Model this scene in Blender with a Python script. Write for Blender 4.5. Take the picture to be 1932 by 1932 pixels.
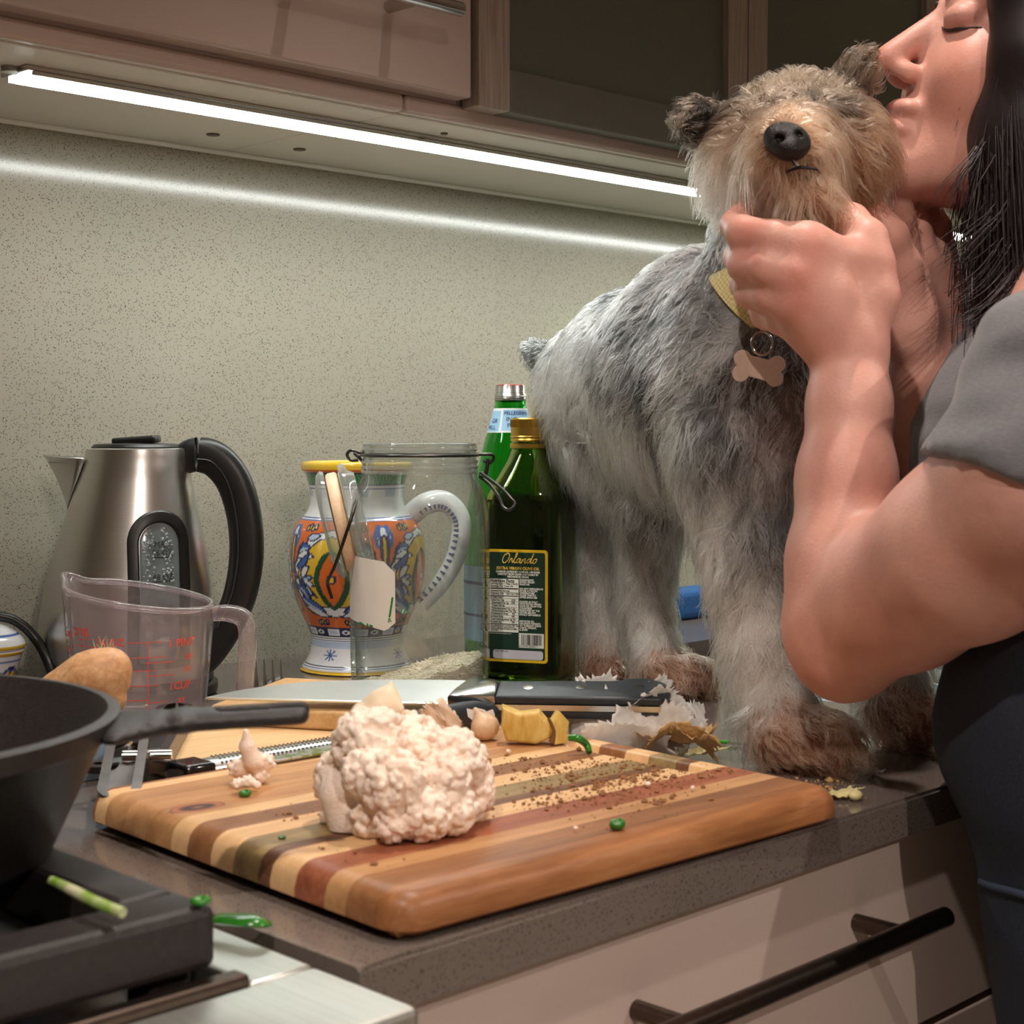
import bpy, bmesh, math, random
import numpy as np
from mathutils import Vector, Matrix
random.seed(7); rng = np.random.default_rng(7)
for o in list(bpy.data.objects): bpy.data.objects.remove(o)
SC = bpy.context.scene; COL = SC.collection
PI = math.pi

# ------------------------------------------------------------------ camera
FPX = 2985.0; PITCH = math.atan(157 / FPX); YAW = PI / 4
CAM = np.array([0.0, -1.203, 1.14])
FW = np.array([math.sin(YAW) * math.cos(PITCH), math.cos(YAW) * math.cos(PITCH), -math.sin(PITCH)])
RT = np.array([math.cos(YAW), -math.sin(YAW), 0.0]); UP = np.cross(RT, FW)
LEFT = -RT; BACK = np.array([-FW[0], -FW[1], 0]); BACK /= np.linalg.norm(BACK); Zu = np.array([0, 0, 1.0])
cd = bpy.data.cameras.new('camera'); cam = bpy.data.objects.new('camera', cd); COL.objects.link(cam)
cd.sensor_width = 36; cd.lens = 36 * FPX / 1932; cd.clip_start = .01
cam.matrix_world = Matrix(((RT[0], UP[0], -FW[0], CAM[0]), (RT[1], UP[1], -FW[1], CAM[1]), (RT[2], UP[2], -FW[2], CAM[2]), (0, 0, 0, 1)))
cd.dof.use_dof = True; cd.dof.focus_distance = 1.27; cd.dof.aperture_fstop = 17
SC.camera = cam
# ------------------------------------------------------------------ world + lights
w = bpy.data.worlds.new('world'); SC.world = w; w.use_nodes = True
w.node_tree.nodes['Background'].inputs[0].default_value = (1, .86, .72, 1)
w.node_tree.nodes['Background'].inputs[1].default_value = .05
LEDCOL = (.96, 1.0, .95); WARM = (1.0, .86, .76)
def spot(name, loc, target, energy, size, angle, blend=.6, col=WARM):
    l = bpy.data.lights.new(name, 'SPOT'); l.energy = energy; l.color = col; l.shadow_soft_size = size
    l.spot_size = math.radians(angle); l.spot_blend = blend
    o = bpy.data.objects.new(name, l); COL.objects.link(o); o.location = loc
    o.rotation_euler = (Vector(target) - Vector(loc)).to_track_quat('-Z', 'Y').to_euler(); return o
LAMPS = [((.92, -.56, 2.46), (.72, -.78, .95), 54, 54, .4), ((-.35, -1.10, 2.46), (.75, -1.0, .92), 60, 57, .35), ((1.7, -2.3, 2.46), (1.45, -1.8, .9), 58, 96, .4), ((-.35, -2.9, 2.46), (-.05, -2.4, .9), 82, 108, .4)]
for l, t, e, a_, b_ in LAMPS: spot('ceiling_spot', l, t, e, .022, a_, b_)
V = SC.view_settings; V.view_transform = 'Standard'; V.look = 'None'; V.gamma = 1; V.use_curve_mapping = False; V.exposure = 0.0
try: SC.cycles.max_bounces = 14; SC.cycles.transmission_bounces = 14; SC.cycles.transparent_max_bounces = 24; SC.cycles.caustics_refractive = True; SC.cycles.blur_glossy = .6
except Exception: pass

# survey helper: world point that the photograph shows at pixel (px, py) when it lies zc metres in front of the lens
def P(px, py, zc): return CAM + (FW + RT * (px - 966) / FPX - UP * (py - 966) / FPX) * zc
def PZ(px, py, z):
    d = FW + RT * (px - 966) / FPX - UP * (py - 966) / FPX
    return CAM + d * (z - CAM[2]) / d[2]
def PY(px, py, y):
    d = FW + RT * (px - 966) / FPX - UP * (py - 966) / FPX
    return CAM + d * (y - CAM[1]) / d[1]

# ------------------------------------------------------------------ materials
def srgb(r, g, b):
    f = lambda c: (c / 255) / 12.92 if c / 255 <= .04045 else ((c / 255 + .055) / 1.055) ** 2.4
    return (f(r), f(g), f(b), 1)
MATS = {}
class NT:
    def __init__(s, name):
        s.m = bpy.data.materials.new(name); s.m.use_nodes = True; s.t = s.m.node_tree
        s.b = s.t.nodes['Principled BSDF']; s.out = s.t.nodes['Material Output']
    def n(s, typ, **kw):
        nd = s.t.nodes.new(typ)
        for k, v in kw.items():
            if k.startswith('i_'):
                nd.inputs[int(k[2:]) if k[2:].isdigit() else k[2:].replace('_', ' ')].default_value = v
            else: setattr(nd, k, v)
        return nd
    def l(s, a, b): s.t.links.new(a, b)
    def coord(s, kind='Object', scale=(1, 1, 1), rot=(0, 0, 0)):
        tc = s.n('ShaderNodeTexCoord'); mp = s.n('ShaderNodeMapping'); mp.inputs['Scale'].default_value = scale; mp.inputs['Rotation'].default_value = rot
        s.l(tc.outputs[kind], mp.inputs[0]); return mp.outputs[0]
    def noise(s, vec, scale, detail=3, rough=.5, dist=0):
        n = s.n('ShaderNodeTexNoise'); n.inputs['Scale'].default_value = scale; n.inputs['Detail'].default_value = detail
        n.inputs['Roughness'].default_value = rough; n.inputs['Distortion'].default_value = dist; s.l(vec, n.inputs['Vector']); return n.outputs[0]
    def ramp(s, fac, stops, interp='LINEAR'):
        r = s.n('ShaderNodeValToRGB'); e = r.color_ramp; e.interpolation = interp
        while len(e.elements) < len(stops): e.elements.new(.5)
        for el, (p, c) in zip(e.elements, stops): el.position = p; el.color = c if len(c) == 4 else (*c, 1)
        s.l(fac, r.inputs[0]); return r.outputs[0]
    def mix(s, fac, a, b, mode='MIX'):
        m = s.n('ShaderNodeMix', data_type='RGBA', blend_type=mode)
        for sock, v in ((m.inputs[0], fac), (m.inputs[6], a), (m.inputs[7], b)):
            if hasattr(v, 'is_linked'): s.l(v, sock)
            else: sock.default_value = v
        return m.outputs[2]
    def math(s, op, a, b=0):
        m = s.n('ShaderNodeMath', operation=op)
        for sock, v in ((m.inputs[0], a), (m.inputs[1], b)):
            if hasattr(v, 'is_linked'): s.l(v, sock)
            else: sock.default_value = v
        return m.outputs[0]
    def bump(s, h, strength=.2, dist=.002):
        b = s.n('ShaderNodeBump'); b.inputs['Strength'].default_value = strength; b.inputs['Distance'].default_value = dist
        s.l(h, b.inputs['Height']); s.l(b.outputs[0], s.b.inputs['Normal'])
    def set(s, **kw):
        for k, v in kw.items():
            k = {'col': 'Base Color', 'rough': 'Roughness', 'metal': 'Metallic', 'ior': 'IOR', 'trans': 'Transmission Weight', 'sss': 'Subsurface Weight', 'coat': 'Coat Weight',
                 'coat_r': 'Coat Roughness', 'spec': 'Specular IOR Level', 'alpha': 'Alpha', 'sheen': 'Sheen Weight', 'aniso': 'Anisotropic'}.get(k, k)
            if hasattr(v, 'is_linked'): s.l(v, s.b.inputs[k])
            else: s.b.inputs[k].default_value = v
        return s
def simple(name, col, rough=.5, metal=0, var=.12, scale=60, bump=.0, bscale=None, coat=0, sss=0, sssr=(.01, .005, .003), **kw):
    if name in MATS: return MATS[name]
    t = NT(name); v = t.coord(); n = t.noise(v, scale, 4)
    c = srgb(*col); d = tuple(x * (1 - var) for x in c[:3]) + (1,); u = tuple(min(1, x * (1 + var)) for x in c[:3]) + (1,)
    t.set(col=t.ramp(n, [(.3, d), (.7, u)]), rough=rough, metal=metal, coat=coat, **kw)
    if sss: t.set(sss=sss); t.b.inputs['Subsurface Radius'].default_value = sssr; t.b.inputs['Subsurface Scale'].default_value = 1.0
    if bump: t.bump(t.noise(v, bscale or scale * 3, 3), bump)
    MATS[name] = t.m; return t.m
def attrmat(name, attr='col', rough=.3, coat=0, **kw):
    if name in MATS: return MATS[name]
    t = NT(name); a = t.n('ShaderNodeAttribute', attribute_name=attr); n = t.noise(t.coord(), 90, 3)
    t.set(col=t.mix(.10, a.outputs[0], t.ramp(n, [(.3, (.45, .45, .45)), (.7, (1, 1, 1))]), 'MULTIPLY'), rough=rough, coat=coat, **kw)
    MATS[name] = t.m; return t.m

# ------------------------------------------------------------------ objects
def setp(o, label=None, cat=None, group=None, kind=None):
    if label: o['label'] = label
    if cat: o['category'] = cat
    if group: o['group'] = group
    if kind: o['kind'] = kind
    return o
def empty(name, loc, label, cat, group=None, rz=0):
    o = bpy.data.objects.new(name, None); COL.objects.link(o); o.location = Vector(loc); o.rotation_euler = (0, 0, rz); o.empty_display_size = .02
    return setp(o, label, cat, group)
def mk(name, verts, faces, mat, parent=None, smooth=True, label=None):
    me = bpy.data.meshes.new(name); me.from_pydata([tuple(map(float, v)) for v in verts], [], [tuple(map(int, f)) for f in faces]); me.validate()
    if smooth: me.polygons.foreach_set('use_smooth', [True] * len(me.polygons))
    return mko(name, me, mat, parent, label)
def mko(name, me, mat, parent=None, label=None):
    o = bpy.data.objects.new(name, me); COL.objects.link(o)
    if mat is not None and not me.materials: me.materials.append(mat)
    if parent: o.parent = parent
    if label: o['label'] = label
    return o
def sharp(o, ang=35):
    me = o.data; bm = bmesh.new(); bm.from_mesh(me)
    for e in bm.edges:
        if len(e.link_faces) == 2 and e.calc_face_angle(0) > math.radians(ang): e.smooth = False
    bm.to_mesh(me); bm.free(); return o
def fixn(o):
    bm = bmesh.new(); bm.from_mesh(o.data); bmesh.ops.recalc_face_normals(bm, faces=bm.faces); bm.to_mesh(o.data); bm.free(); return o
def box(name, lo, hi, mat, parent=None, bev=0.0, seg=2, label=None):
    bm = bmesh.new(); lo = np.array(lo, float); hi = np.array(hi, float)
    bmesh.ops.create_cube(bm, size=1)
    for v in bm.verts: v.co = Vector((lo + hi) / 2 + np.array(v.co) * (hi - lo))
    if bev: bmesh.ops.bevel(bm, geom=bm.edges[:], offset=bev, segments=seg, affect='EDGES', profile=.5)
    me = bpy.data.meshes.new(name); bm.to_mesh(me); bm.free()
    if bev:
        ar_ = sorted((p.area for p in me.polygons), reverse=True)[5]; me.polygons.foreach_set('use_smooth', [p.area < ar_ * .999 for p in me.polygons])
    return mko(name, me, mat, parent, label)
def lathe(name, prof, mat, parent=None, n=48, loc=(0, 0, 0), close=False, label=None, ang=40):
    vs = []; fs = []; m = len(prof)
    for r, z in prof:
        for i in range(n):
            a = 2 * PI * i / n; vs.append((loc[0] + r * math.cos(a), loc[1] + r * math.sin(a), loc[2] + z))
    for j in range(m - 1 + (1 if close else 0)):
        for i in range(n):
            k = (i + 1) % n; j2 = (j + 1) % m; fs.append((j * n + i, j * n + k, j2 * n + k, j2 * n + i))
    if not close:
        if prof[0][0] > 1e-6: fs.append(tuple(range(n - 1, -1, -1)))
        if prof[-1][0] > 1e-6: fs.append(tuple(range((m - 1) * n, m * n)))
    o = mk(name, vs, fs, mat, parent, True, label)
    bm = bmesh.new(); bm.from_mesh(o.data); bmesh.ops.remove_doubles(bm, verts=bm.verts, dist=1e-6); bmesh.ops.recalc_face_normals(bm, faces=bm.faces); bm.to_mesh(o.data); bm.free()
    return sharp(o, ang)
def catmull(pts, k=6, closed=False):
    pts = [np.array(p, float) for p in pts]; n = len(pts); out = []
    for i in range(n if closed else n - 1):
        g = lambda j: pts[j % n] if closed else pts[min(max(j, 0), n - 1)]
        p0, p1, p2, p3 = g(i - 1), g(i), g(i + 1), g(i + 2)
        for s in range(k):
            t = s / k; out.append(.5 * ((2 * p1) + (-p0 + p2) * t + (2 * p0 - 5 * p1 + 4 * p2 - p3) * t * t + (-p0 + 3 * p1 - 3 * p2 + p3) * t ** 3))
    if not closed: out.append(pts[-1])
    return out
def tube(name, pts, r, mat, parent=None, n=8, closed=False, label=None, smooth=5, sec=None, up=None):
    """swept tube; r scalar or list; sec = list of 2D section points (scaled by r)"""
    r0 = r if hasattr(r, '__len__') else [r] * len(pts)
    if smooth:
        q = catmull([np.append(np.array(p, float), rr) for p, rr in zip(pts, r0)], smooth, closed); pts = [a[:3] for a in q]; r0 = [a[3] for a in q]
    pts = [np.array(p, float) for p in pts]; m = len(pts)
    sec = sec or [(math.cos(2 * PI * i / n), math.sin(2 * PI * i / n)) for i in range(n)]; n = len(sec)
    vs = []; prev = None
    for i in range(m):
        a = pts[(i - 1) % m] if (closed or i > 0) else pts[i]; b = pts[(i + 1) % m] if (closed or i < m - 1) else pts[i]
        t = b - a; t /= np.linalg.norm(t) + 1e-12
        if up is not None: u = np.array(up, float)
        elif prev is None: u = np.array([0, 0, 1.0]) if abs(t[2]) < .9 else np.array([1.0, 0, 0])
        else: u = prev
        u = u - t * (u @ t); u /= np.linalg.norm(u) + 1e-12; v = np.cross(t, u); prev = u
        for x, y in sec: vs.append(pts[i] + r0[i] * (x * v + y * u))
    fs = []
    for j in range(m if closed else m - 1):
        for i in range(n):
            k = (i + 1) % n; j2 = (j + 1) % m; fs.append((j * n + i, j * n + k, j2 * n + k, j2 * n + i))
    if not closed: fs.append(tuple(range(n - 1, -1, -1))); fs.append(tuple((m - 1) * n + i for i in range(n)))
    o = mk(name, vs, fs, mat, parent, True, label); return sharp(o, 60)
def prism(name, poly, thick, mat, parent=None, M=None, bev=0.0, seg=2, label=None):
    """2D polygon (x,y) extruded 0..thick along z, then placed by matrix M"""
    bm = bmesh.new(); vs = [bm.verts.new((x, y, 0)) for x, y in poly]; f = bm.faces.new(vs)
    r = bmesh.ops.extrude_face_region(bm, geom=[f]); up_ = [g for g in r['geom'] if isinstance(g, bmesh.types.BMVert)]
    bmesh.ops.translate(bm, vec=(0, 0, thick), verts=up_)
    bmesh.ops.recalc_face_normals(bm, faces=bm.faces)
    if bev:
        es = [e for e in bm.edges if abs(e.verts[0].co.z - e.verts[1].co.z) < 1e-9]
        bmesh.ops.bevel(bm, geom=es, offset=bev, segments=seg, affect='EDGES', profile=.5)
    if M is not None: bmesh.ops.transform(bm, matrix=M, verts=bm.verts)
    me = bpy.data.meshes.new(name); bm.to_mesh(me); bm.free(); me.polygons.foreach_set('use_smooth', [True] * len(me.polygons))
    return sharp(mko(name, me, mat, parent, label), 35)
def frame_mat(o, x, y, z):
    x, y, z, o = (np.array(v, float) for v in (x, y, z, o))
    return Matrix(((x[0], y[0], z[0], o[0]), (x[1], y[1], z[1], o[1]), (x[2], y[2], z[2], o[2]), (0, 0, 0, 1)))
def textmesh(s, size, align='LEFT', shear=0, bold=0):
    cu = bpy.data.curves.new('t', 'FONT'); cu.body = s; cu.size = size; cu.align_x = align; cu.shear = shear; cu.offset = bold; cu.resolution_u = 2
    o = bpy.data.objects.new('t', cu); COL.objects.link(o); bpy.context.view_layer.update()
    me = bpy.data.meshes.new_from_object(o); bpy.data.objects.remove(o); bpy.data.curves.remove(cu); return me
def textobj(name, s, size, fn, mat, parent=None, align='LEFT', shear=0, bold=0, sx=1.0, div=False):
    me = textmesh(s, size, align, shear, bold)
    if div:
        bm = bmesh.new(); bm.from_mesh(me); bmesh.ops.subdivide_edges(bm, edges=[e for e in bm.edges if e.calc_length() > size * .3], cuts=2); bm.to_mesh(me); bm.free()
    for v in me.vertices: v.co = Vector(fn(v.co.x * sx, v.co.y))
    me.materials.clear(); me.name = name; return mko(name, me, mat, parent)
# ------------------------------------------------------------------ implicit surfaces (one continuous skin from blended tapered limbs)
class Field:
    def __init__(s, lo, hi, h):
        s.lo = np.array(lo, float); s.h = h; s.n = np.ceil((np.array(hi) - s.lo) / h).astype(int) + 1
        s.f = np.full(s.n, .05, np.float32); s.ax = [s.lo[i] + h * np.arange(s.n[i]) for i in range(3)]
    def sub(s, lo, hi):
        a = np.clip(np.floor((np.array(lo) - s.lo) / s.h).astype(int), 0, s.n); b = np.clip(np.ceil((np.array(hi) - s.lo) / s.h).astype(int) + 1, 0, s.n)
        if np.any(b <= a): return None
        sl = tuple(slice(a[i], b[i]) for i in range(3)); X, Y, Z = np.meshgrid(s.ax[0][sl[0]], s.ax[1][sl[1]], s.ax[2][sl[2]], indexing='ij', sparse=True)
        return sl, X, Y, Z
    def comb(s, sl, d, k, neg=False):
        a = s.f[sl]; d = d.astype(np.float32)
        if neg: a = -a
        h = np.clip(.5 + .5 * (a - d) / k, 0, 1); r = a * (1 - h) + d * h - k * h * (1 - h)
        s.f[sl] = -r if neg else r
    def cone(s, a, b, ra, rb, k=.012, neg=False, flat=None, fl=1.0):
        """tapered capsule; flat = unit axis along which the section is squashed by fl"""
        a = np.array(a, float); b = np.array(b, float); m = max(ra, rb) + 2.5 * k + .012
        if fl > 1: m *= fl
        q = s.sub(np.minimum(a, b) - m, np.maximum(a, b) + m)
        if q is None: return
        sl, X, Y, Z = q; ba = b - a; L = ba @ ba + 1e-12
        px, py, pz = X - a[0], Y - a[1], Z - a[2]
        t = np.clip((px * ba[0] + py * ba[1] + pz * ba[2]) / L, 0, 1)
        dx, dy, dz = px - t * ba[0], py - t * ba[1], pz - t * ba[2]
        d2 = dx * dx + dy * dy + dz * dz
        if flat is not None:
            g = np.array(flat, float); g /= np.linalg.norm(g); c = dx * g[0] + dy * g[1] + dz * g[2]; d2 = d2 + c * c * (1 / fl ** 2 - 1)
        s.comb(sl, np.sqrt(d2) - (ra + (rb - ra) * t), k, neg)
    def ell(s, c, r, R=None, k=.012, neg=False):
        """ellipsoid centre c radii r; R rows = local axes"""
        c = np.array(c, float); r = np.array(r, float); m = r.max() + 2.5 * k + .01
        q = s.sub(c - m, c + m)
        if q is None: return
        sl, X, Y, Z = q; px, py, pz = X - c[0], Y - c[1], Z - c[2]; R = np.eye(3) if R is None else np.array(R, float)
        u = [(px * R[i][0] + py * R[i][1] + pz * R[i][2]) / r[i] for i in range(3)]
        k0 = np.sqrt(u[0] ** 2 + u[1] ** 2 + u[2] ** 2); k1 = np.sqrt((u[0] / r[0]) ** 2 + (u[1] / r[1]) ** 2 + (u[2] / r[2]) ** 2) + 1e-9
        s.comb(sl, np.where(k0 < 1e-4, -r.min(), k0 * (k0 - 1) / k1), k, neg)
    def chain(s, pts, rs, k=.012, **kw):
        for i in range(len(pts) - 1): s.cone(pts[i], pts[i + 1], rs[i], rs[i + 1], k, **kw)
    def mesh(s, iters=1):
        f = s.f; n = np.array(f.shape); ins = f < 0
        c = np.zeros(n - 1, np.int8)
        for i in (0, 1):
            for j in (0, 1):
                for k in (0, 1): c += ins[i:n[0] - 1 + i, j:n[1] - 1 + j, k:n[2] - 1 + k]
        act = (c > 0) & (c < 8); idx = np.full(n - 1, -1, np.int64); cells = np.argwhere(act); idx[act] = np.arange(len(cells))
        acc = np.zeros((len(cells), 3)); cnt = np.zeros(len(cells)); ci, cj, ck = cells.T
        corners = [(i, j, k) for i in (0, 1) for j in (0, 1) for k in (0, 1)]
        for a in corners:
            for b in corners:
                if sum(b) - sum(a) == 1 and all(y >= x for x, y in zip(a, b)):
                    fa = f[ci + a[0], cj + a[1], ck + a[2]]; fb = f[ci + b[0], cj + b[1], ck + b[2]]
                    m = (fa < 0) != (fb < 0); t = np.where(m, fa / np.where(m, fa - fb, 1), 0)[:, None]
                    acc += m[:, None] * (np.array(a) + t * (np.array(b) - np.array(a))); cnt += m
        v = s.lo + s.h * (cells + acc / np.maximum(cnt, 1)[:, None]); quads = []
        for ax in range(3):
            u, w_ = [(1, 2), (2, 0), (0, 1)][ax]; sl0 = [slice(1, n[i] - 1) for i in range(3)]; sl0[ax] = slice(0, n[ax] - 1); sl1 = list(sl0); sl1[ax] = slice(1, n[ax])
            e0 = ins[tuple(sl0)]; e1 = ins[tuple(sl1)]; cr = np.argwhere(e0 != e1)
            if not len(cr): continue
            fl = e0[tuple(cr.T)]; base = cr.copy()
            for i in range(3):
                if i != ax: base[:, i] += 1
            q = []
            for du, dw in ((-1, -1), (0, -1), (0, 0), (-1, 0)):
                b2 = base.copy(); b2[:, u] += du; b2[:, w_] += dw; q.append(idx[tuple(b2.T)])
            q = np.array(q).T; q[~fl] = q[~fl][:, ::-1]; quads.append(q)
        return v, np.concatenate(quads)
def npmesh(name, v, q, mat, parent=None, label=None, smooth_it=0, cols=None):
    if smooth_it:
        e = np.concatenate([q[:, [0, 1]], q[:, [1, 2]], q[:, [2, 3]], q[:, [3, 0]]]) if q.shape[1] == 4 else np.concatenate([q[:, [0, 1]], q[:, [1, 2]], q[:, [2, 0]]])
        for _ in range(smooth_it):
            a = np.zeros_like(v); c = np.zeros(len(v)); np.add.at(a, e[:, 0], v[e[:, 1]]); np.add.at(a, e[:, 1], v[e[:, 0]]); np.add.at(c, e[:, 0], 1); np.add.at(c, e[:, 1], 1)
            v = .4 * v + .6 * a / np.maximum(c, 1)[:, None]
    me = bpy.data.meshes.new(name); k = q.shape[1]
    me.vertices.add(len(v)); me.vertices.foreach_set('co', v.astype(np.float32).ravel())
    me.loops.add(q.size); me.loops.foreach_set('vertex_index', q.astype(np.int32).ravel())
    me.polygons.add(len(q)); me.polygons.foreach_set('loop_start', np.arange(0, q.size, k, dtype=np.int32)); me.polygons.foreach_set('use_smooth', np.ones(len(q), bool))
    me.update(calc_edges=True); me.validate()
    if cols is not None:
        at = me.color_attributes.new('col', 'FLOAT_COLOR', 'POINT'); at.data.foreach_set('color', np.c_[cols, np.ones(len(cols))].astype(np.float32).ravel())
    return mko(name, me, mat, parent, label)
def largest(v, q):
    lab = np.arange(len(v))
    while True:
        m = lab[q].min(1); new = lab.copy()
        for i in range(q.shape[1]): np.minimum.at(new, q[:, i], m)
        new = new[new]
        if np.array_equal(new, lab): break
        lab = new
    u, c = np.unique(lab, return_counts=True); k = u[c.argmax()]; keep = lab == k; idx = np.cumsum(keep) - 1; qq = q[keep[q[:, 0]]]; return v[keep], idx[qq]
def vnorm(v, q):
    a = np.cross(v[q[:, 1]] - v[q[:, 0]], v[q[:, 2]] - v[q[:, 0]]); n = np.zeros_like(v)
    for i in range(q.shape[1]): np.add.at(n, q[:, i], a)
    return n / (np.linalg.norm(n, axis=1)[:, None] + 1e-12)
def unit(v): v = np.array(v, float); return v / (np.linalg.norm(v) + 1e-12)
def curves_obj(name, pts, rad, cols, mat, parent=None):
    """hair strands: pts (N,K,3), rad (K) or (N,K), cols (N,3)"""
    N, K = pts.shape[:2]; cu = bpy.data.hair_curves.new(name); cu.add_curves([K] * N)
    cu.attributes['position'].data.foreach_set('vector', pts.astype(np.float32).ravel())
    ra = cu.attributes.get('radius') or cu.attributes.new('radius', 'FLOAT', 'POINT')
    ra.data.foreach_set('value', np.broadcast_to(rad, (N, K)).astype(np.float32).ravel())
    ca = cu.attributes.new('col', 'FLOAT_COLOR', 'CURVE'); ca.data.foreach_set('color', np.c_[cols, np.ones(N)].astype(np.float32).ravel())
    cu.materials.append(mat); o = bpy.data.objects.new(name, cu); COL.objects.link(o)
    if parent: o.parent = parent
    return o
# ================================================================== setting
YW = .03          # plane of the back wall
def quartz(name, c0, dark, light, rough, scale=420, spec=.5):
    t = NT(name); v = t.coord(); n = t.noise(v, 3, 3)
    base = t.ramp(n, [(.3, tuple(x * .93 for x in c0[:3])), (.7, tuple(min(1, x * 1.06) for x in c0[:3]))])
    for sc, th, cutoff, c in ((scale, .32, .55, dark), (scale * .52, .22, .78, dark), (scale * 1.3, .22, .80, light)):
        vo = t.n('ShaderNodeTexVoronoi'); vo.inputs['Scale'].default_value = sc; t.l(v, vo.inputs['Vector'])
        m1 = t.math('LESS_THAN', vo.outputs['Distance'], th); sep = t.n('ShaderNodeSeparateColor'); t.l(vo.outputs['Color'], sep.inputs[0])
        m2 = t.math('GREATER_THAN', sep.outputs[0], cutoff); base = t.mix(t.math('MULTIPLY', m1, t.math('MULTIPLY', m2, .8)), base, c)
    t.set(col=base, rough=rough, spec=spec); return t.m
M_WALL = quartz('speckled_quartz_wall', srgb(166, 161, 147), srgb(74, 68, 58), srgb(196, 192, 180), .12, 640)
M_CTR = quartz('speckled_quartz_counter', srgb(114, 104, 98), srgb(56, 49, 44), srgb(150, 140, 132), .12, 640, .9)
M_PAINT = simple('wall_paint', (226, 219, 208), .8, var=.03, scale=8)
M_CAB = simple('cabinet_lacquer', (200, 182, 174), .22, var=.03, scale=5)
M_CABIN = simple('cabinet_underside_melamine', (230, 227, 216), .45, var=.03, scale=6)
M_STEEL = NT('brushed_steel'); _v = M_STEEL.coord('Object', (30, 30, 2600)); M_STEEL.set(metal=1, rough=.30, col=M_STEEL.ramp(M_STEEL.noise(_v, 1, 3), [(.2, (.57, .56, .54)), (.8, (.66, .65, .63))])); M_STEEL = M_STEEL.m
M_STEELP = simple('polished_steel', (196, 194, 190), .16, 1, var=.05)
M_DSTEEL = simple('dark_bronze_steel', (96, 84, 76), .30, 1, var=.1, scale=200)
M_IRON = simple('cast_iron', (40, 36, 36), .48, .0, var=.25, scale=300, bump=.22, bscale=900)
M_BLACK = simple('black_plastic', (22, 22, 23), .38, var=.15, bump=.03, bscale=900)
M_FLOOR = simple('floor_tile', (196, 182, 166), .4, var=.1, scale=3)
def struct(o): o['kind'] = 'structure'; return o
Zu = np.array([0, 0, 1.0])
struct(box('floor', (-2.2, -3.4, -.05), (3.6, .09, 0), M_FLOOR)); struct(box('ceiling', (-2.2, -3.4, 2.5), (3.6, .09, 2.55), M_PAINT))
struct(box('wall_back', (-2.2, YW, 0), (3.6, YW + .06, 2.5), M_WALL)); struct(box('wall_front', (-2.2, -3.4, 0), (3.6, -3.34, 2.5), M_PAINT))
struct(box('wall_left', (-2.2, -3.34, 0), (-2.14, YW, 2.5), M_PAINT)); struct(box('wall_right', (3.54, -3.34, 0), (3.6, YW, 2.5), M_PAINT))
# ceiling lamps: each a ring and a glowing lens around its light
t = NT('lamp_lens'); t.set(col=(.9, .8, .7, 1)); t.b.inputs['Emission Color'].default_value = (1, .75, .55, 1); t.b.inputs['Emission Strength'].default_value = 4; M_LENS = t.m
for i, (l, *_) in enumerate(LAMPS):
    e = empty('ceiling_downlight', (l[0], l[1], 2.5), 'round recessed ceiling downlight ' + ('above the cutting board', 'above the stove', 'behind the woman', 'at the far side of the room')[i], 'ceiling light', 'ceiling downlights')
    lathe('trim_ring', [(.036, -.001), (.036, -.008), (.05, -.008), (.052, -.001)], M_STEELP, e, 32, close=True)
    lathe('lens', [(.0, -.003), (.034, -.003), (.034, -.0015), (0, -.0015)], M_LENS, e, 24)
# worktop with the sink cut out of it (sink lies right of the dog)
CT = .92; CB = .897; CF = -.71; SX0, SX1, SY0, SY1 = 1.078, 1.50, -.56, -.185
wt = empty('worktop', (1.9, -.34, CT), 'grey speckled quartz worktop under the cutting board and the dog', 'worktop')
def wbox(name, x0, x1, y0, y1):
    o = box(name, (x0 - 1.9, y0 + .34, CB - CT), (x1 - 1.9, y1 + .34, 0), M_CTR, wt); return o
bm = bmesh.new()
def rrect(x0, y0, x1, y1, r, n=5, ccw=True):
    out = []
    for cx, cy, a0 in ((x1 - r, y1 - r, 0), (x0 + r, y1 - r, 90), (x0 + r, y0 + r, 180), (x1 - r, y0 + r, 270)):
        for i in range(n + 1): a = math.radians(a0 + 90 * i / n); out.append((cx + r * math.cos(a), cy + r * math.sin(a)))
    return out if ccw else out[::-1]
outer = [(.405, CF), (3.5, CF), (3.5, YW), (.405, YW)]; hole = rrect(SX0, SY0, SX1, SY1, .035)
ov = [bm.verts.new((x - 1.9, y + .34, 0)) for x, y in outer]; hv = [bm.verts.new((x - 1.9, y + .34, 0)) for x, y in hole]
es = [bm.edges.new((ov[i], ov[(i + 1) % 4])) for i in range(4)] + [bm.edges.new((hv[i], hv[(i + 1) % len(hv)])) for i in range(len(hv))]
bmesh.ops.triangle_fill(bm, edges=es, use_beauty=True)
bad = [f for f in bm.faces if (SX0 < f.calc_center_median().x + 1.9 < SX1 and SY0 < f.calc_center_median().y - .34 < SY1 and all(v in hv for v in f.verts))]
bmesh.ops.delete(bm, geom=bad, context='FACES_ONLY')
r = bmesh.ops.extrude_face_region(bm, geom=bm.faces[:]); bmesh.ops.translate(bm, vec=(0, 0, CB - CT), verts=[g for g in r['geom'] if isinstance(g, bmesh.types.BMVert)])
bmesh.ops.recalc_face_normals(bm, faces=bm.faces)
fe = [e for e in bm.edges if all(abs(v.co.y - (CF + .34)) < 1e-6 for v in e.verts) and all(abs(v.co.z) < 1e-6 for v in e.verts)]
bmesh.ops.bevel(bm, geom=fe, offset=.002, segments=2, affect='EDGES')
me = bpy.data.meshes.new('slab'); bm.to_mesh(me); bm.free(); mko('slab', me, M_CTR, wt)
sk = empty('sink_basin', (1.276, -.37, .72), 'dark undermount sink basin let into the worktop beside the dog', 'sink')
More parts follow.
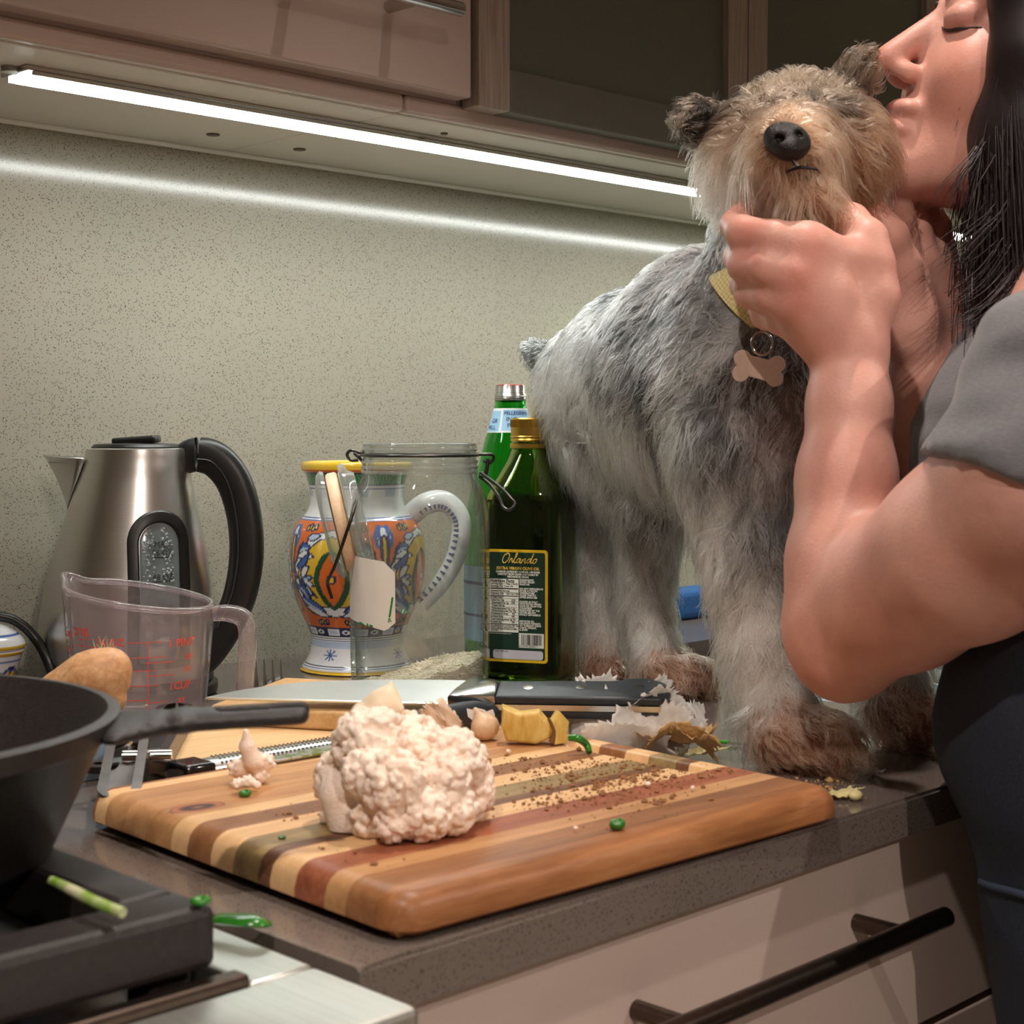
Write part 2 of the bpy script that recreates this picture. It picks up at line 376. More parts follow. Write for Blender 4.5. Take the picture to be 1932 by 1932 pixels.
M_SINK = simple('sink_composite', (72, 80, 72), .35, var=.2, scale=150)
ps = rrect(SX0 - .006, SY0 - .006, SX1 + .006, SY1 + .006, .04); pb = rrect(SX0 + .01, SY0 + .01, SX1 - .01, SY1 - .01, .05); n = len(ps)
vs = [(x - 1.276, y + .37, CB - .001 - .72) for x, y in ps] + [(x - 1.276, y + .37, .74 - .72) for x, y in pb] + [(0, 0, .735 - .72)]
mk('basin', vs, [(i, i + n, (i + 1) % n + n, (i + 1) % n) for i in range(n)] + [(i + n, 2 * n, (i + 1) % n + n) for i in range(n)], M_SINK, sk)
pr = rrect(SX0 - .002, SY0 - .002, SX1 + .002, SY1 + .002, .037); pq = rrect(SX0 + .006, SY0 + .006, SX1 - .006, SY1 - .006, .035)
mk('rim', [(x - 1.276, y + .37, .885 - .72) for x, y in pr] + [(x - 1.276, y + .37, .885 - .72) for x, y in pq] + [(x - 1.276, y + .37, .872 - .72) for x, y in pq], [(i, (i + 1) % n, (i + 1) % n + n, i + n) for i in range(n)] + [(i + n, (i + 1) % n + n, (i + 1) % n + 2 * n, i + 2 * n) for i in range(n)], simple('sink_rim', (120, 128, 118), .3, var=.1), sk)
lathe('drain', [(0, 0), (.03, 0), (.036, .003), (.036, -.002), (0, -.002)], M_STEELP, sk, 24, (0, 0, .018))
# base units under the worktop: drawer fronts with bar handles
def drawer_unit(x0, x1, label, hx=None):
    e = empty('drawer_unit', ((x0 + x1) / 2, -.35, .1), label, 'drawer unit', 'base units')
    ox, oy, oz = (x0 + x1) / 2, -.35, .1
    box('carcass', (x0 - ox + .001, -.680 - oy, 0), (x1 - ox - .001, (-.60 if x0 > .97 else YW - .005) - oy, CB - .002 - oz), M_CAB, e)
    for z0, z1 in ((.771, CB - .003), (.45, .766), (.12, .445)):
        d = box('drawer_front', (x0 - ox + .0015, -.701 - oy, z0 - oz), (x1 - ox - .0015, -.681 - oy, z1 - oz), M_CAB, e, .0015)
        a, b = hx or (x0 + .15, x1 - .15); z = z1 - .042 if z1 > .8 else z1 - .06; yb = -.733
        h = tube('handle_bar', [(a - ox, yb - oy, z - oz), (b - ox, yb - oy, z - oz)], .0062, M_DSTEEL, e, 20, smooth=0)
        for xx in (a + .036, b - .046):
            p = tube('handle_post', [(xx - ox, -.7005 - oy, z - oz), (xx - ox, yb + .001 - oy, z - oz)], .0052, M_DSTEEL, e, 16, smooth=0)
    box('plinth', (x0 - ox, -.62 - oy, -.1), (x1 - ox, -.60 - oy, 0), M_DSTEEL, e)
    return e
drawer_unit(.412, .972, 'taupe glossy drawer unit with dark bar handles below the cutting board', (.553, .832))
drawer_unit(.974, 1.70, 'taupe drawer unit behind the woman below the sink')
# upper cabinets
UZ = 1.396; UF = -.243; DB = 1.411
M_DOORF = NT('brushed_grey_door_frame'); _v = M_DOORF.coord('Object', (400, 400, 18)); M_DOORF.set(col=M_DOORF.ramp(M_DOORF.noise(_v, 1, 4), [(.25, srgb(150, 136, 127)), (.75, srgb(188, 174, 164))]), rough=.42, metal=.3); M_DOORF.bump(M_DOORF.noise(_v, 1, 4), .1, .0005); M_DOORF = M_DOORF.m
t = NT('smoked_frosted_glass'); t.set(col=t.ramp(t.noise(t.coord(), 2, 2), [(.3, srgb(92, 97, 86)), (.7, srgb(100, 105, 94))]), rough=.28, spec=.6, trans=.0); M_SMOKE = t.m
M_RAIL = simple('shaded_frame_rail', (104, 104, 94), .4, var=.06)  # lower door rails: their shade is put into a darker frame colour
def ucab(x0, x1, label): 
    e = empty('wall_cabinet', ((x0 + x1) / 2, YW, UZ), label, 'cabinet', 'wall cabinets'); ox, oy, oz = (x0 + x1) / 2, YW, UZ
    B = lambda nm, lo, hi, m, par=e, **k: box(nm, (lo[0] - ox, lo[1] - oy, lo[2] - oz), (hi[0] - ox, hi[1] - oy, hi[2] - oz), m, par, **k)
    B('body', (x0, UF + .022, DB), (x1, YW - .001, 2.12), M_CAB); return e, B, (ox, oy, oz)
X1 = .916; X2 = 1.287; X3 = 1.66
e, B, O = ucab(.20, X1, 'taupe wall cabinet with plain lacquered door and bar handle')
d = B('door', (.202, UF, DB + .002), (X1 - .003, UF + .02, 2.118), M_CAB, bev=.002)
for zz in (0,):
    hz = 1.4705; h0, h1 = .70, .868
    tube('handle_bar', [(h0 - O[0], UF - .035 - O[1], hz - O[2]), (h1 - O[0], UF - .035 - O[1], hz - O[2])], .0058, M_STEELP, e, 20, smooth=0)
    for xx in (h0 + .025, h1 - .045): tube('handle_post', [(xx - O[0], UF - O[1], hz - O[2]), (xx - O[0], UF - .034 - O[1], hz - O[2])], .005, M_STEELP, e, 14, smooth=0)
def glassdoor(e, B, x0, x1, fl, fr):
    z0, z1 = DB - .004, 2.118; fw = .036; y0, y1 = UF - .004, UF + .018
    B('door_stile', (x0, y0, z0), (x0 + fl, y1, z1), M_DOORF, bev=.0012); B('door_stile', (x1 - fr, y0, z0), (x1, y1, z1), M_DOORF, bev=.0012)
    B('door_rail', (x0 + fl, y0 + .001, z0), (x1 - fr, y1, z0 + fw), M_RAIL, bev=.0012); B('door_rail', (x0 + fl, y0 + .001, z1 - fw), (x1 - fr, y1, z1), M_DOORF, bev=.0012)
    B('glass_pane', (x0 + fl - .002, y0 + .008, z0 + fw - .002), (x1 - fr + .002, y0 + .013, z1 - fw + .002), M_SMOKE)
e, B, O = ucab(X1 + .001, X2, 'wall cabinet with smoked glass door in a grey frame left of the dog\'s head'); glassdoor(e, B, X1 + .002, X2 - .001, .036, .031)
e, B, O = ucab(X2 + .001, X3, 'wall cabinet with smoked glass door in a grey frame behind the dog\'s head'); glassdoor(e, B, X2 + .001, X3 - .001, .031, .036)
e, B, O = ucab(X3 + .001, 3.3, 'long taupe wall cabinet run behind the woman\'s head'); B('door', (X3 + .002, UF, DB + .002), (3.298, UF + .02, 2.118), M_CAB, bev=.002)
# light pelmet panels below the cabinets (two boards that meet at a joint) with screw caps, and the light strip in them
for a, b, lab in ((.20, .8555, 'left end of the pale under-cabinet panel above the kettle'), (.8565, 3.3, 'long pale under-cabinet panel above bottles and dog')):
    e = empty('under_cabinet_panel', ((a + b) / 2, (UF + YW) / 2, UZ), lab, 'panel', 'under cabinet panels'); ox, oy, oz = e.location
    box('panel', (a - ox, UF + .032 - oy, 0), (b - ox, YW - .004 - oy, .0145), M_CABIN, e, .001)
    box('front_rail', (a - ox, UF + .018 - oy, .0006), (b - ox, UF + .0315 - oy, .0148), M_CAB, e, .004, 3)
    for px, py in (((402, 253),) if a < .5 else ((565, 281), (838, 251))):
        q = PZ(px, py, UZ); lathe('screw_cap', [(0, -.0012), (.0055 if px < 700 else .003, -.0012), (.006 if px < 700 else .0034, .0005)], simple('screw_cap_brown', (92, 84, 66), .5), e, 20, (q[0] - ox, q[1] - oy, q[2] - oz))
t = NT('led_diffuser'); t.set(col=(.9, .9, .9, 1)); t.b.inputs['Emission Color'].default_value = (*LEDCOL, 1); t.b.inputs['Emission Strength'].default_value = 29; M_LED = t.m
LY = -.147
e = empty('light_strip', (1.9, LY, UZ), 'glowing white light strip under the wall cabinets', 'light strip')
box('channel', (.555 - 1.9, -.0195, -.0040), (3.2 - 1.9, .0195, -.0002), M_STEELP, e, .0008)
for sg in (-1, 1): box('channel_lip', (.560 - 1.9, sg * .0182 - .0010, -.0068), (3.195 - 1.9, sg * .0182 + .0010, -.0041), M_STEELP, e)
box('diffuser', (.566 - 1.9, -.0170, -.0070), (3.19 - 1.9, .0170, -.0042), M_LED, e)
lathe('end_cap', [(0, -.004), (.006, -.004), (.006, 0), (0, 0)], simple('cap_grey', (150, 146, 138), .5), e, 16, (.551 - 1.9, -.002, 0))
o = tube('trim_1', [(.2, YW - .003, UZ - .002), (3.3, YW - .003, UZ - .002)], .0026, simple('white_sealant', (235, 235, 228), .4, var=.02), None, 8, smooth=0); struct(o)

gv = empty('green_vase', (1.66, -.30, CT), 'tall pale green vase behind the woman\'s wrist', 'vase')
lathe('vase_body', [(tuple(a[:2])) for a in catmull([(.001, .0005, 0), (.045, .0005, 0), (.055, .05, 0), (.062, .16, 0), (.058, .26, 0), (.046, .33, 0), (.050, .38, 0), (.046, .381, 0), (.042, .33, 0), (.054, .26, 0), (.05, .05, 0), (.001, .01, 0)], 4)], simple('pale_green_glaze', (150, 190, 96), .25, var=.12, scale=12, coat=.3), gv, 48)
# ================================================================== cooker
M_ENAMEL = simple('black_enamel', (18, 18, 20), .22, var=.2, scale=40)
M_DECK = NT('brushed_cooker_steel'); _v = M_DECK.coord('Object', (600, 6, 6)); M_DECK.set(metal=.9, col=M_DECK.ramp(M_DECK.noise(_v, 1, 3), [(.2, (.50, .52, .49)), (.8, (.64, .66, .62))]), rough=.38); M_DECK = M_DECK.m
e = empty('cooker', (0, -.36, 0), 'stainless steel cooker with black hob at the end of the worktop', 'cooker'); oy = .36
box('oven_body', (-.362, -.70 + oy, .02), (.398, YW - .004 + oy, .895), M_ENAMEL, e)
box('oven_door', (-.352, -.728 + oy, .12), (.388, -.701 + oy, .72), M_ENAMEL, e, .004)
box('control_panel', (-.362, -.752 + oy, .74), (.398, -.701 + oy, .897), M_DECK, e, .003)
box('front_ledge', (-.362, -.756 + oy, .898), (.3975, -.690 + oy, .9185), M_DECK, e, .003)
box('side_trim', (.366, -.6895 + oy, .898), (.3975, -.02 + oy, .9185), M_DECK, e, .002)
box('side_trim', (-.362, -.6895 + oy, .898), (-.33, -.02 + oy, .9185), M_DECK, e, .002)
box('hob_lip', (-.33, -.6895 + oy, .898), (.366, -.679 + oy, .9225), M_DSTEEL, e, .002)
box('hob_tray', (-.33, -.679 + oy, .896), (.366, -.02 + oy, .904), M_ENAMEL, e)
for bx_, by_ in ((.185, -.52), (.185, -.2), (-.15, -.52), (-.15, -.2)):
    lathe('burner', [(.0, .0), (.052, .0), (.052, .008), (.04, .012), (.04, .02), (.034, .024), (0, .024)], M_ENAMEL, e, 32, (bx_, by_ + oy, .904))
    lathe('burner_ring', [(.043, .010), (.046, .010), (.046, .016), (.043, .016)], simple('brass', (150, 120, 70), .35, 1), e, 32, (bx_, by_ + oy, .904), close=True)
for kx in (-.27, -.12, .03, .18, .31):
    k = lathe('control_knob', [(0, 0), (.02, 0), (.02, .004), (.016, .022), (0, .022)], M_BLACK, e, 24)
    k.rotation_euler = (PI / 2, 0, 0); k.location = (kx, -.752 + oy, .82)
tube('oven_handle', [(-.3, -.77 + oy, .70), (.34, -.77 + oy, .70)], .009, M_STEELP, e, 16, smooth=0)
for hx in (-.27, .31): tube('handle_post', [(hx, -.727 + oy, .70), (hx, -.769 + oy, .70)], .006, M_STEELP, e, 12, smooth=0)
# cast-iron grate
g = empty('hob_grate', (.19, -.37, .904), 'heavy black cast iron hob grate under the skillet', 'grate')
G = lambda nm, lo, hi, b=.004: box(nm, (lo[0] - .19, lo[1] + .37, lo[2] - .904), (hi[0] - .19, hi[1] + .37, hi[2] - .904), M_IRON, g, b, 2)
GT = .9495
G('front_bar', (.02, -.6765, .9235), (.359, -.648, GT)); G('back_bar', (.02, -.10, .9235), (.359, -.075, GT))
G('side_bar', (.331, -.6475, .9235), (.359, -.1005, GT)); G('side_bar', (.02, -.6475, .9235), (.045, -.1005, GT))
for xx in (.272, .218, .115, .08): G('finger_bar', (xx - .007, -.6475, .931), (xx + .007, -.10, GT - .001), .003)
G('cross_bar', (.0455, -.385, .928), (.3305, -.36, GT - .0015), .003); G('cross_bar', (.0455, -.53, .932), (.3305, -.515, GT - .0015), .003)
for xx, yy in ((.345, -.655), (.345, -.11), (.034, -.655), (.034, -.11)): G('foot', (xx - .01, yy - .01, .9045), (xx + .01, yy + .01, .9236), .003)
# bits on the hob
o = tube('spring_onion_piece', [PZ(98, 1662, .955), PZ(140, 1682, .957), PZ(180, 1702, .957), PZ(232, 1722, .956)], [.0020, .0024, .0024, .0021], None, None, 10)
t = NT('spring_onion'); t.set(col=t.ramp(t.noise(t.coord('Object', (60, 60, 60)), 1, 2), [(.35, srgb(120, 165, 40)), (.62, srgb(214, 214, 178))]), rough=.35); o.data.materials.append(t.m)
setp(o, 'pale green spring onion piece lying on the hob grate', 'vegetable scrap'); M_SPR = t.m
M_PEPPER = simple('green_pepper_skin', (44, 120, 34), .22, var=.25, scale=90, coat=.4, sss=.1)
# skillet
pc = np.array([.262, -.503, .9498]); PH = .0645; PR = .135
sk_ = empty('skillet', pc, 'deep black cast iron skillet standing on the hob grate', 'skillet')
prof = [(0, 0), (.098, 0), (.106, .003), (PR - .006, PH - .012), (PR, PH - .009), (PR + .001, PH - .001), (PR - .001, PH), (PR - .0045, PH), (PR - .006, PH - .002), (.104, .012), (.097, .0065), (0, .0065)]
lathe('pan_body', prof, M_IRON, sk_, 96, ang=50)
hd = P(600, 1338, .69); hd = np.array([.445, -.646, 1.016]) - pc; a = unit([hd[0], hd[1], 0]); s_ = np.array([-a[1], a[0], 0])
hl = math.hypot(hd[0], hd[1]); z0 = PH - .010; z1 = PH + .001
lp = lambda d, z: a * d + np.array([0, 0, z])
lo = np.minimum(lp(PR - .02, z0), lp(hl, z1)) - .03; hi = np.maximum(lp(PR - .02, z0), lp(hl, z1)) + .03
F = Field(lo, hi, .0013)
for d0, d1, r0_, f_ in ((PR - .002, PR + .004, .0040, 7.5), (PR + .002, PR + .010, .0042, 6.0), (PR + .008, PR + .018, .0044, 4.4), (PR + .016, PR + .030, .0046, 3.3), (PR + .028, hl - .016, .0050, 2.7)): F.cone(lp(d0, z0 + .003 + (z1 - z0 - .006) * min(1, (d0 - PR) / .05)), lp(d1, z0 + .003 + (z1 - z0 - .006) * min(1, (d1 - PR) / .05)), r0_, r0_, .003, flat=s_, fl=f_)
F.cone(lp(hl - .048, z1 - .004), lp(hl - .013, z1 - .004), .0058, .0058, .002, True, flat=[0, 0, 1], fl=3.2)
v, q = F.mesh(); npmesh('handle', v, q, M_IRON, sk_, smooth_it=2)
# ================================================================== cutting boards
def wood(name, ca, cb, cc, knot=None, along='x', rough=.42):
    t = NT(name); tc = t.n('ShaderNodeTexCoord'); obj = t.n('ShaderNodeObjectInfo'); mp = t.n('ShaderNodeMapping'); mp.inputs['Scale'].default_value = (7, 60, 60)
    add = t.n('ShaderNodeVectorMath', operation='ADD'); sc_ = t.n('ShaderNodeVectorMath', operation='SCALE'); cmb = t.n('ShaderNodeCombineXYZ')
    for i in range(3): t.l(obj.outputs['Random'], cmb.inputs[i])
    t.l(cmb.outputs[0], sc_.inputs[0]); sc_.inputs['Scale'].default_value = 3.7; t.l(tc.outputs['Object'], add.inputs[0]); t.l(sc_.outputs[0], add.inputs[1]); t.l(add.outputs[0], mp.inputs[0])
    n1 = t.noise(mp.outputs[0], 1, 4, .55, .6); n2 = t.noise(mp.outputs[0], 6, 4, .6, .3)
    col = t.mix(.35, t.ramp(n1, [(.28, ca), (.5, cb), (.74, cc)]), t.ramp(n2, [(.3, ca), (.7, cc)]))
    if knot:
        vm = t.n('ShaderNodeVectorMath', operation='DISTANCE'); mp2 = t.n('ShaderNodeMapping'); mp2.inputs['Scale'].default_value = (.75, 1.3, 1); t.l(tc.outputs['Object'], mp2.inputs[0]); t.l(mp2.outputs[0], vm.inputs[0]); vm.inputs[1].default_value = (knot[0] * .75, knot[1] * 1.3, knot[2])
        dd = t.math('ADD', vm.outputs['Value'], t.math('MULTIPLY', t.math('SUBTRACT', n1, .5), .012))
        k = t.ramp(t.math('MULTIPLY', dd, 40), [(.0, srgb(150, 104, 88)), (.14, srgb(60, 40, 38)), (.24, srgb(84, 52, 40)), (.34, srgb(176, 112, 76)), (.5, srgb(120, 76, 50))])
        col = t.mix(t.math('LESS_THAN', dd, .0115), col, k)
    t.set(col=col, rough=rough, spec=.4); t.bump(n2, .12, .0006); MATS[name] = t.m; return t.m
W = {'cream': wood('acacia_cream', srgb(206, 160, 112), srgb(226, 184, 132), srgb(240, 204, 156)), 'tan': wood('acacia_tan', srgb(158, 112, 72), srgb(190, 142, 96), srgb(210, 164, 114)),
     'brown': wood('acacia_brown', srgb(112, 72, 46), srgb(146, 98, 62), srgb(172, 122, 80)), 'red': wood('acacia_red', srgb(120, 62, 42), srgb(156, 90, 62), srgb(184, 118, 84)),
     'olive': wood('acacia_olive', srgb(120, 98, 64), srgb(150, 126, 84), srgb(172, 148, 102)), 'orange': wood('acacia_orange', srgb(118, 72, 42), srgb(150, 98, 60), srgb(182, 128, 82)),
     'dark': wood('acacia_dark', srgb(78, 50, 38), srgb(110, 74, 52), srgb(140, 98, 68))}
BX, BY, BZ, BT, BL, BD, BR = .433, -.703, .922, .019, .318, .283, math.radians(-2.5)
brd = empty('cutting_board', (BX, BY, BZ), 'striped acacia wood cutting board carrying the cauliflower', 'cutting board', rz=BR)
strips = [('orange', .018), ('brown', .021), ('tan', .016), ('red', .023), ('cream', .020), ('dark', .010), ('olive', .022), ('cream', .020), ('brown', .022), ('cream', .016), ('knot', .026), ('tan', .022), ('tan', .021), ('cream', .012), ('orange', .0)]
tot = sum(s[1] for s in strips); strips[-1] = ('orange', BD - tot); y = 0
slx, sly0, sly1, slw = BL - .030, .088, .178, .0092
W['knot'] = wood('acacia_knot', srgb(150, 100, 62), srgb(186, 136, 90), srgb(206, 158, 108), knot=(.024, .201, BT))
def btop(x, y):
    r = .012; cr = .016
    dx = min(x, BL - x); dy = min(y, BD - y)
    d = min(dx, dy)
    if dx < cr and dy < cr: d = cr - math.hypot(cr - dx, cr - dy)
    d = max(d, 0); z = BT - r + math.sqrt(max(r * r - (r - min(d, r)) ** 2, 0))
    z = max(z, BT - r)
    sd = math.hypot(x - slx, max(sly0 - y, 0, y - sly1)) / slw
    if sd < 1: z -= .0105 * (1 - sd ** 4)
    return z
xs = sorted(set([round(v_, 5) for v_ in list(np.linspace(0, .016, 10)) + list(np.linspace(.016, slx - slw - .002, 22)) + list(np.linspace(slx - slw - .002, slx + slw + .002, 20)) + list(np.linspace(slx + slw + .002, BL - .016, 3)) + list(np.linspace(BL - .016, BL, 10))]))
for nm, wd in strips:
    g0, g1 = y + (.00012 if y > 0 else 0), y + wd - (.00012 if y + wd < BD - 1e-6 else 0)
    ys = list(np.linspace(g0, g1, 9)) if (y > .001 and y + wd < BD - .001) else (list(np.linspace(g0, g1, 16)))
    vs = []; fs = []; nx, ny = len(xs), len(ys)
    def corner(x, yy):      # rounded plan corners
        cr = .016; cx = cr if x < cr else (BL - cr if x > BL - cr else None); cy = cr if yy < cr else (BD - cr if yy > BD - cr else None)
        if cx is None or cy is None: return x, yy
        d = math.hypot(x - cx, yy - cy); m_ = max(abs(x - cx), abs(yy - cy))
        return (x, yy) if d < 1e-9 else (cx + (x - cx) * m_ / d, cy + (yy - cy) * m_ / d)
    for yy in ys:
        for x in xs: X, Y = corner(x, yy); vs.append((X, Y, btop(X, Y)))
    for yy in ys:
        for x in xs: X, Y = corner(x, yy); vs.append((X, Y, 0 if min(X, BL - X, yy, BD - yy) > .004 else .003))
    N = nx * ny
    for j in range(ny - 1):
        for i in range(nx - 1):
            a0 = j * nx + i; fs.append((a0, a0 + 1, a0 + nx + 1, a0 + nx)); fs.append((a0 + N, a0 + nx + N, a0 + nx + 1 + N, a0 + 1 + N))
    for i in range(nx - 1): fs.append((i, i + N, i + 1 + N, i + 1)); b0 = (ny - 1) * nx + i; fs.append((b0, b0 + 1, b0 + 1 + N, b0 + N))
    for j in range(ny - 1): a0 = j * nx; fs.append((a0, a0 + nx, a0 + nx + N, a0 + N)); b0 = j * nx + nx - 1; fs.append((b0, b0 + N, b0 + nx + N, b0 + nx))
    sharp(mk('plank', vs, fs, W[nm], brd), 60); y += wd
for fx, fy in ((.03, .03), (BL - .03, .03), (.03, BD - .03), (BL - .03, BD - .03)): lathe('rubber_foot', [(0, -.0018), (.008, -.0018), (.008, 0.0005), (0, .0005)], M_BLACK, brd, 16, (fx, fy, 0))
BTOP = BZ + BT
M_MAPLE = wood('maple_pale', srgb(206, 168, 118), srgb(220, 186, 138), srgb(232, 204, 160)); M_MAPLE2 = wood('maple_pale_edge', srgb(186, 142, 92), srgb(206, 166, 116), srgb(222, 188, 140))
mp_ = box('cutting_board', (0, 0, 0), (.232, .118, .0145), M_MAPLE, None, .003, 3); mp_.location = (.537, -.378, CT + .0002); mp_.rotation_euler = (0, 0, math.radians(-9))
setp(mp_, 'pale maple board lying flat behind the striped cutting board under the tongs', 'cutting board')
B0 = np.array([.622, -.284]); bz_ = CT + .0150
b2 = box('cutting_board', (0, -.150, 0), (.128, 0, .0135), M_MAPLE2, None, .0025, 3); b2.location = (B0[0], B0[1], bz_); b2.rotation_euler = (0, 0, math.radians(29.5))
setp(b2, 'small pale wooden board under the chef\'s knife blade', 'cutting board'); B2T = bz_ + .0135
# ================================================================== chef's knife
M_BLADE = simple('knife_steel', (212, 214, 212), .30, 1, var=.04, scale=60)
M_KHAND = simple('black_knife_handle', (40, 46, 52), .42, var=.15, scale=400, bump=.05, bscale=1500)
def knife_frame(heel, tip, wpt, z=0):
    heel, tip, wpt = (np.array(p, float) for p in (heel, tip, wpt)); u = unit(tip - heel); n_ = unit(np.cross(u, wpt - heel))
    if n_[2] < 0: n_ = -n_
    w_ = np.cross(n_, u); 
    if w_ @ (wpt - heel) < 0: w_ = -w_; 
    return frame_mat(heel, u, w_, n_), np.linalg.norm(tip - heel)
kf, kl = knife_frame(P(862, 1333, 1.066), P(384, 1325, 1.085), P(852, 1286, 1.108))
kn = empty('chef_knife', P(862, 1333, 1.066), 'large chef\'s knife with black riveted handle lying across the small wooden board', 'knife')
def inK(o): o.data.transform(kf); o.data.transform(Matrix.Translation(-kn.location)); o.data.update(); return o
BW = .041
out = [(0, 0), (kl, .004)] + [tuple(p) for p in catmull([(kl, .004), (kl * .86, .0195), (kl * .66, .0325), (kl * .4, .0392), (kl * .15, BW), (0.002, BW), (-.006, BW - .002)], 5)[1:]] + [(-.009, .034), (-.011, .028), (-.012, .0)]
flip = kf.to_3x3().determinant() < 0
inK(prism('blade', out, .0022, M_BLADE, kn, None, .0006, 1))
bol = [(-.010, -.001), (.006, -.0005), (.003, .012), (-.001, .022), (-.004, .030), (-.008, .033), (-.020, .030), (-.026, .027), (-.026, -.001)]
inK(prism('bolster', bol, .0155, M_STEELP, kn, Matrix.Translation((0, 0, -.0068)), .002, 2))
hnd = [(-.026, -.0015)] + [tuple(p) for p in catmull([(-.026, .0265), (-.045, .0268), (-.075, .0285), (-.098, .029), (-.108, .0305), (-.118, .034), (-.128, .0335), (-.140, .026), (-.1435, .014), (-.141, .004), (-.136, -.001)], 4)]
inK(prism('handle_scale', hnd, .0062, M_KHAND, kn, Matrix.Translation((0, 0, .0025)), .0022, 3)); inK(prism('handle_scale', hnd, .0062, M_KHAND, kn, Matrix.Translation((0, 0, -.0077)), .0018, 2))
inK(prism('tang', hnd, .004, M_BLADE, kn, Matrix.Translation((0, 0, -.0015)), 0))
for rx, ry in ((-.047, .014), (-.083, .0155), (-.122, .018)): inK(lathe('rivet', [(0, .0), (.0036, .0), (.0036, .0014), (0, .0016)], M_STEELP, kn, 20, (rx, ry, .0076)))
# paring knife behind the cauliflower
pk = empty('paring_knife', (.66, -.447, BTOP), 'small knife with soiled blade and black handle behind the cauliflower', 'knife')
t = NT('soiled_blade'); t.set(metal=.8, rough=.32, col=t.ramp(t.noise(t.coord(), 160, 4), [(.46, (.56, .58, .55)), (.56, srgb(140, 160, 96))])); M_SOIL = t.m
prism('blade', [(0, 0), (.03, .0075), (.06, .011), (.095, .0125), (.095, -.0075), (.01, -.003)], .0016, M_SOIL, pk, frame_mat((-.116, .002, .0015), (1, 0, 0), (0, 1, 0), (0, 0, 1)), .0004, 1)
tube('handle', [(-.022, .003, .0085), (.0, .003, .009), (.03, .003, .0095), (.06, .001, .0095), (.078, -.001, .0085)], [.0065, .0078, .0085, .0088, .005], M_KHAND, pk, 16)
ps_ = empty('knife_sheath', (.835, -.388, CT), 'dark plastic knife sheath under the handle of the chef\'s knife', 'knife sheath', rz=math.radians(-38))
M_SHEATH = simple('dark_mauve_plastic', (58, 44, 48), .3, var=.1)
box('shell', (-.05, -.013, .0002), (.042, .013, .016), M_SHEATH, ps_, .003, 2); box('clip', (-.03, -.006, .0161), (.02, .006, .0185), M_BLACK, ps_, .001)
# rasp grater in the gap between the boards
gr = empty('rasp_grater', (.52, -.4015, CT), 'long narrow steel rasp grater with black end behind the striped board', 'grater', rz=math.radians(-2.5))
sec = [(-.0115, .004), (-.0115, .016), (-.009, .0195), (0, .0208), (.009, .0195), (.0115, .016), (.0115, .004), (.0105, .004), (.0105, .0155), (.0085, .0183), (0, .0196), (-.0085, .0183), (-.0105, .0155), (-.0105, .004)]
vs = [(x, yy, z) for x in (.018, .165) for yy, z in sec]; n = len(sec); fs = [(i, (i + 1) % n, (i + 1) % n + n, i + n) for i in range(n)] + [tuple(range(n))[::-1], tuple(range(n, 2 * n))]
sharp(fixn(mk('rasp_plate', vs, fs, M_BLADE, gr)), 60)
box('end_cap', (-.002, -.0125, .0012), (.0195, .0125, .021), simple('glossy_black', (14, 14, 16), .12, coat=.5), gr, .003, 3)
box('end_cap', (.163, -.0125, .0012), (.19, .0125, .021), M_BLACK, gr, .003, 3)
vs = []; fs = []
for i in range(44):
    for j, (yy, zz) in enumerate(((-.0095, .0195), (-.005, .0206), (0, .0211), (.005, .0206), (-.0117, .0155), (-.0117, .0115))):
        x = .024 + i * .0031 + (j % 2) * .0015; b = len(vs); nz = (0, .35, 1) if j < 4 else (0, -1, .2)
        vs += [(x, yy - .0012 if j < 4 else yy, zz if j < 4 else zz - .0012), (x, yy + .0012 if j < 4 else yy, zz if j < 4 else zz + .0012), (x + .0016, yy, zz), (x + .0004, yy + nz[1] * .0006, zz + nz[2] * .0008)]; fs += [(b, b + 1, b + 3), (b, b + 3, b + 2), (b + 1, b + 2, b + 3)]
o = mk('teeth', vs, fs, M_STEELP, gr, False); o['kind'] = 'stuff'
# kitchen tongs
M_TONG = simple('tong_steel', (96, 92, 90), .34, 1, var=.15, scale=90)
tg = empty('kitchen_tongs', (.545, -.345, CT + .0148), 'steel kitchen tongs lying beside the skillet handle', 'tongs')
def channel(name, a, b, wd, ht, th, mat):
    a = np.array(a); b = np.array(b); u = unit(b - a); s = unit(np.cross([0, 0, 1], u)); up_ = np.cross(u, s); L = np.linalg.norm(b - a)
    rows = []; K = 24
    for i in range(K + 1):
        tt = i / K; x = tt * L; e_ = min(x, L - x); f_ = math.sqrt(max(0, 1 - max(0, 1 - e_ / (wd * .55)) ** 2)); f_ = max(f_, .12)
        w_ = wd / 2 * f_; rows.append([(x, -w_, 0), (x, -w_, ht), (x, -w_ + th * f_, ht), (x, -w_ * .8, ht * .35), (x, 0, ht * .22), (x, w_ * .8, ht * .35), (x, w_ - th * f_, ht), (x, w_, ht), (x, w_, 0)])
    vs = [a + u * p[0] + s * p[1] + up_ * p[2] for r in rows for p in r]; m = 9; fs = []
    for j in range(K):
        for i in range(m): fs.append((j * m + i, j * m + (i + 1) % m, (j + 1) * m + (i + 1) % m, (j + 1) * m + i))
    fs += [tuple(range(m))[::-1], tuple(K * m + i for i in range(m))]
    return sharp(fixn(mk(name, vs, fs, mat, tg)), 40)
loc = np.array(tg.location)
A1 = np.array([.610, -.262, CT + .0165]); A2 = np.array([.500, -.398, CT + .0165])
channel('arm', A1 - loc, A2 - loc, .024, .0125, .0055, M_TONG)
C1 = np.array([.556, -.352, CT + .006]); C2 = np.array([.462, -.430, CT + .018])
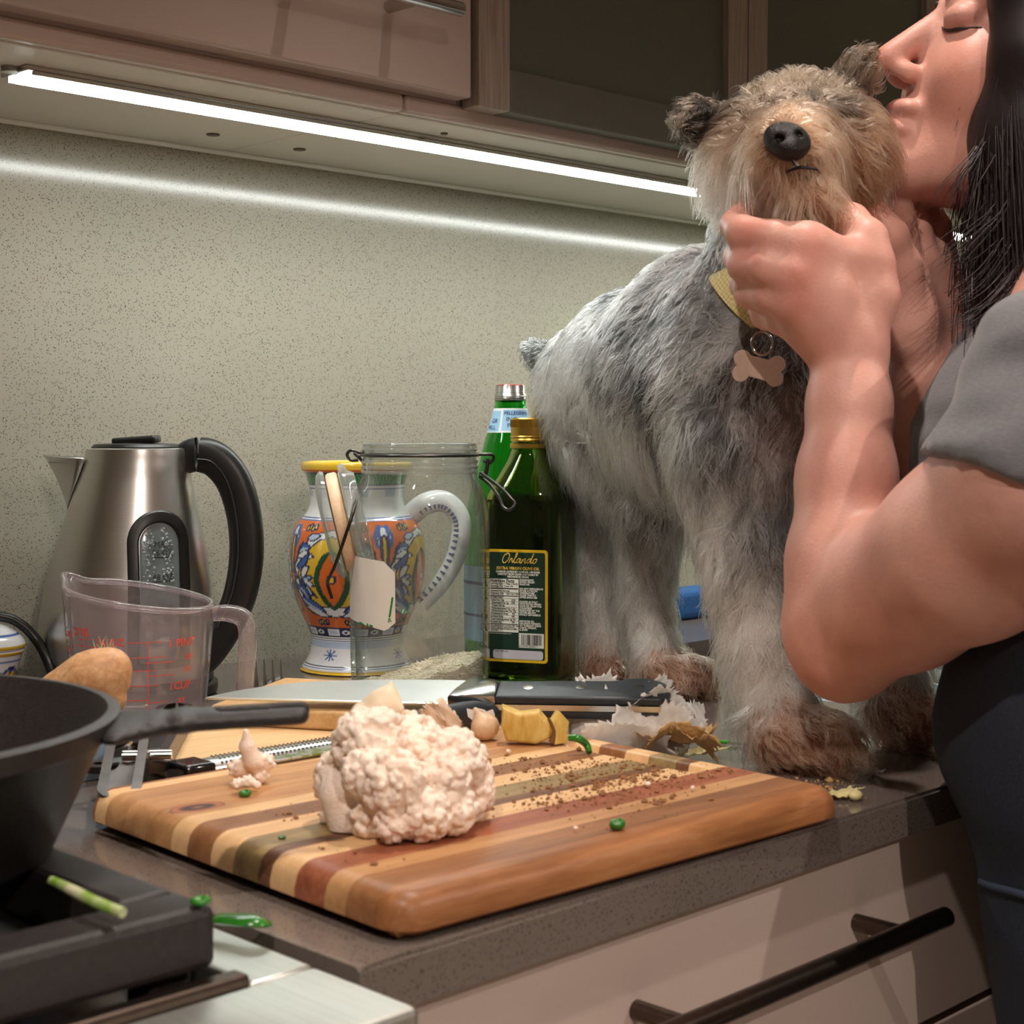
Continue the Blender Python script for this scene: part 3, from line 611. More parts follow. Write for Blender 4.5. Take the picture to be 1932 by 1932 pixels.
channel('arm', np.array([.506, -.372, CT + .026]) - loc, np.array([.455, -.442, CT + .003]) - loc, .024, .016, .0055, M_TONG)
u = unit(A2 - A1); o = A1 + u * .06 + np.array([0, 0, .003]) - loc; k = box('rubber_inlay', (0, 0, 0), (.075, .013, .0025), M_BLACK, tg, .001); k.location = o - np.array([-u[1], u[0], 0]) * .0065 + np.array([0, 0, .002]); k.rotation_euler = (0, 0, math.atan2(u[1], u[0]))
tube('pivot_pin', [A2 - loc + np.array([-.008, .012, .010]), A2 - loc + np.array([.014, -.006, .010])], .004, M_STEELP, tg, 14, smooth=0)
lathe('spring_washer', [(.004, 0), (.011, 0), (.011, .004), (.004, .004)], M_TONG, tg, 24, tuple(A2 - loc + np.array([-.022, .014, .004])), close=True)
# ================================================================== kettle
def glass(name, tint=(1, 1, 1), rough=0.0, ior=1.47):
    t = NT(name); n = t.noise(t.coord(), 40, 2); t.set(col=t.ramp(n, [(.3, tuple(x * .985 for x in tint)), (.7, tint)]), rough=rough, trans=1, ior=ior); MATS[name] = t.m; return t.m
def thinglass(name, tint, edge, refl=1.0, haze=.03, hcol=(.85, .85, .84)):
    t = NT(name); lw = t.n('ShaderNodeLayerWeight'); lw.inputs[0].default_value = .5; n = t.noise(t.coord(), 30, 2)
    tr = t.n('ShaderNodeBsdfTransparent'); t.l(t.mix(t.ramp(lw.outputs['Facing'], [(.45, (0, 0, 0)), (.80, (.45, .45, .45)), (.97, (1, 1, 1))]), t.ramp(n, [(.3, tuple(x * .99 for x in tint)), (.7, tint)]), (*edge, 1)), tr.inputs[0])
    gl = t.n('ShaderNodeBsdfGlossy'); gl.inputs['Roughness'].default_value = .02; fr = t.math('ADD', t.math('MULTIPLY', t.math('POWER', lw.outputs['Facing'], 3.2), .85), .05)
    mx = t.n('ShaderNodeMixShader'); t.l(t.math('MULTIPLY', fr, refl), mx.inputs[0]); t.l(tr.outputs[0], mx.inputs[1]); t.l(gl.outputs[0], mx.inputs[2]); df = t.n('ShaderNodeBsdfDiffuse'); df.inputs[0].default_value = (*hcol, 1); m2 = t.n('ShaderNodeMixShader'); t.l(t.math('MULTIPLY', t.ramp(t.noise(t.coord(), 14, 4), [(.25, (.5,) * 3), (.8, (1, 1, 1))]), haze), m2.inputs[0]); t.l(mx.outputs[0], m2.inputs[1]); t.l(df.outputs[0], m2.inputs[2]); t.l(m2.outputs[0], t.out.inputs[0]); MATS[name] = t.m; return t.m
M_GLASS = thinglass('clear_glass', (.95, .965, .955), (.42, .50, .46)); M_CUPG = thinglass('faint_pink_glass', (.95, .925, .935), (.62, .50, .54), haze=.10, hcol=(.9, .82, .82)); M_RIMG = thinglass('thick_glass', (.86, .89, .87), (.36, .42, .39), 1.4, .22); M_CUPR = thinglass('thick_pink_glass', (.88, .83, .85), (.46, .36, .40), 1.6, .13, (.92, .82, .84))
kc = PY(240, 1300, -.057); kc[2] = CT
kt = empty('electric_kettle', kc, 'brushed steel electric kettle with black handle standing against the wall', 'kettle')
KH = .2085
KR = [(.0175, .0700), (.03, .0708), (.06, .0702), (.095, .0665), (.125, .0598), (.155, .0520), (.18, .0452), (.195, .0422), (.2035, .0408)]
KC = lambda z: .0105 * np.interp(z, [0, .06, .12, .2], [-.06, .0, .42, 1.0])
KRf = lambda z: np.interp(z, [a for a, b in KR], [b for a, b in KR])
def kpt(th, z, off=0):      # th measured from the viewer side, positive to the right
    r = KRf(z) + off; d = BACK * math.cos(th) + RT * math.sin(th); return d * r + RT * KC(z) + np.array([0, 0, z])
n = 96; zs = [p[0] for p in catmull([(a, b, 0) for a, b in KR], 4)]; vs = []; fs = []
for z in zs: vs += [kpt(2 * PI * i / n, z) for i in range(n)]
vs += [kpt(2 * PI * i / n, zs[-1], -.002) + np.array([0, 0, .0008]) for i in range(n)]; vs += [kpt(2 * PI * i / n, zs[-1], -.004) + np.array([0, 0, -.004]) for i in range(n)]; m = len(zs) + 2
for j in range(m - 1):
    for i in range(n): fs.append((j * n + i, j * n + (i + 1) % n, (j + 1) * n + (i + 1) % n, (j + 1) * n + i))
fs.append(tuple(range(n))[::-1]); fs.append(tuple((m - 1) * n + i for i in range(n)))
sharp(fixn(mk('body', vs, fs, M_STEEL, kt)), 50)
lathe('power_base', [(0, 0.0003), (.066, 0.0003), (.074, .003), (.074, .010), (.068, .0135), (0, .0135)], M_BLACK, kt, 64)
lathe('base_band', [(.0685, .0137), (.0705, .0137), (.0705, .0178), (.0685, .0178)], M_BLACK, kt, 64, close=True)
q = RT * KC(.2) + np.array([0, 0, .2002])
lathe('lid', [(0, .0), (.0362, .0), (.0362, .005), (.034, .0072), (.012, .0085), (0, .0085)], M_BLACK, kt, 48, tuple(q))
k = box('lid_latch', (-.018, -.012, 0), (.018, .012, .006), M_BLACK, kt, .002); k.location = q + np.array([0, 0, .0075]); k.rotation_euler = (math.radians(0), math.radians(-4), math.radians(-45))
# spout: open V-shaped beak
vs = []; fs = []; rows = 11; nn = 17
for j in range(rows):
    f = j / (rows - 1); z = .152 + f * .047
    for i in range(nn):
        s = -1 + 2 * i / (nn - 1); th = -PI / 2 + s * .62 * (.02 + .98 * f ** .7); reach = .0275 * f ** 1.15 * (1 - abs(s) ** 1.6)
        vs.append(kpt(th, z, .0012) - RT * reach * 1.25 + np.array([0, 0, .0 if f < 1 else -.0035 + .003 * (1 - abs(s))]))
for j in range(rows - 1):
    for i in range(nn - 1): a0 = j * nn + i; fs.append((a0, a0 + 1, a0 + nn + 1, a0 + nn))
o = mk('spout', vs, fs, M_STEEL, kt); so = o.modifiers.new('thickness', 'SOLIDIFY'); so.thickness = .0014; so.offset = -1
vs2 = [vs[(rows - 2) * nn + i] + np.array([0, 0, -.002]) for i in range(nn)]; mk('spout_mouth', vs2 + [kpt(-PI / 2, .192, -.001)], [(i, i + 1, nn) for i in range(nn - 1)], M_BLACK, kt)
hp = [(345, 868), (372, 858), (408, 868), (441, 908), (461, 975), (465, 1050), (452, 1125), (424, 1190), (392, 1240), (372, 1262)]
zk = 1.304; sec = [(math.copysign(abs(math.cos(a)) ** .7, math.cos(a)), .78 * math.copysign(abs(math.sin(a)) ** .7, math.sin(a))) for a in np.linspace(0, 2 * PI, 20, endpoint=False)]
tube('handle', [P(x, y_, zk) - kc for x, y_ in hp], [.0125, .0145, .0150, .0146, .0142, .0140, .0136, .0128, .0115, .009], M_BLACK, kt, 20, sec=[(y_, x) for x, y_ in sec], up=RT)
tube('handle_seam', [P(x, y_, zk - .0121) - kc for x, y_ in ((372, 866), (400, 872), (428, 908), (446, 975), (449, 1050), (437, 1122), (410, 1184))], .0006, simple('seam_grey', (60, 60, 62), .3), kt, 6)
for i in range(5): a = P(418 + i * 7, 858 + i * 8, zk) - kc; box('thumb_ridge', a + np.array([-.002, -.002, -.0008]), a + np.array([.002, .002, .0022]), M_BLACK, kt, .0006)
# water gauge set into the body
def stadium(w, zt, zb, n=18):
    out = [(w * math.cos(a), zt - w + w * math.sin(a)) for a in np.linspace(0, PI, n)]; return out + [(-w, zz) for zz in np.linspace(zt - w, zb, 8)[1:]] + [(-w * .5, zb), (0, zb), (w * .5, zb)] + [(w, zz) for zz in np.linspace(zb, zt - w, 8)[:-1]]
TH0 = .62
def gmap(x, z, off): return kpt(TH0 + x / KRf(z), z, off)
def ringpatch(name, loops, mat, cap=True):
    vs = []; fs = []; n = len(loops[0][0])
    for L, off in loops: vs += [gmap(x, z, off) for x, z in L]
    for j in range(len(loops) - 1):
        for i in range(n): fs.append((j * n + i, j * n + (i + 1) % n, (j + 1) * n + (i + 1) % n, (j + 1) * n + i))
    if cap:
        c = len(vs); L, off = loops[-1]; mid = [(x * .5, z) for x, z in L]; vs += [gmap(x, z, off) for x, z in mid]; b = (len(loops) - 1) * n
        for i in range(n): fs.append((b + i, b + (i + 1) % n, c + (i + 1) % n, c + i))
        d = len(vs); vs += [gmap(0, z, off) for x, z in mid]
        for i in range(n): fs.append((c + i, c + (i + 1) % n, d + (i + 1) % n, d + i))
    return sharp(mk(name, vs, fs, mat, kt), 50)
zt = .1555; zb = .03
ringpatch('gauge_frame', [(stadium(.0262, zt, zb), -.001), (stadium(.0258, zt - .0004, zb), .0026), (stadium(.0240, zt - .002, zb + .001), .0034), (stadium(.0185, zt - .0085, zb + .005), .0030), (stadium(.0165, zt - .0105, zb + .006), -.0005)], M_BLACK, False)
t = NT('gauge_window'); t.set(col=t.ramp(t.noise(t.coord(), 30, 2), [(.3, srgb(92, 104, 108)), (.7, srgb(120, 132, 136))]), rough=.18, coat=.4); M_WIN = t.m
ringpatch('gauge_window', [(stadium(.0166, zt - .0104, zb + .006), .0004), (stadium(.015, zt - .012, zb + .007), .0008)], M_WIN)
M_INK = simple('black_ink', (20, 20, 22), .5, var=.05)
for s, z, u in (('MAX', .1262, 0), ('56 OZ', .1194, 1), ('48 OZ', .1005, 1), ('36 OZ', .0748, 1), ('24 OZ', .0525, 1)):
    textobj('marking', s, .0068, lambda x, y_, z=z: gmap(x + .0015, z + y_, .0012), M_INK, kt, 'CENTER', sx=.92)
    if u:
        vs = [gmap(x + .0015, z - .0016 + dz, .0012) for dz in (0, .0007) for x in np.linspace(-.0085, .0085, 5)]; mk('marking_line', vs, [(i, i + 1, i + 6, i + 5) for i in range(4)], M_INK, kt)
# condensation droplets in the window
M_DROP = simple('water_droplet', (150, 160, 165), .08, var=.05, coat=.5); vs = []; fs = []
for i in range(130):
    z = random.uniform(.098, .141); x = random.choice((-1, 1)) * random.uniform(.003, .0125) + (-.002); 
    if z < .112 and x < 0 and random.random() < .5: continue
    if z > .132: x *= .75
    r = random.uniform(.0005, .0014); c = gmap(x, z, .0008); nn_ = unit(gmap(x, z, .01) - c); tx = unit(np.cross([0, 0, 1], nn_)); ty = np.cross(nn_, tx); b = len(vs)
    for rr, hh in ((1, 0), (.7, .5), (0, .7)):
        for a in np.linspace(0, 2 * PI, 8, endpoint=False): vs.append(c + r * (rr * (math.cos(a) * tx + math.sin(a) * ty) + hh * nn_))
    for j in range(2):
        for i2 in range(8): fs.append((b + j * 8 + i2, b + j * 8 + (i2 + 1) % 8, b + (j + 1) * 8 + (i2 + 1) % 8, b + (j + 1) * 8 + i2))
o = mk('droplets', vs, fs, M_DROP, kt); o['kind'] = 'stuff'
# power cord of the kettle
o = tube('power_cord', [P(-60, 1170, 1.25), P(0, 1163, 1.255), P(40, 1178, 1.26), P(72, 1212, 1.262), P(93, 1255, 1.255), P(104, 1295, 1.235), P(112, 1345, 1.20), np.append(P(130, 1395, 1.15)[:2], CT + .0045)], .0040, simple('cord_black', (24, 23, 23), .35), None, 12)
setp(o, 'black power cord arching behind the painted ceramic pot', 'cord')
# ================================================================== measuring cup
cc = P(265, 1360, 1.178); cc[2] = CT
mc = empty('measuring_cup', cc, 'clear glass measuring cup with red markings in front of the kettle', 'measuring cup')
def cuppt(th, f, inner=0):   # f 0..1 from base to rim
    sp = math.exp(-((th + PI / 2 + .25) / .20) ** 2); zt_ = .0945 - .0085 * math.sin(th + .2) + .006 * sp
    z = .0006 + f * zt_; r = .0462 + .0090 * f ** .8
    if f < .06: r -= .004 * (1 - f / .06)
    r -= inner; r += sp * .0075 * max(0, (f - .72) / .28) ** 2
    if inner: z = max(z, .007)
    d = BACK * math.cos(th) + RT * math.sin(th); return d * max(r, .0001) + np.array([0, 0, z])
n = 96; fo = [0, .02, .06] + list(np.linspace(.12, .97, 14)) + [1.0]; rows = [[cuppt(2 * PI * i / n - PI, f) for i in range(n)] for f in fo]
rows.append([(np.array(cuppt(2 * PI * i / n - PI, 1.0)) + np.array(cuppt(2 * PI * i / n - PI, 1.0, .0042))) / 2 + np.array([0, 0, .0018]) for i in range(n)])
rows += [[cuppt(2 * PI * i / n - PI, f, .0040) for i in range(n)] for f in fo[::-1][:-1]]
vs = [p for r_ in rows for p in r_]; fs = []
for j in range(len(rows) - 1):
    for i in range(n): fs.append((j * n + i, j * n + (i + 1) % n, (j + 1) * n + (i + 1) % n, (j + 1) * n + i))
fs.append(tuple(range(n))[::-1]); fs.append(tuple((len(rows) - 1) * n + i for i in range(n)))
fixn(mk('glass_body', vs, fs, M_CUPG, mc))
tube('rim', [(np.array(cuppt(2 * PI * i / n - PI, 1.0)) + np.array(cuppt(2 * PI * i / n - PI, 1.0, .0042))) / 2 + np.array([0, 0, .0012]) for i in range(n)], .0026, M_CUPR, mc, 8, closed=True, smooth=0)
hs = [(math.copysign(abs(math.cos(a)) ** .55, math.cos(a)), 1.25 * math.copysign(abs(math.sin(a)) ** .55, math.sin(a))) for a in np.linspace(0, 2 * PI, 16, endpoint=False)]
tube('handle', [RT * .0556 + np.array([0, 0, .083]), RT * .066 + np.array([0, 0, .0835]), RT * .0765 + np.array([0, 0, .080]), RT * .0805 + np.array([0, 0, .070]), RT * .0795 + np.array([0, 0, .045]), RT * .0775 + np.array([0, 0, .020]), RT * .076 + np.array([0, 0, .008])], [.0055, .0062, .0066, .0066, .0062, .006, .0055], M_CUPR, mc, 16, sec=hs, up=BACK)
M_RED = simple('red_print', (226, 92, 78), .5, var=.06)
def cmap(th0, z0):
    def fn(x, y_):
        th = th0 + x / .053; zt_ = .0945 - .0085 * math.sin(th + .2); return cuppt(th, (z0 + y_) / zt_) * np.array([1.012, 1.012, 1])
    return fn
for s, th, z, sz, al in (('16 OZ', -.16, .0655, .0075, 'CENTER'), ('1 PINT', .82, .0635, .0078, 'CENTER'), ('1CUP', .82, .032, .0080, 'CENTER'), ('2CUPS', -1.02, .069, .0066, 'CENTER'), ('1 1/2', -1.02, .058, .0052, 'CENTER'), ('1 1/4', -1.02, .0475, .0052, 'CENTER'), ('1CUP', -1.0, .037, .006, 'CENTER'), ('2/3', .95, .0535, .0052, 'CENTER'), ('1/3', .92, .0445, .0052, 'CENTER'), ('2/3', .85, .022, .005, 'CENTER'), ('1/3', .80, .0105, .0052, 'CENTER'), ('12', -.02, .0545, .0055, 'CENTER')):
    textobj('red_marking', s, sz, cmap(th, z), M_RED, mc, al, bold=.0002, div=True)
textobj('red_marking', 'arc', .013, lambda x, y_: cmap(-.62, .0715)(-x, y_), M_RED, mc, 'CENTER', bold=.0002, div=True)
for th0, th1, z in ((-.75, -.45, .069), (-.80, -.35, .064), (-.78, -.25, .057), (-.78, -.55, .0485), (.05, .55, .0675), (.12, .62, .0565), (.30, .70, .0525), (.05, .45, .047), (.32, .72, .043), (.05, .5, .036), (.05, .35, .0255), (.32, .62, .0235), (.05, .3, .0165), (.32, .7, .0135)):
    F2 = cmap(0, z); ts = np.linspace(th0, th1, 6); vs = [F2(a * .053, dz) for dz in (0, .0006) for a in ts]; mk('red_line', vs, [(i, i + 1, i + 7, i + 6) for i in range(5)], M_RED, mc)
for th, z0, z1 in ((-.62, .03, .0695), (.34, .006, .068)):
    F2 = cmap(0, 0); zz = np.linspace(z0, z1, 8); vs = [F2(th * .053 + dx, z) for dx in (0, .0006) for z in zz]; mk('red_line', vs, [(i, i + 1, i + 9, i + 8) for i in range(7)], M_RED, mc)
# ================================================================== painted ceramics (majolica)
NAVY = np.array(srgb(34, 46, 92)[:3]); BLUE = np.array(srgb(66, 104, 178)[:3]); LBLUE = np.array(srgb(190, 206, 234)[:3]); WHT = np.array(srgb(236, 238, 242)[:3]); YEL = np.array(srgb(232, 190, 52)[:3]); ORG = np.array(srgb(222, 110, 42)[:3]); GRN = np.array(srgb(88, 166, 116)[:3]); DGR = np.array(srgb(38, 84, 58)[:3])
def inpoly(x, y, poly):
    poly = np.array(poly); r = np.zeros(x.shape, bool); j = len(poly) - 1
    for i in range(len(poly)):
        xi, yi = poly[i]; xj, yj = poly[j]
        if yi != yj: r ^= ((yi > y) != (yj > y)) & (x < (xj - xi) * (y - yi) / (yj - yi) + xi)
        j = i
    return r
def segd(x, y, pts, asp):
    d = np.full(x.shape, 9.0); pts = np.array(pts)
    for a, b in zip(pts[:-1], pts[1:]):
        bx_, by_ = (b[0] - a[0]) * asp, b[1] - a[1]; px, py = (x - a[0]) * asp, y - a[1]
        t_ = np.clip((px * bx_ + py * by_) / (bx_ * bx_ + by_ * by_ + 1e-12), 0, 1); d = np.minimum(d, np.hypot(px - t_ * bx_, py - t_ * by_))
    return d
def leaf(a, b, w, bend=0):
    a, b = np.array(a, float), np.array(b, float); d = b - a; nrm = np.array([-d[1], d[0]]); c = []
    f = np.linspace(0, 1, 9); up_ = [a + d * t_ + nrm * (bend * math.sin(PI * t_) + w * math.sin(PI * t_) ** .8) for t_ in f]; dn = [a + d * t_ + nrm * (bend * math.sin(PI * t_) - w * math.sin(PI * t_) ** .8) for t_ in f[::-1]]
    return [tuple(p) for p in up_ + dn[1:-1]]
def body_motif(s, v):
    """s -0.5..0.5 across one repeat, v 0 top .. 1 bottom; mirror symmetric"""
    A = .52; a = np.abs(s); c = np.tile(ORG, s.shape + (1,)); a_ = a
    def fill(poly, col, edge=NAVY, ew=.006):
        nonlocal c
        c[inpoly(a_, v, poly)] = col
        if edge is not None: c[segd(a_, v, list(poly) + [poly[0]], A) < ew] = edge
    def line(pts, w_, col): c[segd(a_, v, [tuple(p) for p in catmull([np.array(p) for p in pts], 5)], A) < w_] = col
    fill([(-.1, .06), (.10, .10), (.2, .13), (.34, .24), (.44, .40), (.47, .52), (.44, .68), (.36, .80), (.2, .88), (-.1, .90)], WHT)
    fill([(-.1, .12), (.12, .17), (.22, .24), (.33, .36), (.40, .50), (.37, .66), (.28, .76), (.12, .80), (-.1, .80)], YEL)
    fill([(-.1, .24), (.05, .32), (.12, .44), (.15, .54), (.12, .66), (.06, .76), (-.06, .84)], DGR, DGR, .022); fill([(0, .27), (.05, .35), (.105, .45), (.13, .54), (.105, .65), (.05, .74), (0, .79)], ORG, None)
    fill([(-.05, .50), (.03, .505), (.04, .535), (.03, .565), (-.05, .57)], YEL, NAVY, .007)
    for L, col in ((leaf((.40, .30), (.22, .24), .24, .12), BLUE), (leaf((.41, .34), (.18, .33), .16, .1), WHT), (leaf((.42, .44), (.24, .30), .16, -.1), BLUE),
                   (leaf((.34, .55), (.20, .52), .22), BLUE), (leaf((.34, .56), (.19, .60), .20), WHT), (leaf((.34, .57), (.22, .70), .18), WHT), (leaf((.35, .54), (.24, .42), .24, .1), WHT), (leaf((.36, .55), (.31, .68), .2), BLUE),
                   (leaf((.43, .60), (.26, .76), .2, .1), BLUE), (leaf((.42, .72), (.10, .85), .2, -.06), BLUE), (leaf((.38, .80), (.06, .90), .10), WHT), (leaf((.28, .16), (.12, .13), .2), LBLUE)): fill(L, col)
    for L in (leaf((.40, .31), (.24, .26), .08, .12), leaf((.42, .62), (.29, .74), .07, .1), leaf((.40, .73), (.14, .84), .06, -.06), leaf((.34, .55), (.22, .52), .06)): fill(L, LBLUE, None)
    for pts in ([(.45, .46), (.43, .52), (.45, .55), (.46, .52)], [(.45, .58), (.43, .62), (.45, .66), (.46, .62)], [(.33, .2), (.38, .28), (.42, .38)], [(.35, .56), (.42, .53)], [(.34, .57), (.26, .62), (.18, .71)]): line(pts, .008, NAVY)
    # bulb and stem between the panels
    for L in (leaf((.5, .20), (.42, .10), .4), leaf((.5, .16), (.45, .04), .35), leaf((.5, .26), (.43, .17), .3)): fill(L, WHT, BLUE, .008)
    fill([(.56, .03), (.46, .06), (.45, .14), (.47, .22), (.56, .26)], WHT, BLUE, .008)
    fill([(.56, .12), (.475, .14), (.465, .24), (.474, .38), (.482, .48), (.56, .50)], YEL, NAVY, .009); fill([(.56, .56), (.485, .58), (.478, .7), (.465, .80), (.48, .86), (.56, .87)], YEL, NAVY, .009)
    for i in range(4): fill([(.20 + .035 * i + .02 * math.cos(t_), .055 + .012 * (i % 2) + .028 * math.sin(t_)) for t_ in np.linspace(0, 2 * PI, 10, endpoint=False)], YEL, NAVY, .006); fill([(.12 + .035 * i + .02 * math.cos(t_), .945 + .01 * (i % 2) + .025 * math.sin(t_)) for t_ in np.linspace(0, 2 * PI, 10, endpoint=False)], YEL, NAVY, .006)
    return c
def lathe_painted(name, prof, paint, mat, parent, n, phase, extra=()):
    prof = np.array(prof); m = len(prof); th = np.arange(n) * 2 * PI / n
    X = np.array([[RT * math.sin(t_) + BACK * math.cos(t_) for t_ in th]])[0]
    v = (prof[:, None, 0, None] * X[None]) + np.array([0, 0, 1.0]) * prof[:, None, 1, None]; v = v.reshape(-1, 3)
    I, J = np.meshgrid(np.arange(m - 1), np.arange(n), indexing='ij'); q = np.stack([I * n + J, I * n + (J + 1) % n, (I + 1) * n + (J + 1) % n, (I + 1) * n + J], -1).reshape(-1, 4)
    cols = paint(np.repeat(prof[:, 1][:, None], n, 1), np.repeat(th[None], m, 0), np.repeat(np.arange(m)[:, None], n, 1)).reshape(-1, 3)
    o = npmesh(name, v, q, mat, parent, cols=cols); return fixn(o)
M_MAJ = attrmat('majolica_glaze', rough=.12, coat=.6)
vc = P(675, 1272, 1.457); vc[2] = CT; mpx = 1.457 / FPX
va = empty('majolica_jug', vc, 'hand painted orange, yellow and blue ceramic jug behind the glass jar', 'jug')
pr_ = [(50, 1273), (104, 1272), (105, 1268), (103, 1262), (97, 1255), (90, 1240), (87, 1222), (88, 1208), (92, 1196), (98, 1182), (108, 1160), (117, 1138), (125, 1108), (128, 1080), (128, 1055), (125, 1028), (118, 1006), (108, 992), (98, 982), (90, 968), (87, 950), (89, 932), (94, 912), (98, 903), (103, 899), (104, 890), (101, 884), (95, 883), (90, 890), (85, 930), (82, 960)]
pf = [(a[0] * mpx, (1273 - a[1]) * mpx) for a in catmull([(x, y_, 0) for x, y_ in pr_], 9)]
def vpaint(z, th, row):
    y_ = 1273 - z / mpx; c = np.tile(WHT, z.shape + (1,)); inner = row > 9 * 26
    sN = ((th + math.radians(16)) / (PI / 2)) % 1; sN = np.where(sN > .5, sN - 1, sN); vv = (y_ - 990) / 195; b = (vv > 0) & (vv < 1)
    bm_ = body_motif(sN, np.clip(vv, 0, 1)); c = np.where(b[..., None], bm_, c)
    def band(y0, y1, col, cond=True): c[(y_ >= y0) & (y_ < y1) & cond] = col
    band(0, 897, YEL); band(897, 903, ORG); band(903, 925, GRN); L = np.abs(((th * 7) % 1) - .5) * 2; lz = (y_ - 903) / 22
    band(903, 925, DGR * .6, np.abs(lz - L) < .10); band(903, 925, DGR * .6, np.abs(lz - 1 + L) < .07); band(902, 904, NAVY); band(924, 926, NAVY); band(930, 932.5, BLUE); band(933, 948, LBLUE, np.sin(th * 9) > .2); band(984, 986, BLUE); band(988, 990.5, BLUE)
    band(1185, 1186.5, NAVY); band(1186, 1203, NAVY); u_ = (th * 5 / (2 * PI) * 2.2) % 1
    band(1188.5, 1200.5, WHT, (u_ > .1) & (u_ < .55)); band(1191, 1198, LBLUE, (u_ > .16) & (u_ < .46)); band(1190, 1199, WHT, np.hypot((u_ - .77) * 30, (y_ - 1194.5)) < 4.3); band(1193, 1196.5, NAVY, np.hypot((u_ - .77) * 30, (y_ - 1194.5)) < 2)
    band(1206, 1207.6, NAVY); band(1210, 1211.4, BLUE); band(1213, 1224, LBLUE, True); band(1257, 1258.6, NAVY); band(1260.5, 1262, BLUE); band(1266, 1290, YEL)
    for ang in (0, .8, 1.6, 2.4):
        for base in (-.5, 1.07, 2.64, 4.21):
            dx = (((th - base + PI) % (2 * PI)) - PI) * 88; dy = y_ - 1238; d_ = np.abs(dx * math.sin(ang) - dy * math.cos(ang)); c[(d_ < 1.3) & (np.hypot(dx, dy * 1.4) < 15)] = BLUE
    c[inner & (y_ > 890)] = WHT; return c
lathe_painted('painted_body', pf, vpaint, M_MAJ, va, 420, 0)
hpts = [(762, 985), (800, 952), (838, 946), (866, 972), (870, 1010), (856, 1060), (828, 1105), (795, 1140)]
hw = [P(x, y_, 1.457) - vc for x, y_ in hpts]; hh = tube('handle', hw, [.010, .0105, .010, .0095, .0095, .009, .0085, .008], simple('white_glaze', (232, 234, 238), .12, var=.02, coat=.5), va, 14)
pts = catmull(hw, 8)
for i in range(6, len(pts) - 2, 2):
    c = pts[i]; t_ = unit(pts[i + 1] - pts[i - 1]); inn = unit(np.cross(t_, BACK)); tube('brush_dash', [c + BACK * .0072 - inn * .0066 * (1 if inn @ (P(820, 1040, 1.457) - vc - c) < 0 else -1) * 1.0, c + BACK * .0095 - inn * .0026 * (1 if inn @ (P(820, 1040, 1.457) - vc - c) < 0 else -1)], [.0008, .0016], simple('cobalt_paint', (72, 92, 140), .2), va, 6, smooth=0)
pcn = P(-22, 1300, 1.245); pcn[2] = CT; mp2 = 1.245 / FPX
pot = empty('ceramic_pot', pcn, 'small white ceramic pot with blue and ochre painted bands at the left edge', 'pot')
zz = lambda y_: 1.14 - (y_ - 809) * mp2 - CT
def ppaint(z, th, row):
    y_ = 809 + (1.14 - CT - z) / mp2; c = np.tile(WHT, z.shape + (1,)); 
    for a, b, col in ((1192, 1196, BLUE), (1213, 1221, YEL * .85), (1226, 1233, YEL * .85), (1241, 1246, BLUE)): c[(y_ > a) & (y_ < b)] = col
    w_ = 1278 + 9 * np.sin(th * 4) ; d_ = np.abs(y_ - w_); c[d_ < 14] = BLUE; c[(d_ < 7)] = YEL * .9; c[(np.abs(d_ - 14) < 1.6)] = NAVY * .5; c[(np.sin(th * 22 + y_ * .2) > .75) & (y_ > 1258) & (y_ < 1320)] = NAVY * .6
    return c
pl = [(40, 1322), (46, 1300), (55, 1260), (61, 1238), (63, 1233), (67, 1228), (66, 1224)]; ld = [(64, 1222.5), (69, 1219), (69, 1213), (64, 1203), (52, 1192), (32, 1180), (12, 1174), (10, 1168), (13, 1160), (9, 1152), (0, 1150)]
base_y = 809 + .22 / mp2
lathe_painted('pot_body', [(.5 * mp2, .0005), (42 * mp2, .0005)] + [(a[0] * mp2, zz(a[1])) for a in catmull([(42, base_y, 0)] + [(x, y_, 0) for x, y_ in pl], 6)][1:] + [(50 * mp2, zz(1224))], ppaint, M_MAJ, pot, 96, 0)
lathe_painted('pot_lid', [(0.1 * mp2, zz(1222.5))] + [(a[0] * mp2, zz(a[1])) for a in catmull([(x, y_, 0) for x, y_ in ld], 6)], ppaint, M_MAJ, pot, 96, 0)
# ================================================================== clip-top jar with rice
jc = P(793, 1310, 1.31); jc[2] = CT; jm = 1.31 / FPX
ja = empty('clip_top_jar', jc, 'large open clip-top glass jar with its lid hanging at the left', 'jar')
J = lambda y_: 1.14 - (y_ - 809) * jm - CT
jo = [(0, J(1310) + .0003), (.046, J(1310) + .0003), (.053, .004), (.0565, .012), (.0575, .03), (.0578, J(1000)), (.0572, J(965)), (.0545, J(938)), (.0505, J(915)), (.0475, J(900)), (.0468, J(890)), (.0478, J(884)), (.0468, J(878)), (.0476, J(873)), (.0466, J(868)), (.0458, J(858)), (.0466, J(850)), (.047, J(844)), (.0462, J(837)), (.0440, J(834.5))]
jo[0] = (0, .0006); jo[1] = (.046, .0006)
ji = [(.0415, J(836)), (.0408, J(842)), (.0418, J(860)), (.0428, J(895)), (.046, J(912)), (.0502, J(935)), (.0532, J(965)), (.0538, J(1000)), (.0536, .03), (.0525, .014), (.048, .0075), (0, .0068)]
lathe('glass_body', jo + ji, M_GLASS, ja, 96, ang=60)
for zy, rr_ in ((838, .0455), (848, .0462), (870, .0468), (880, .0470), (889, .0468), (1296, .0555)):
    tube('glass_ridge', [RT * rr_ * math.sin(a) + BACK * rr_ * math.cos(a) + np.array([0, 0, max(J(zy), .003)]) for a in np.linspace(0, 2 * PI, 64, endpoint=False)], .0015, M_RIMG, ja, 6, closed=True, smooth=0)
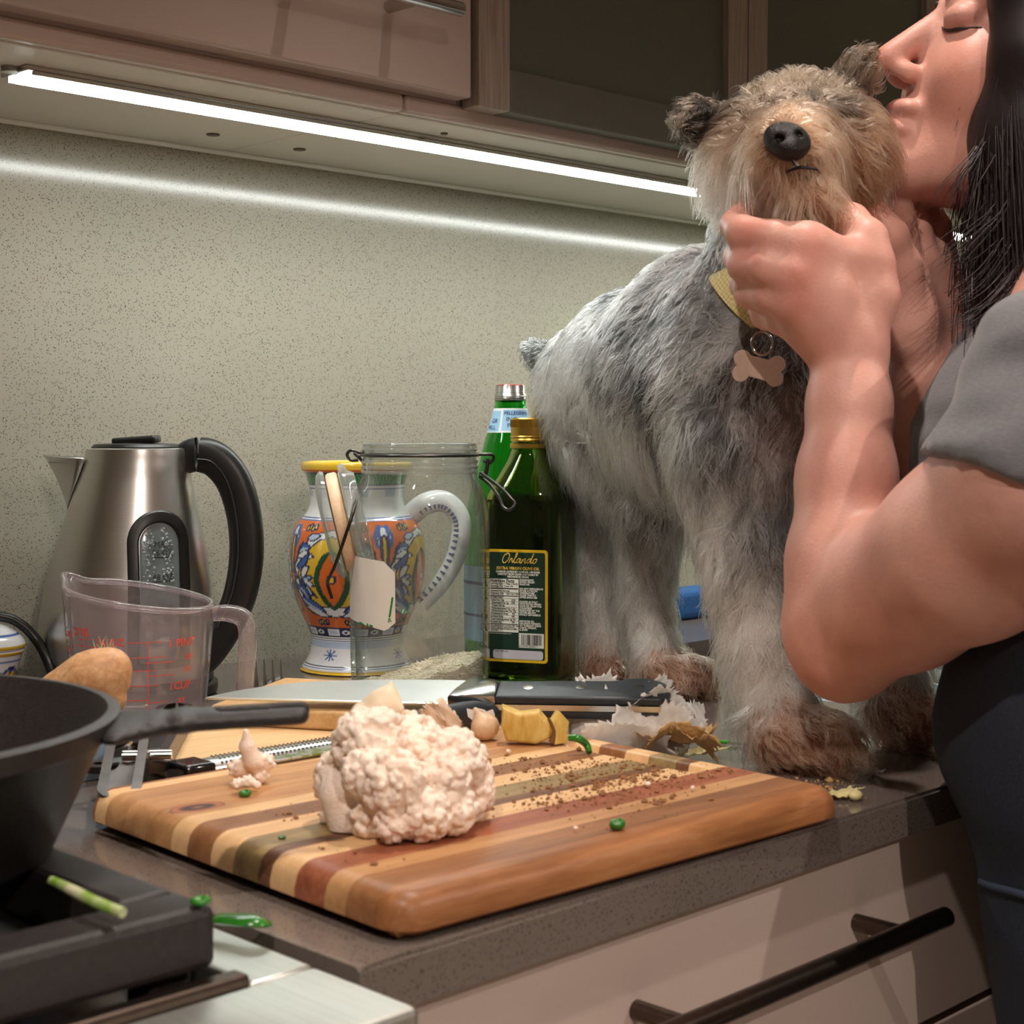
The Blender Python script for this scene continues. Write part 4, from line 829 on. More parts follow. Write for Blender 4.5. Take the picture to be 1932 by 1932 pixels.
M_WIRE = simple('dull_steel_wire', (88, 86, 84), .32, 1, var=.1)
zr = J(858); ring = [RT * .0478 * math.sin(a) + BACK * .0478 * math.cos(a) + np.array([0, 0, zr]) for a in np.linspace(0, 2 * PI, 48, endpoint=False)]
tube('wire_ring', ring, .0013, M_WIRE, ja, 8, closed=True, smooth=0)
W3 = lambda x, y_, z=1.31: P(x, y_, z) - jc
tube('hinge_wire', [W3(692, 857, 1.30), W3(676, 853, 1.30), W3(662, 850, 1.302), W3(655, 858, 1.305), W3(662, 868, 1.306), W3(676, 868, 1.305)], .0014, M_WIRE, ja, 8)
tube('hinge_wire', [W3(668, 855, 1.298), W3(680, 866, 1.298), W3(688, 880, 1.30), W3(686, 898, 1.302), W3(678, 920, 1.305)], .0014, M_WIRE, ja, 8)
tube('latch_wire', [W3(898, 857, 1.30), W3(914, 857, 1.30), W3(928, 858, 1.302), W3(931, 866, 1.305), W3(922, 874, 1.306), W3(912, 868, 1.306)], .0014, M_WIRE, ja, 8)
tube('latch_wire', [W3(921, 866, 1.303), W3(919, 880, 1.303), W3(916, 894, 1.304), W3(908, 893, 1.304), W3(907, 899, 1.303)], .0016, M_WIRE, ja, 8)
tube('latch_loop', [W3(907, 892, 1.300), W3(925, 905, 1.294), W3(950, 925, 1.285), W3(962, 938, 1.28), W3(972, 950, 1.278), W3(962, 962, 1.278), W3(950, 957, 1.283), W3(943, 940, 1.290), W3(925, 915, 1.300), W3(905, 899, 1.306)], .0014, M_WIRE, ja, 8)
# lid, hanging open
lidc = W3(648, 985, 1.305); ax = unit(RT * .97 + np.array([0, 0, .22]) - BACK * .10); ta = unit(np.cross(ax, BACK)); tb = np.cross(ax, ta)
lm = frame_mat(lidc, ta, tb, ax)
def lidpart(name, prof, mat, **k): o = lathe(name, prof, mat, ja, 64, **k); o.data.transform(lm); o.data.update(); return o
lidpart('lid_glass', [(0, .004), (.040, .004), (.0465, .0055), (.0475, .008), (.0465, .0105), (.041, .0125), (.038, .0175), (.030, .0185), (0, .0165)], M_RIMG)
lidpart('lid_glass', [(0, -.0155), (.032, -.0165), (.0425, -.0135), (.0455, -.010), (.044, -.0072), (.036, -.0065), (0, -.0065)], M_RIMG)
lidpart('lid_disc', [(0, -.006), (.0405, -.006), (.042, -.004), (.042, .0015), (.0405, .0035), (0, .0035)], wood('birch_disc', srgb(206, 170, 132), srgb(224, 192, 158), srgb(236, 210, 182)), ang=50)
tube('lid_wire', [W3(678, 918, 1.303), W3(668, 960, 1.258), W3(652, 1010, 1.252), W3(634, 1062, 1.262), W3(621, 1090, 1.285), W3(618, 1102, 1.30), W3(626, 1128, 1.31)], .0014, simple('lid_band', (58, 54, 46), .35, .8), ja, 8)
# paper label
def jpatch(name, poly, off, mat, nseg=1):
    vs = [W3j(x, y_, off) for x, y_ in poly]; return mk(name, vs, [tuple(range(len(vs)))], mat, ja)
def W3j(px, py, off=.0003):
    th = math.asin(max(-1, min(1, (px - 793) * jm / .0578))); return (BACK * math.cos(th) + RT * math.sin(th)) * (.0579 + off) + np.array([0, 0, J(py)])
poly = [(663.5, 1042), (735, 1048), (756, 1070), (755, 1157), (738, 1174), (664, 1160)]
gx = np.linspace(0, 1, 14); vs = []; fs = []
top = lambda x: np.interp(x, [665.5, 735, 756], [1040, 1048, 1068]); bot = lambda x: np.interp(x, [665.5, 738, 756], [1160, 1174, 1158])
for i, f in enumerate(gx): x = 665.5 + f * 90.5; vs += [W3j(x, top(x)), W3j(x, bot(x))]
for i in range(13): fs.append((2 * i, 2 * i + 1, 2 * i + 3, 2 * i + 2))
mk('paper_label', vs, fs, simple('white_paper', (226, 222, 214), .8, var=.03), ja)
M_GINK = simple('green_ink', (24, 130, 50), .6)
for k_, (x0, y0, x1, y1) in enumerate(((688, 1163, 697, 1166), (703, 1164, 705, 1167), (708, 1166, 714, 1167))):
    tube('green_print', [W3j(x0 + (x1 - x0) * f, y0 + (y1 - y0) * f + (2 * ((i % 2) - .5)), .0004) for i, f in enumerate(np.linspace(0, 1, 7))], .0006, M_GINK, ja, 5, smooth=2)
tube('green_print', [W3j(751 - .3 * i + (1.5 if i % 2 else -.8), 1112 + i * 1.9, .0004) for i in range(20)], .0006, M_GINK, ja, 5, smooth=2); tube('green_print', [W3j(745, 1150, .0004), W3j(749, 1156, .0004), W3j(743, 1157, .0004), W3j(745, 1150, .0004)], .0005, M_GINK, ja, 5, smooth=0)
# rice
def rz_(x, y_):      # surface height inside the jar (heap towards the right)
    a = (x * RT[0] + y_ * RT[1]); b = x * BACK[0] + y_ * BACK[1]; return .0085 + .0245 * np.clip((a + .032) / .08, 0, 1.2) ** .85 - .10 * b * .12 + .0016 * math.sin(a * 260) * math.sin(b * 230 + 1)
vs = []; fs = []; nr, na = 10, 48; RI = .0512
for j in range(nr + 1):
    for i in range(na):
        r_ = RI * j / nr; a = 2 * PI * i / na; x, y_ = r_ * math.cos(a), r_ * math.sin(a); rr = min(r_, .0465); vs.append((x, y_, max(rz_(x, y_), .0078)))
for j in range(nr):
    for i in range(na): fs.append((j * na + i, j * na + (i + 1) % na, (j + 1) * na + (i + 1) % na, (j + 1) * na + i))
b = len(vs)
for i in range(na): a = 2 * PI * i / na; vs.append((.0465 * math.cos(a), .0465 * math.sin(a), .0076))
for i in range(na): fs.append((nr * na + i, nr * na + (i + 1) % na, b + (i + 1) % na, b + i))
for i in range(2600):      # grains on the heap
    side = random.random() < .3
    r_ = RI * (.985 if side else math.sqrt(random.random()) * .97); a = random.random() * 2 * PI; x, y_ = r_ * math.cos(a), r_ * math.sin(a); z = rz_(x, y_)
    if z < .0085: continue
    if side: z = random.uniform(.008, max(z, .0085))
    d = unit([random.gauss(0, 1), random.gauss(0, 1), random.gauss(0, .28)]); s = unit(np.cross(d, [0, 0, 1.0])); u_ = np.cross(d, s); c = np.array([x, y_, z + random.uniform(-.0003, .0009)]); L = random.uniform(.0026, .0036); w_ = .00075; b = len(vs)
    vs += [c - d * L] + [c + s * w_ * k1 + u_ * w_ * k2 for k1, k2 in ((1, 0), (0, 1), (-1, 0), (0, -1))] + [c + d * L]
    for k in range(4): fs.append((b, b + 1 + (k + 1) % 4, b + 1 + k)); fs.append((b + 5, b + 1 + k, b + 1 + (k + 1) % 4))
o = mk('rice', vs, fs, simple('white_rice', (232, 222, 200), .5, var=.08, scale=400, sss=.15), None, False); o.location = jc; setp(o, 'heap of white rice in the bottom of the clip-top jar', 'rice', kind='stuff'); fixn(o)
# ================================================================== bottles
pb = P(963, 1290, 1.505); pb[2] = CT; pm = 1.505 / FPX
wb = empty('water_bottle', pb, 'green glass mineral water bottle with silver cap behind the oil bottle', 'bottle')
PJ = lambda y_: 1.14 - (y_ - 809) * pm - CT
M_GREEN = glass('emerald_glass', (.06, .62, .10), .02); M_OLIVE = glass('olive_glass', (.34, .44, .06), .015)
po = [(0, .0006), (.038, .0006), (.043, .005), (.0437, .02), (.0437, PJ(1010)), (.0425, PJ(975)), (.0385, PJ(930)), (.031, PJ(880)), (.024, PJ(830)), (.0178, PJ(790)), (.0148, PJ(765)), (.0145, PJ(757)), (.0135, PJ(735))]
pi_ = [(.011, PJ(735)), (.0118, PJ(765)), (.0150, PJ(790)), (.021, PJ(830)), (.028, PJ(880)), (.0355, PJ(930)), (.0395, PJ(975)), (.0407, PJ(1010)), (.0407, .02), (.039, .008), (0, .006)]
sm = lambda pr: [tuple(a[:2]) for a in catmull([(x, z, 0) for x, z in pr], 3)]
lathe('glass_body', sm(po) + sm(pi_), M_GREEN, wb, 64, ang=60)
lathe('cap', [(0, PJ(727.5)), (.0132, PJ(727.5)), (.0138, PJ(730)), (.0138, PJ(742)), (.0150, PJ(745)), (.0152, PJ(756)), (.0143, PJ(757)), (.0135, PJ(750))], simple('silver_cap', (190, 190, 188), .28, 1, var=.06), wb, 48)
lathe('cap_top', [(0, PJ(726.6)), (.0120, PJ(726.6)), (.0136, PJ(728.4)), (.0136, PJ(729.6)), (.0128, PJ(728))], simple('red_cap_ring', (170, 44, 40), .4), wb, 48)
for zz_ in (747.5, 752): lathe('cap_ridge', [(.0150, PJ(zz_)), (.0158, PJ(zz_ + 1)), (.0150, PJ(zz_ + 2))], simple('silver_cap', (190, 190, 188), .28, 1), wb, 48)
M_LB = simple('pale_blue_label', (150, 196, 226), .5, var=.05); M_WH = simple('white_label', (228, 232, 234), .5, var=.03); M_NV = simple('navy_print', (40, 60, 120), .5)
prad = lambda z: np.interp(z, [p[1] for p in po], [p[0] for p in po])
def bpatch(name, th0, th1, y0, y1, off, mat, parent, rad=prad, n=20, m=5, PJ_=PJ):
    vs = []; fs = []
    for j in range(m + 1):
        z = PJ_(y0 + (y1 - y0) * j / m)
        for i in range(n + 1): th = th0 + (th1 - th0) * i / n; vs.append((BACK * math.cos(th) + RT * math.sin(th)) * (rad(z) + off) + np.array([0, 0, z]))
    for j in range(m):
        for i in range(n): a0 = j * (n + 1) + i; fs.append((a0, a0 + n + 1, a0 + n + 2, a0 + 1))
    return mk(name, vs, fs, mat, parent)
bpatch('neck_label', -1.5, 1.5, 771, 816, .0002, M_WH, wb); bpatch('neck_label_panel', -.42, 1.4, 774, 812, .0004, M_LB, wb); bpatch('neck_label_panel', -1.45, -.55, 776, 814, .0004, M_LB, wb)
def bt(s, th, y_, sz, **k): textobj('label_print', s, sz, lambda x, yy: (lambda z: (BACK * math.cos(th + x / .017) + RT * math.sin(th + x / .017)) * (prad(z) + .0006) + np.array([0, 0, z]))(PJ(y_) + yy), M_NV, wb, 'LEFT', bold=.0001, **k)
bt('PELLEGRINO', -.35, 783, .0045); bt('INC', -.22, 795, .0055); bt('PELL', -.15, 806, .0052); bt('GR', -1.1, 798, .0055); bt('PELL', -1.3, 810, .005)
bpatch('body_label', -1.9, 1.9, 1062, 1200, .0003, M_LB, wb, n=40); bpatch('body_label_band', -1.9, 1.9, 1090, 1096, .0005, M_NV, wb, n=40); bpatch('body_label_band', -1.9, 1.9, 1150, 1155, .0005, M_NV, wb, n=40)
# olive oil: square bottle, label face turned a little to the left
ob = P(1000, 1300, 1.385); ob[2] = CT; om = 1.385 / FPX; OJ = lambda y_: 1.14 - (y_ - 809) * om - CT
oa = math.radians(19); LN = BACK * math.cos(oa) + LEFT * math.sin(oa); LX = np.cross(np.array([0, 0, 1.0]), LN); 
if LX @ RT < 0: LX = -LX
oil = empty('olive_oil_bottle', ob, 'dark green square olive oil bottle with gold cap beside the glass jar', 'bottle')
def sqring(hw, z, ex, n=64):
    out = []
    for i in range(n):
        a = 2 * PI * i / n; c, s = math.cos(a), math.sin(a); k = (abs(c) ** ex + abs(s) ** ex) ** (-1 / ex); out.append(LX * hw * k * c + LN * hw * k * s + np.array([0, 0, z]))
    return out
def sqloft(name, rows, mat, parent, n=64):
    vs = [p for hw, z, ex in rows for p in sqring(max(hw, 1e-5), z, ex, n)]; fs = []
    for j in range(len(rows) - 1):
        for i in range(n): fs.append((j * n + i, j * n + (i + 1) % n, (j + 1) * n + (i + 1) % n, (j + 1) * n + i))
    fs += [tuple(range(n))[::-1], tuple((len(rows) - 1) * n + i for i in range(n))]
    return sharp(fixn(mk(name, vs, fs, mat, parent)), 60)
oo = [(.020, .0006, 2), (.0315, .0006, 5), (.0345, .005, 6), (.0348, .02, 6), (.0348, OJ(965), 6), (.0338, OJ(945), 5), (.0300, OJ(918), 4), (.0225, OJ(885), 3), (.0180, OJ(862), 2.4), (.0160, OJ(845), 2), (.0158, OJ(815), 2)]
oi = [(.0130, OJ(815), 2), (.0132, OJ(845), 2), (.0152, OJ(862), 2.4), (.0197, OJ(885), 3), (.0272, OJ(918), 4), (.0310, OJ(945), 5), (.0320, OJ(965), 6), (.0320, .02, 6), (.031, .010, 6), (.018, .0085, 3)]
cm = lambda rows: [tuple(a) for a in catmull(rows, 4)]
sqloft('glass_body', cm(oo) + cm(oi), M_OLIVE, oil)
t = NT('olive_oil'); t.set(col=t.ramp(t.noise(t.coord(), 20, 2), [(.3, (.10, .12, .012)), (.7, (.13, .15, .016))]), rough=.02, trans=.9, ior=1.47)
oilrows = [(.018, .009, 3), (.0308, .0105, 6), (.0318, .02, 6), (.0318, OJ(965), 6), (.0308, OJ(945), 5), (.0285, OJ(932), 4.4)]
sqloft('oil', oilrows, t.m, oil)
M_GOLD = simple('gold_cap', (196, 160, 76), .32, 1, var=.08)
lathe('cap', [(0, OJ(789)), (.0158, OJ(789)), (.0168, OJ(791)), (.0168, OJ(822)), (.0176, OJ(824)), (.0166, OJ(827)), (.0172, OJ(830)), (.0164, OJ(833)), (.0150, OJ(833))], M_GOLD, oil, 72)
for i in range(60):
    if i == 0: kn0 = box('cap_knurl', (.0166, -.00035, OJ(806)), (.0174, .00035, OJ(792)), M_GOLD, oil, .0002, 1); continue
    c = kn0.copy(); COL.objects.link(c); c.parent = oil; c.rotation_euler = (0, 0, 2 * PI * i / 60)
lathe('cap_collar', [(.0164, OJ(836)), (.0175, OJ(837)), (.0175, OJ(845)), (.0164, OJ(846))], M_GOLD, oil, 64, close=True)
# its label: printed panel on the front face
FZ = .0351
def lab(x, y_, off=.0): return LN * (FZ + off) + LX * x + np.array([0, 0, y_])
L0, L1, B0_, B1_ = -.0275, .0275, OJ(1238), OJ(1030)
def lpoly(name, pts, off, mat): return mk(name, [lab(x, y_, off) for x, y_ in pts], [tuple(range(len(pts)))], mat, oil, False)
rr = lambda x0, y0, x1, y1, r: rrect(x0, y0, x1, y1, r, 4)
M_LG = simple('bottle_green_label', (20, 52, 38), .42, var=.05); M_YB = simple('yellow_border', (222, 182, 28), .42, var=.05); M_GLDT = simple('gold_print', (226, 190, 84), .42); M_WT = simple('white_print', (222, 226, 218), .5, var=.03); M_BK = simple('black_print', (24, 24, 24), .5); M_GREYP = simple('grey_panel', (196, 196, 206), .5, var=.03)
lpoly('label_border', rr(L0, B0_, L1, B1_, .003), .0002, M_YB); lpoly('label_field', rr(L0 + .0024, B0_ + .0024, L1 - .0024, B1_ - .0024, .0018), .0004, M_LG)
H_ = B1_ - B0_; yv = lambda f: B1_ - H_ * f
def T(s, x, f, sz, mat, al='LEFT', bold=0, sx=1, shear=0, nm='label_print'): return textobj(nm, s, sz, lambda a, b: lab(x + a, yv(f) + b, .0008), mat, oil, al, shear, bold, sx)
def stroke(pts, w_, mat): tube('script_letter', [lab(x, y_, .0008) for x, y_ in catmull([np.array(p, float) for p in pts], 5)], w_, mat, oil, 5, smooth=0)
sx0, sy0, S = -.0135, yv(.118), .0082       # 'Orlando' in brush script
def sc(pts, ox): stroke([(sx0 + ox + (x + y_ * .28) * S, sy0 + y_ * S) for x, y_ in pts], .00042, M_GLDT)
sc([(.35, 1.0), (.1, .8), (.0, .4), (.1, .05), (.35, 0), (.6, .3), (.65, .7), (.5, .95), (.3, .95), (.22, .8)], 0)
sc([(0, 0), (.1, .35), (.2, .45), (.28, .4), (.3, .2), (.42, .0)], .0062); sc([(0, .05), (.2, .5), (.3, .95), (.2, 1.0), (.15, .6), (.15, .1), (.25, 0), (.4, .1)], .0095)
for ox in (.0127, ): sc([(.4, .4), (.2, .45), (.03, .25), (.08, .02), (.25, .08), (.42, .42), (.38, .1), (.48, 0), (.6, .1)], ox)
sc([(0, 0), (.05, .42), (.05, .2), (.25, .45), (.35, .35), (.32, .08), (.42, 0), (.52, .1)], .0176); sc([(.38, .38), (.2, .45), (.03, .25), (.08, .02), (.25, .08), (.42, .5), (.55, 1.0), (.45, .4), (.42, .08), (.52, 0), (.62, .1)], .0220); sc([(.25, .45), (.08, .35), (.03, .12), (.15, 0), (.35, .1), (.4, .35), (.25, .45), (.45, .42)], .0272)
T('EXTRA VIRGIN OLIVE OIL', 0.001, .178, .0034, M_GLDT, 'CENTER', .00012)
for i, s in enumerate(('SUPERIOR CATEGORY OLIVE OIL OBTAINED', 'DIRECTLY FROM OLIVES AND SOLELY BY', 'MECHANICAL MEANS')): T(s, .001, .205 + .022 * i, .0022, M_WT, 'CENTER', .0001, .9)
lpoly('nutrition_panel', [(-.0245, yv(.735)), (.0015, yv(.735)), (.0015, yv(.262)), (-.0245, yv(.262))], .0006, M_WT)
T('Nutrition Facts', -.0240, .292, .0040, M_BK, bold=.00012, sx=.88)
for s, f, sz in (('Serving Size 1 Tbsp (15ml)', .312, .0023), ('Servings Per Cont. 66', .334, .0023), ('Amount Per Serving', .375, .0021), ('Calories 120    Fat Cal 120', .402, .0023), ('% Daily Value*', .432, .002), ('Total Fat 14g          22%', .457, .0023), ('  Saturated Fat 2g   10%', .482, .0023), ('  Trans Fat 0g', .507, .0023), ('  Polyunsaturated Fat 1.5g', .530, .0021), ('  Monounsaturated Fat 10g', .553, .0021), ('Cholesterol 0mg      0%', .578, .0023), ('Sodium 0mg            0%', .603, .0023), ('Total Carbohydrate 0g 0%', .628, .0021), ('Protein 0g               0%', .653, .0023), ('Not a significant source of dietary fiber, sugars', .680, .0014), ('vitamin A, vitamin C, calcium and iron.', .694, .0014), ('*Percent daily values are based on a 2000', .712, .0014), ('calorie diet.', .725, .0014)): T(s, -.0238, f, sz, M_BK, bold=.00006)
for f, w_ in ((.342, .0010), (.382, .0003), (.410, .0007), (.436, .0002), (.461, .0002), (.486, .0002), (.511, .0002), (.534, .0002), (.558, .0002), (.583, .0002), (.608, .0002), (.633, .0002), (.660, .0007), (.700, .0002)): lpoly('panel_rule', [(-.024, yv(f) - w_), (.001, yv(f) - w_), (.001, yv(f)), (-.024, yv(f))], .0008, M_BK)
for i, s in enumerate(('INGREDIENTS', 'EXTRA VIRGIN', 'OLIVE OIL', None, 'DO NOT REFRIGERATE', 'STORE AT ROOM', 'TEMPERATURE', 'CLOSE TIGHTLY', 'AFTER EACH USE', None, 'PACKED IN ITALY', 'WITH EXTRA VIRGIN', 'OLIVE OIL FROM THE', 'COUNTRIES', 'INDICATED BY THE', 'LETTER BELOW:', 'I=ITALY GR=GREECE', None, None, 'IMPORTED BY:', 'ORLANDO IMPORTS', '191 TUBEWAY DRIVE', 'CAROL STREAM,', 'IL 60188')):
    if s: T(s, .0024, .275 + i * .0192, .00215, M_WT, bold=.00009, sx=.95)
lpoly('barcode_panel', [(.0018, yv(.868)), (.0242, yv(.868)), (.0242, yv(.738)), (.0018, yv(.738))], .0006, M_WT)
x = .0042; random.seed(5)
while x < .0218: w_ = random.choice((.0003, .0003, .0006, .0009)); lpoly('barcode_bar', [(x, yv(.842)), (x + w_, yv(.842)), (x + w_, yv(.75)), (x, yv(.75))], .0008, M_BK); x += w_ + random.choice((.0003, .0004, .0007))
T('8 53760 00500 7', .0022, .862, .0026, M_BK, sx=.92)
lpoly('best_before_box', rr(-.0215, yv(.972), .0235, yv(.892), .0022), .0006, M_GREYP); T('BEST BEFORE', -.0195, .912, .002, M_BK)
T('www.orlandoimports.com', -.0240, .752, .0018, M_WT)
random.seed(11)
# ================================================================== fork
fk = empty('dinner_fork', (.792, -.135, CT), 'steel dinner fork with tines raised behind the chef\'s knife', 'fork')
f0 = P(508, 1292, 1.255); fl_ = np.array(fk.location); up_ = np.array([0, 0, 1.0])
for i in range(4):
    o0 = (i - 1.5) * .0066; b0 = f0 + RT * o0; tube('tine', [b0 - up_ * .006 - fl_, b0 + up_ * .004 - fl_ + RT * o0 * .02, b0 + up_ * .021 - fl_ - FW * .004 + RT * o0 * .02], [.0017, .0014, .0006], M_STEELP, fk, 8)
nk = f0 - up_ * .012
prism('fork_neck', [(-.0125, .0), (.0125, .0), (.011, -.010), (.004, -.018), (-.004, -.018), (-.011, -.010)], .0016, M_STEELP, fk, frame_mat(f0 - up_ * .004 - fl_ , RT, unit(up_ * .9 + FW * -.2), unit(np.cross(RT, unit(up_ * .9 + FW * -.2)))), .0004)
tube('fork_handle', [f0 - up_ * .020 - fl_, f0 - up_ * .024 + np.array([.008, .015, 0]) - fl_, np.array([f0[0] + .03, f0[1] + .05, CT + .006]) - fl_, np.array([f0[0] + .07, f0[1] + .085, CT + .004]) - fl_], [.003, .0035, .004, .005], M_STEELP, fk, 10)
fk.location = Vector((f0[0], f0[1], CT)); 
for c in fk.children: c.location = Vector(fl_ - np.array([f0[0], f0[1], CT]))
# ================================================================== things by the sink
o = box('soap_bar', (-.055, -.02, 0), (.055, .02, .012), simple('cream_soap', (226, 214, 178), .5, var=.04, sss=.1), None, .004, 3); o.location = (1.225, -.128, CT + .0002); o.rotation_euler = (0, 0, .1); setp(o, 'flat cream coloured bar on the ledge behind the sink', 'soap')
o = box('sponge_cloth', (-.06, -.022, 0), (.06, .022, .034), simple('blue_sponge', (24, 82, 140), .8, var=.2, scale=200, bump=.4), None, .008, 3); o.location = (1.47, -.045, CT + .0002); setp(o, 'blue sponge on the ledge behind the dog\'s legs', 'sponge')
M_TUB = simple('pale_blue_plastic', (178, 202, 214), .3, var=.04)
tub = empty('plastic_tub', (1.172, -.470, .742), 'pale blue plastic tub standing in the sink', 'tub')
lathe('tub_wall', [(0, .0), (.05, .0), (.062, .06), (.071, .172), (.068, .172), (.059, .062), (.048, .003), (0, .003)], M_TUB, tub, 40); lathe('tub_rim', [(.0705, .170), (.0745, .170), (.0745, .174), (.068, .174)], M_TUB, tub, 40, close=True)
dsh = P(152, 1345, 1.0); dsh[2] = CT
db = empty('small_bowl', dsh, 'small pale blue ceramic bowl under the ginger root', 'bowl')
lathe('bowl', [(0, .0005), (.016, .0005), (.018, .004), (.026, .018), (.0300, .034), (.0298, .0355), (.0285, .0355), (.0245, .019), (.015, .006), (0, .005)], simple('pale_blue_glaze', (150, 178, 200), .15, var=.05, coat=.4), db, 48)
# ================================================================== vegetables and scraps
def on_board(px, py): return PZ(px, py, BTOP)
t = NT('cauliflower_curd'); v_ = t.coord(); n1 = t.noise(v_, 60, 3); n2 = t.noise(v_, 700, 3)
t.set(col=t.mix(.35, t.ramp(n1, [(.3, srgb(238, 212, 192)), (.6, srgb(250, 232, 216)), (.8, srgb(254, 242, 228))]), t.ramp(n2, [(.35, srgb(234, 206, 184)), (.65, srgb(254, 244, 232))])), rough=.6, sss=.12); t.b.inputs['Subsurface Radius'].default_value = (.006, .003, .002); t.b.inputs['Subsurface Scale'].default_value = 1
t.bump(n2, .5, .001); M_CAUL = t.m
def sph_pts(n):
    i = np.arange(n) + .5; ph = np.arccos(1 - 2 * i / n); th = PI * (1 + 5 ** .5) * i; return np.c_[np.cos(th) * np.sin(ph), np.sin(th) * np.sin(ph), np.cos(ph)]
def curd(F, c, r, seed, up_=(0, 0, 1), nb=46, k=.0016, spread=-.25):
    g = np.random.default_rng(seed); c = np.array(c); u_ = unit(up_); F.ell(c, (r * .84,) * 3, k=.0018)
    for d in sph_pts(nb):
        if d @ u_ < spread: continue
        d = unit(d + g.normal(0, .12, 3)); rb = r * g.uniform(.15, .24); cc_ = c + d * r * .84; F.ell(cc_, (rb,) * 3, k=k)
        t1 = unit(np.cross(d, [.3, .5, .8])); t2 = np.cross(d, t1)
        for a in g.uniform(0, 2 * PI, 5): F.ell(cc_ + (d * .72 + (math.cos(a) * t1 + math.sin(a) * t2) * .68) * rb, (rb * .42,) * 3, k=k * .6)
cz = .80; cm_ = cz / FPX; cen = P(757, 1480, cz); F = Field(cen - .068, cen + np.array([.068, .068, .078]), .00085)
fl = [(700, 1405, .79, 70), (652, 1470, .80, 58), (745, 1480, .765, 62), (852, 1440, .795, 64), (885, 1500, .80, 46), (800, 1535, .765, 50), (850, 1525, .775, 48), (705, 1540, .775, 44), (740, 1555, .76, 34), (780, 1440, .80, 60), (665, 1530, .80, 46), (770, 1400, .83, 62), (838, 1470, .775, 46), (690, 1460, .772, 46), (880, 1470, .82, 50), (760, 1565, .785, 30), (812, 1560, .775, 28), (905, 1510, .805, 24)]
for i, (x, y_, z_, r_) in enumerate(fl): curd(F, P(x, y_, z_), r_ * cm_, i, up_=unit(P(x, y_, z_) - cen + BACK * .02), nb=84 if r_ > 45 else 44)
F.ell(cen - np.array([0, 0, .012]), (.034, .034, .022), k=.006); F.cone(P(700, 1575, .775), P(700, 1600, .775), .007, .004, .003); F.cone(P(622, 1545, .80), P(612, 1562, .80), .006, .003, .003); F.cone(P(640, 1500, .785), P(650, 1560, .785), .010, .008, .005)
v, q = F.mesh(); sel = v[:, 2] < BTOP + .0008; v[sel, 2] = BTOP + .0008
cb = np.array([cen[0], cen[1], BTOP]); ca = empty('cauliflower', cb, 'pale pink cauliflower head resting on the striped cutting board', 'cauliflower'); npmesh('curd', v - cb, q, M_CAUL, ca)
F = Field(P(727, 1310, .82) - .03, P(727, 1310, .82) + .03, .001); F.ell(P(722, 1335, .82), (.010, .010, .010), k=.004); F.cone(P(728, 1330, .82), P(738, 1288, .82), .0075, .0012, .004); F.cone(P(735, 1318, .818), P(757, 1338, .815), .005, .0018, .003); F.cone(P(700, 1360, .82), P(722, 1340, .82), .012, .008, .004)
v, q = F.mesh(); npmesh('stalk_tip', v - cb, q, simple('pale_stalk', (232, 214, 186), .5, var=.1, sss=.2), ca, smooth_it=2)
# small floret with pointed stalk beside it, and its broken-off crumb
F = Field(P(470, 1440, .888) - .035, P(470, 1440, .888) + .035, .0009); m_ = .888 / FPX
for i, (x, y_, r_) in enumerate(((450, 1450, 22), (480, 1445, 24), (500, 1440, 20), (468, 1465, 20), (490, 1462, 20))): curd(F, P(x, y_, .888 + .004 * (i % 2)), r_ * m_, 50 + i, nb=24, k=.001)
F.cone(P(478, 1435, .884), P(466, 1408, .882), .0055, .0042, .003); F.cone(P(466, 1408, .882), P(464, 1380, .880), .0042, .0015, .002)
v, q = F.mesh(); c = on_board(470, 1483); v[:, 2] = np.maximum(v[:, 2], BTOP + .0006); npmesh('cauliflower_floret', v, q, M_CAUL); o = bpy.data.objects['cauliflower_floret']; setp(o, 'small cauliflower floret with pointed stalk at the back left of the striped board', 'cauliflower floret')
F = Field(P(465, 1480, .862) - .02, P(465, 1480, .862) + .02, .0008)
for i, (x, y_, r_) in enumerate(((448, 1480, 13), (468, 1475, 14), (485, 1482, 9))): curd(F, P(x, y_, .862), r_ * .862 / FPX, 70 + i, nb=20, k=.0008)
v, q = F.mesh(); v[:, 2] = np.maximum(v[:, 2], BTOP + .0006); o = npmesh('cauliflower_floret', v, q, M_CAUL); setp(o, 'tiny cauliflower crumb lying in front of the pointed floret', 'cauliflower floret')
# white crumbs
for i, (x, y_, r_, lab_) in enumerate(((1222, 1480, 9, 'small white cauliflower crumb beside the dark soil on the board'), (1307, 1487, 7, 'white crumb near the right end of the striped board'), (959, 1418, 8, 'round white crumb between cauliflower and garlic clove'), (1086, 1563, 6, 'pale crumb near the front of the striped board left of the green cube'))):
    c = PZ(x, y_, BTOP + .002); F = Field(c - .008, c + .008, .0005); curd(F, c, r_ * .8 / FPX * .8, 90 + i, nb=12, k=.0006); v, q = F.mesh(); v[:, 2] = np.maximum(v[:, 2], BTOP + .0004); o = npmesh('cauliflower_crumb', v, q, M_CAUL); setp(o, lab_, 'crumb', 'white crumbs on the board')
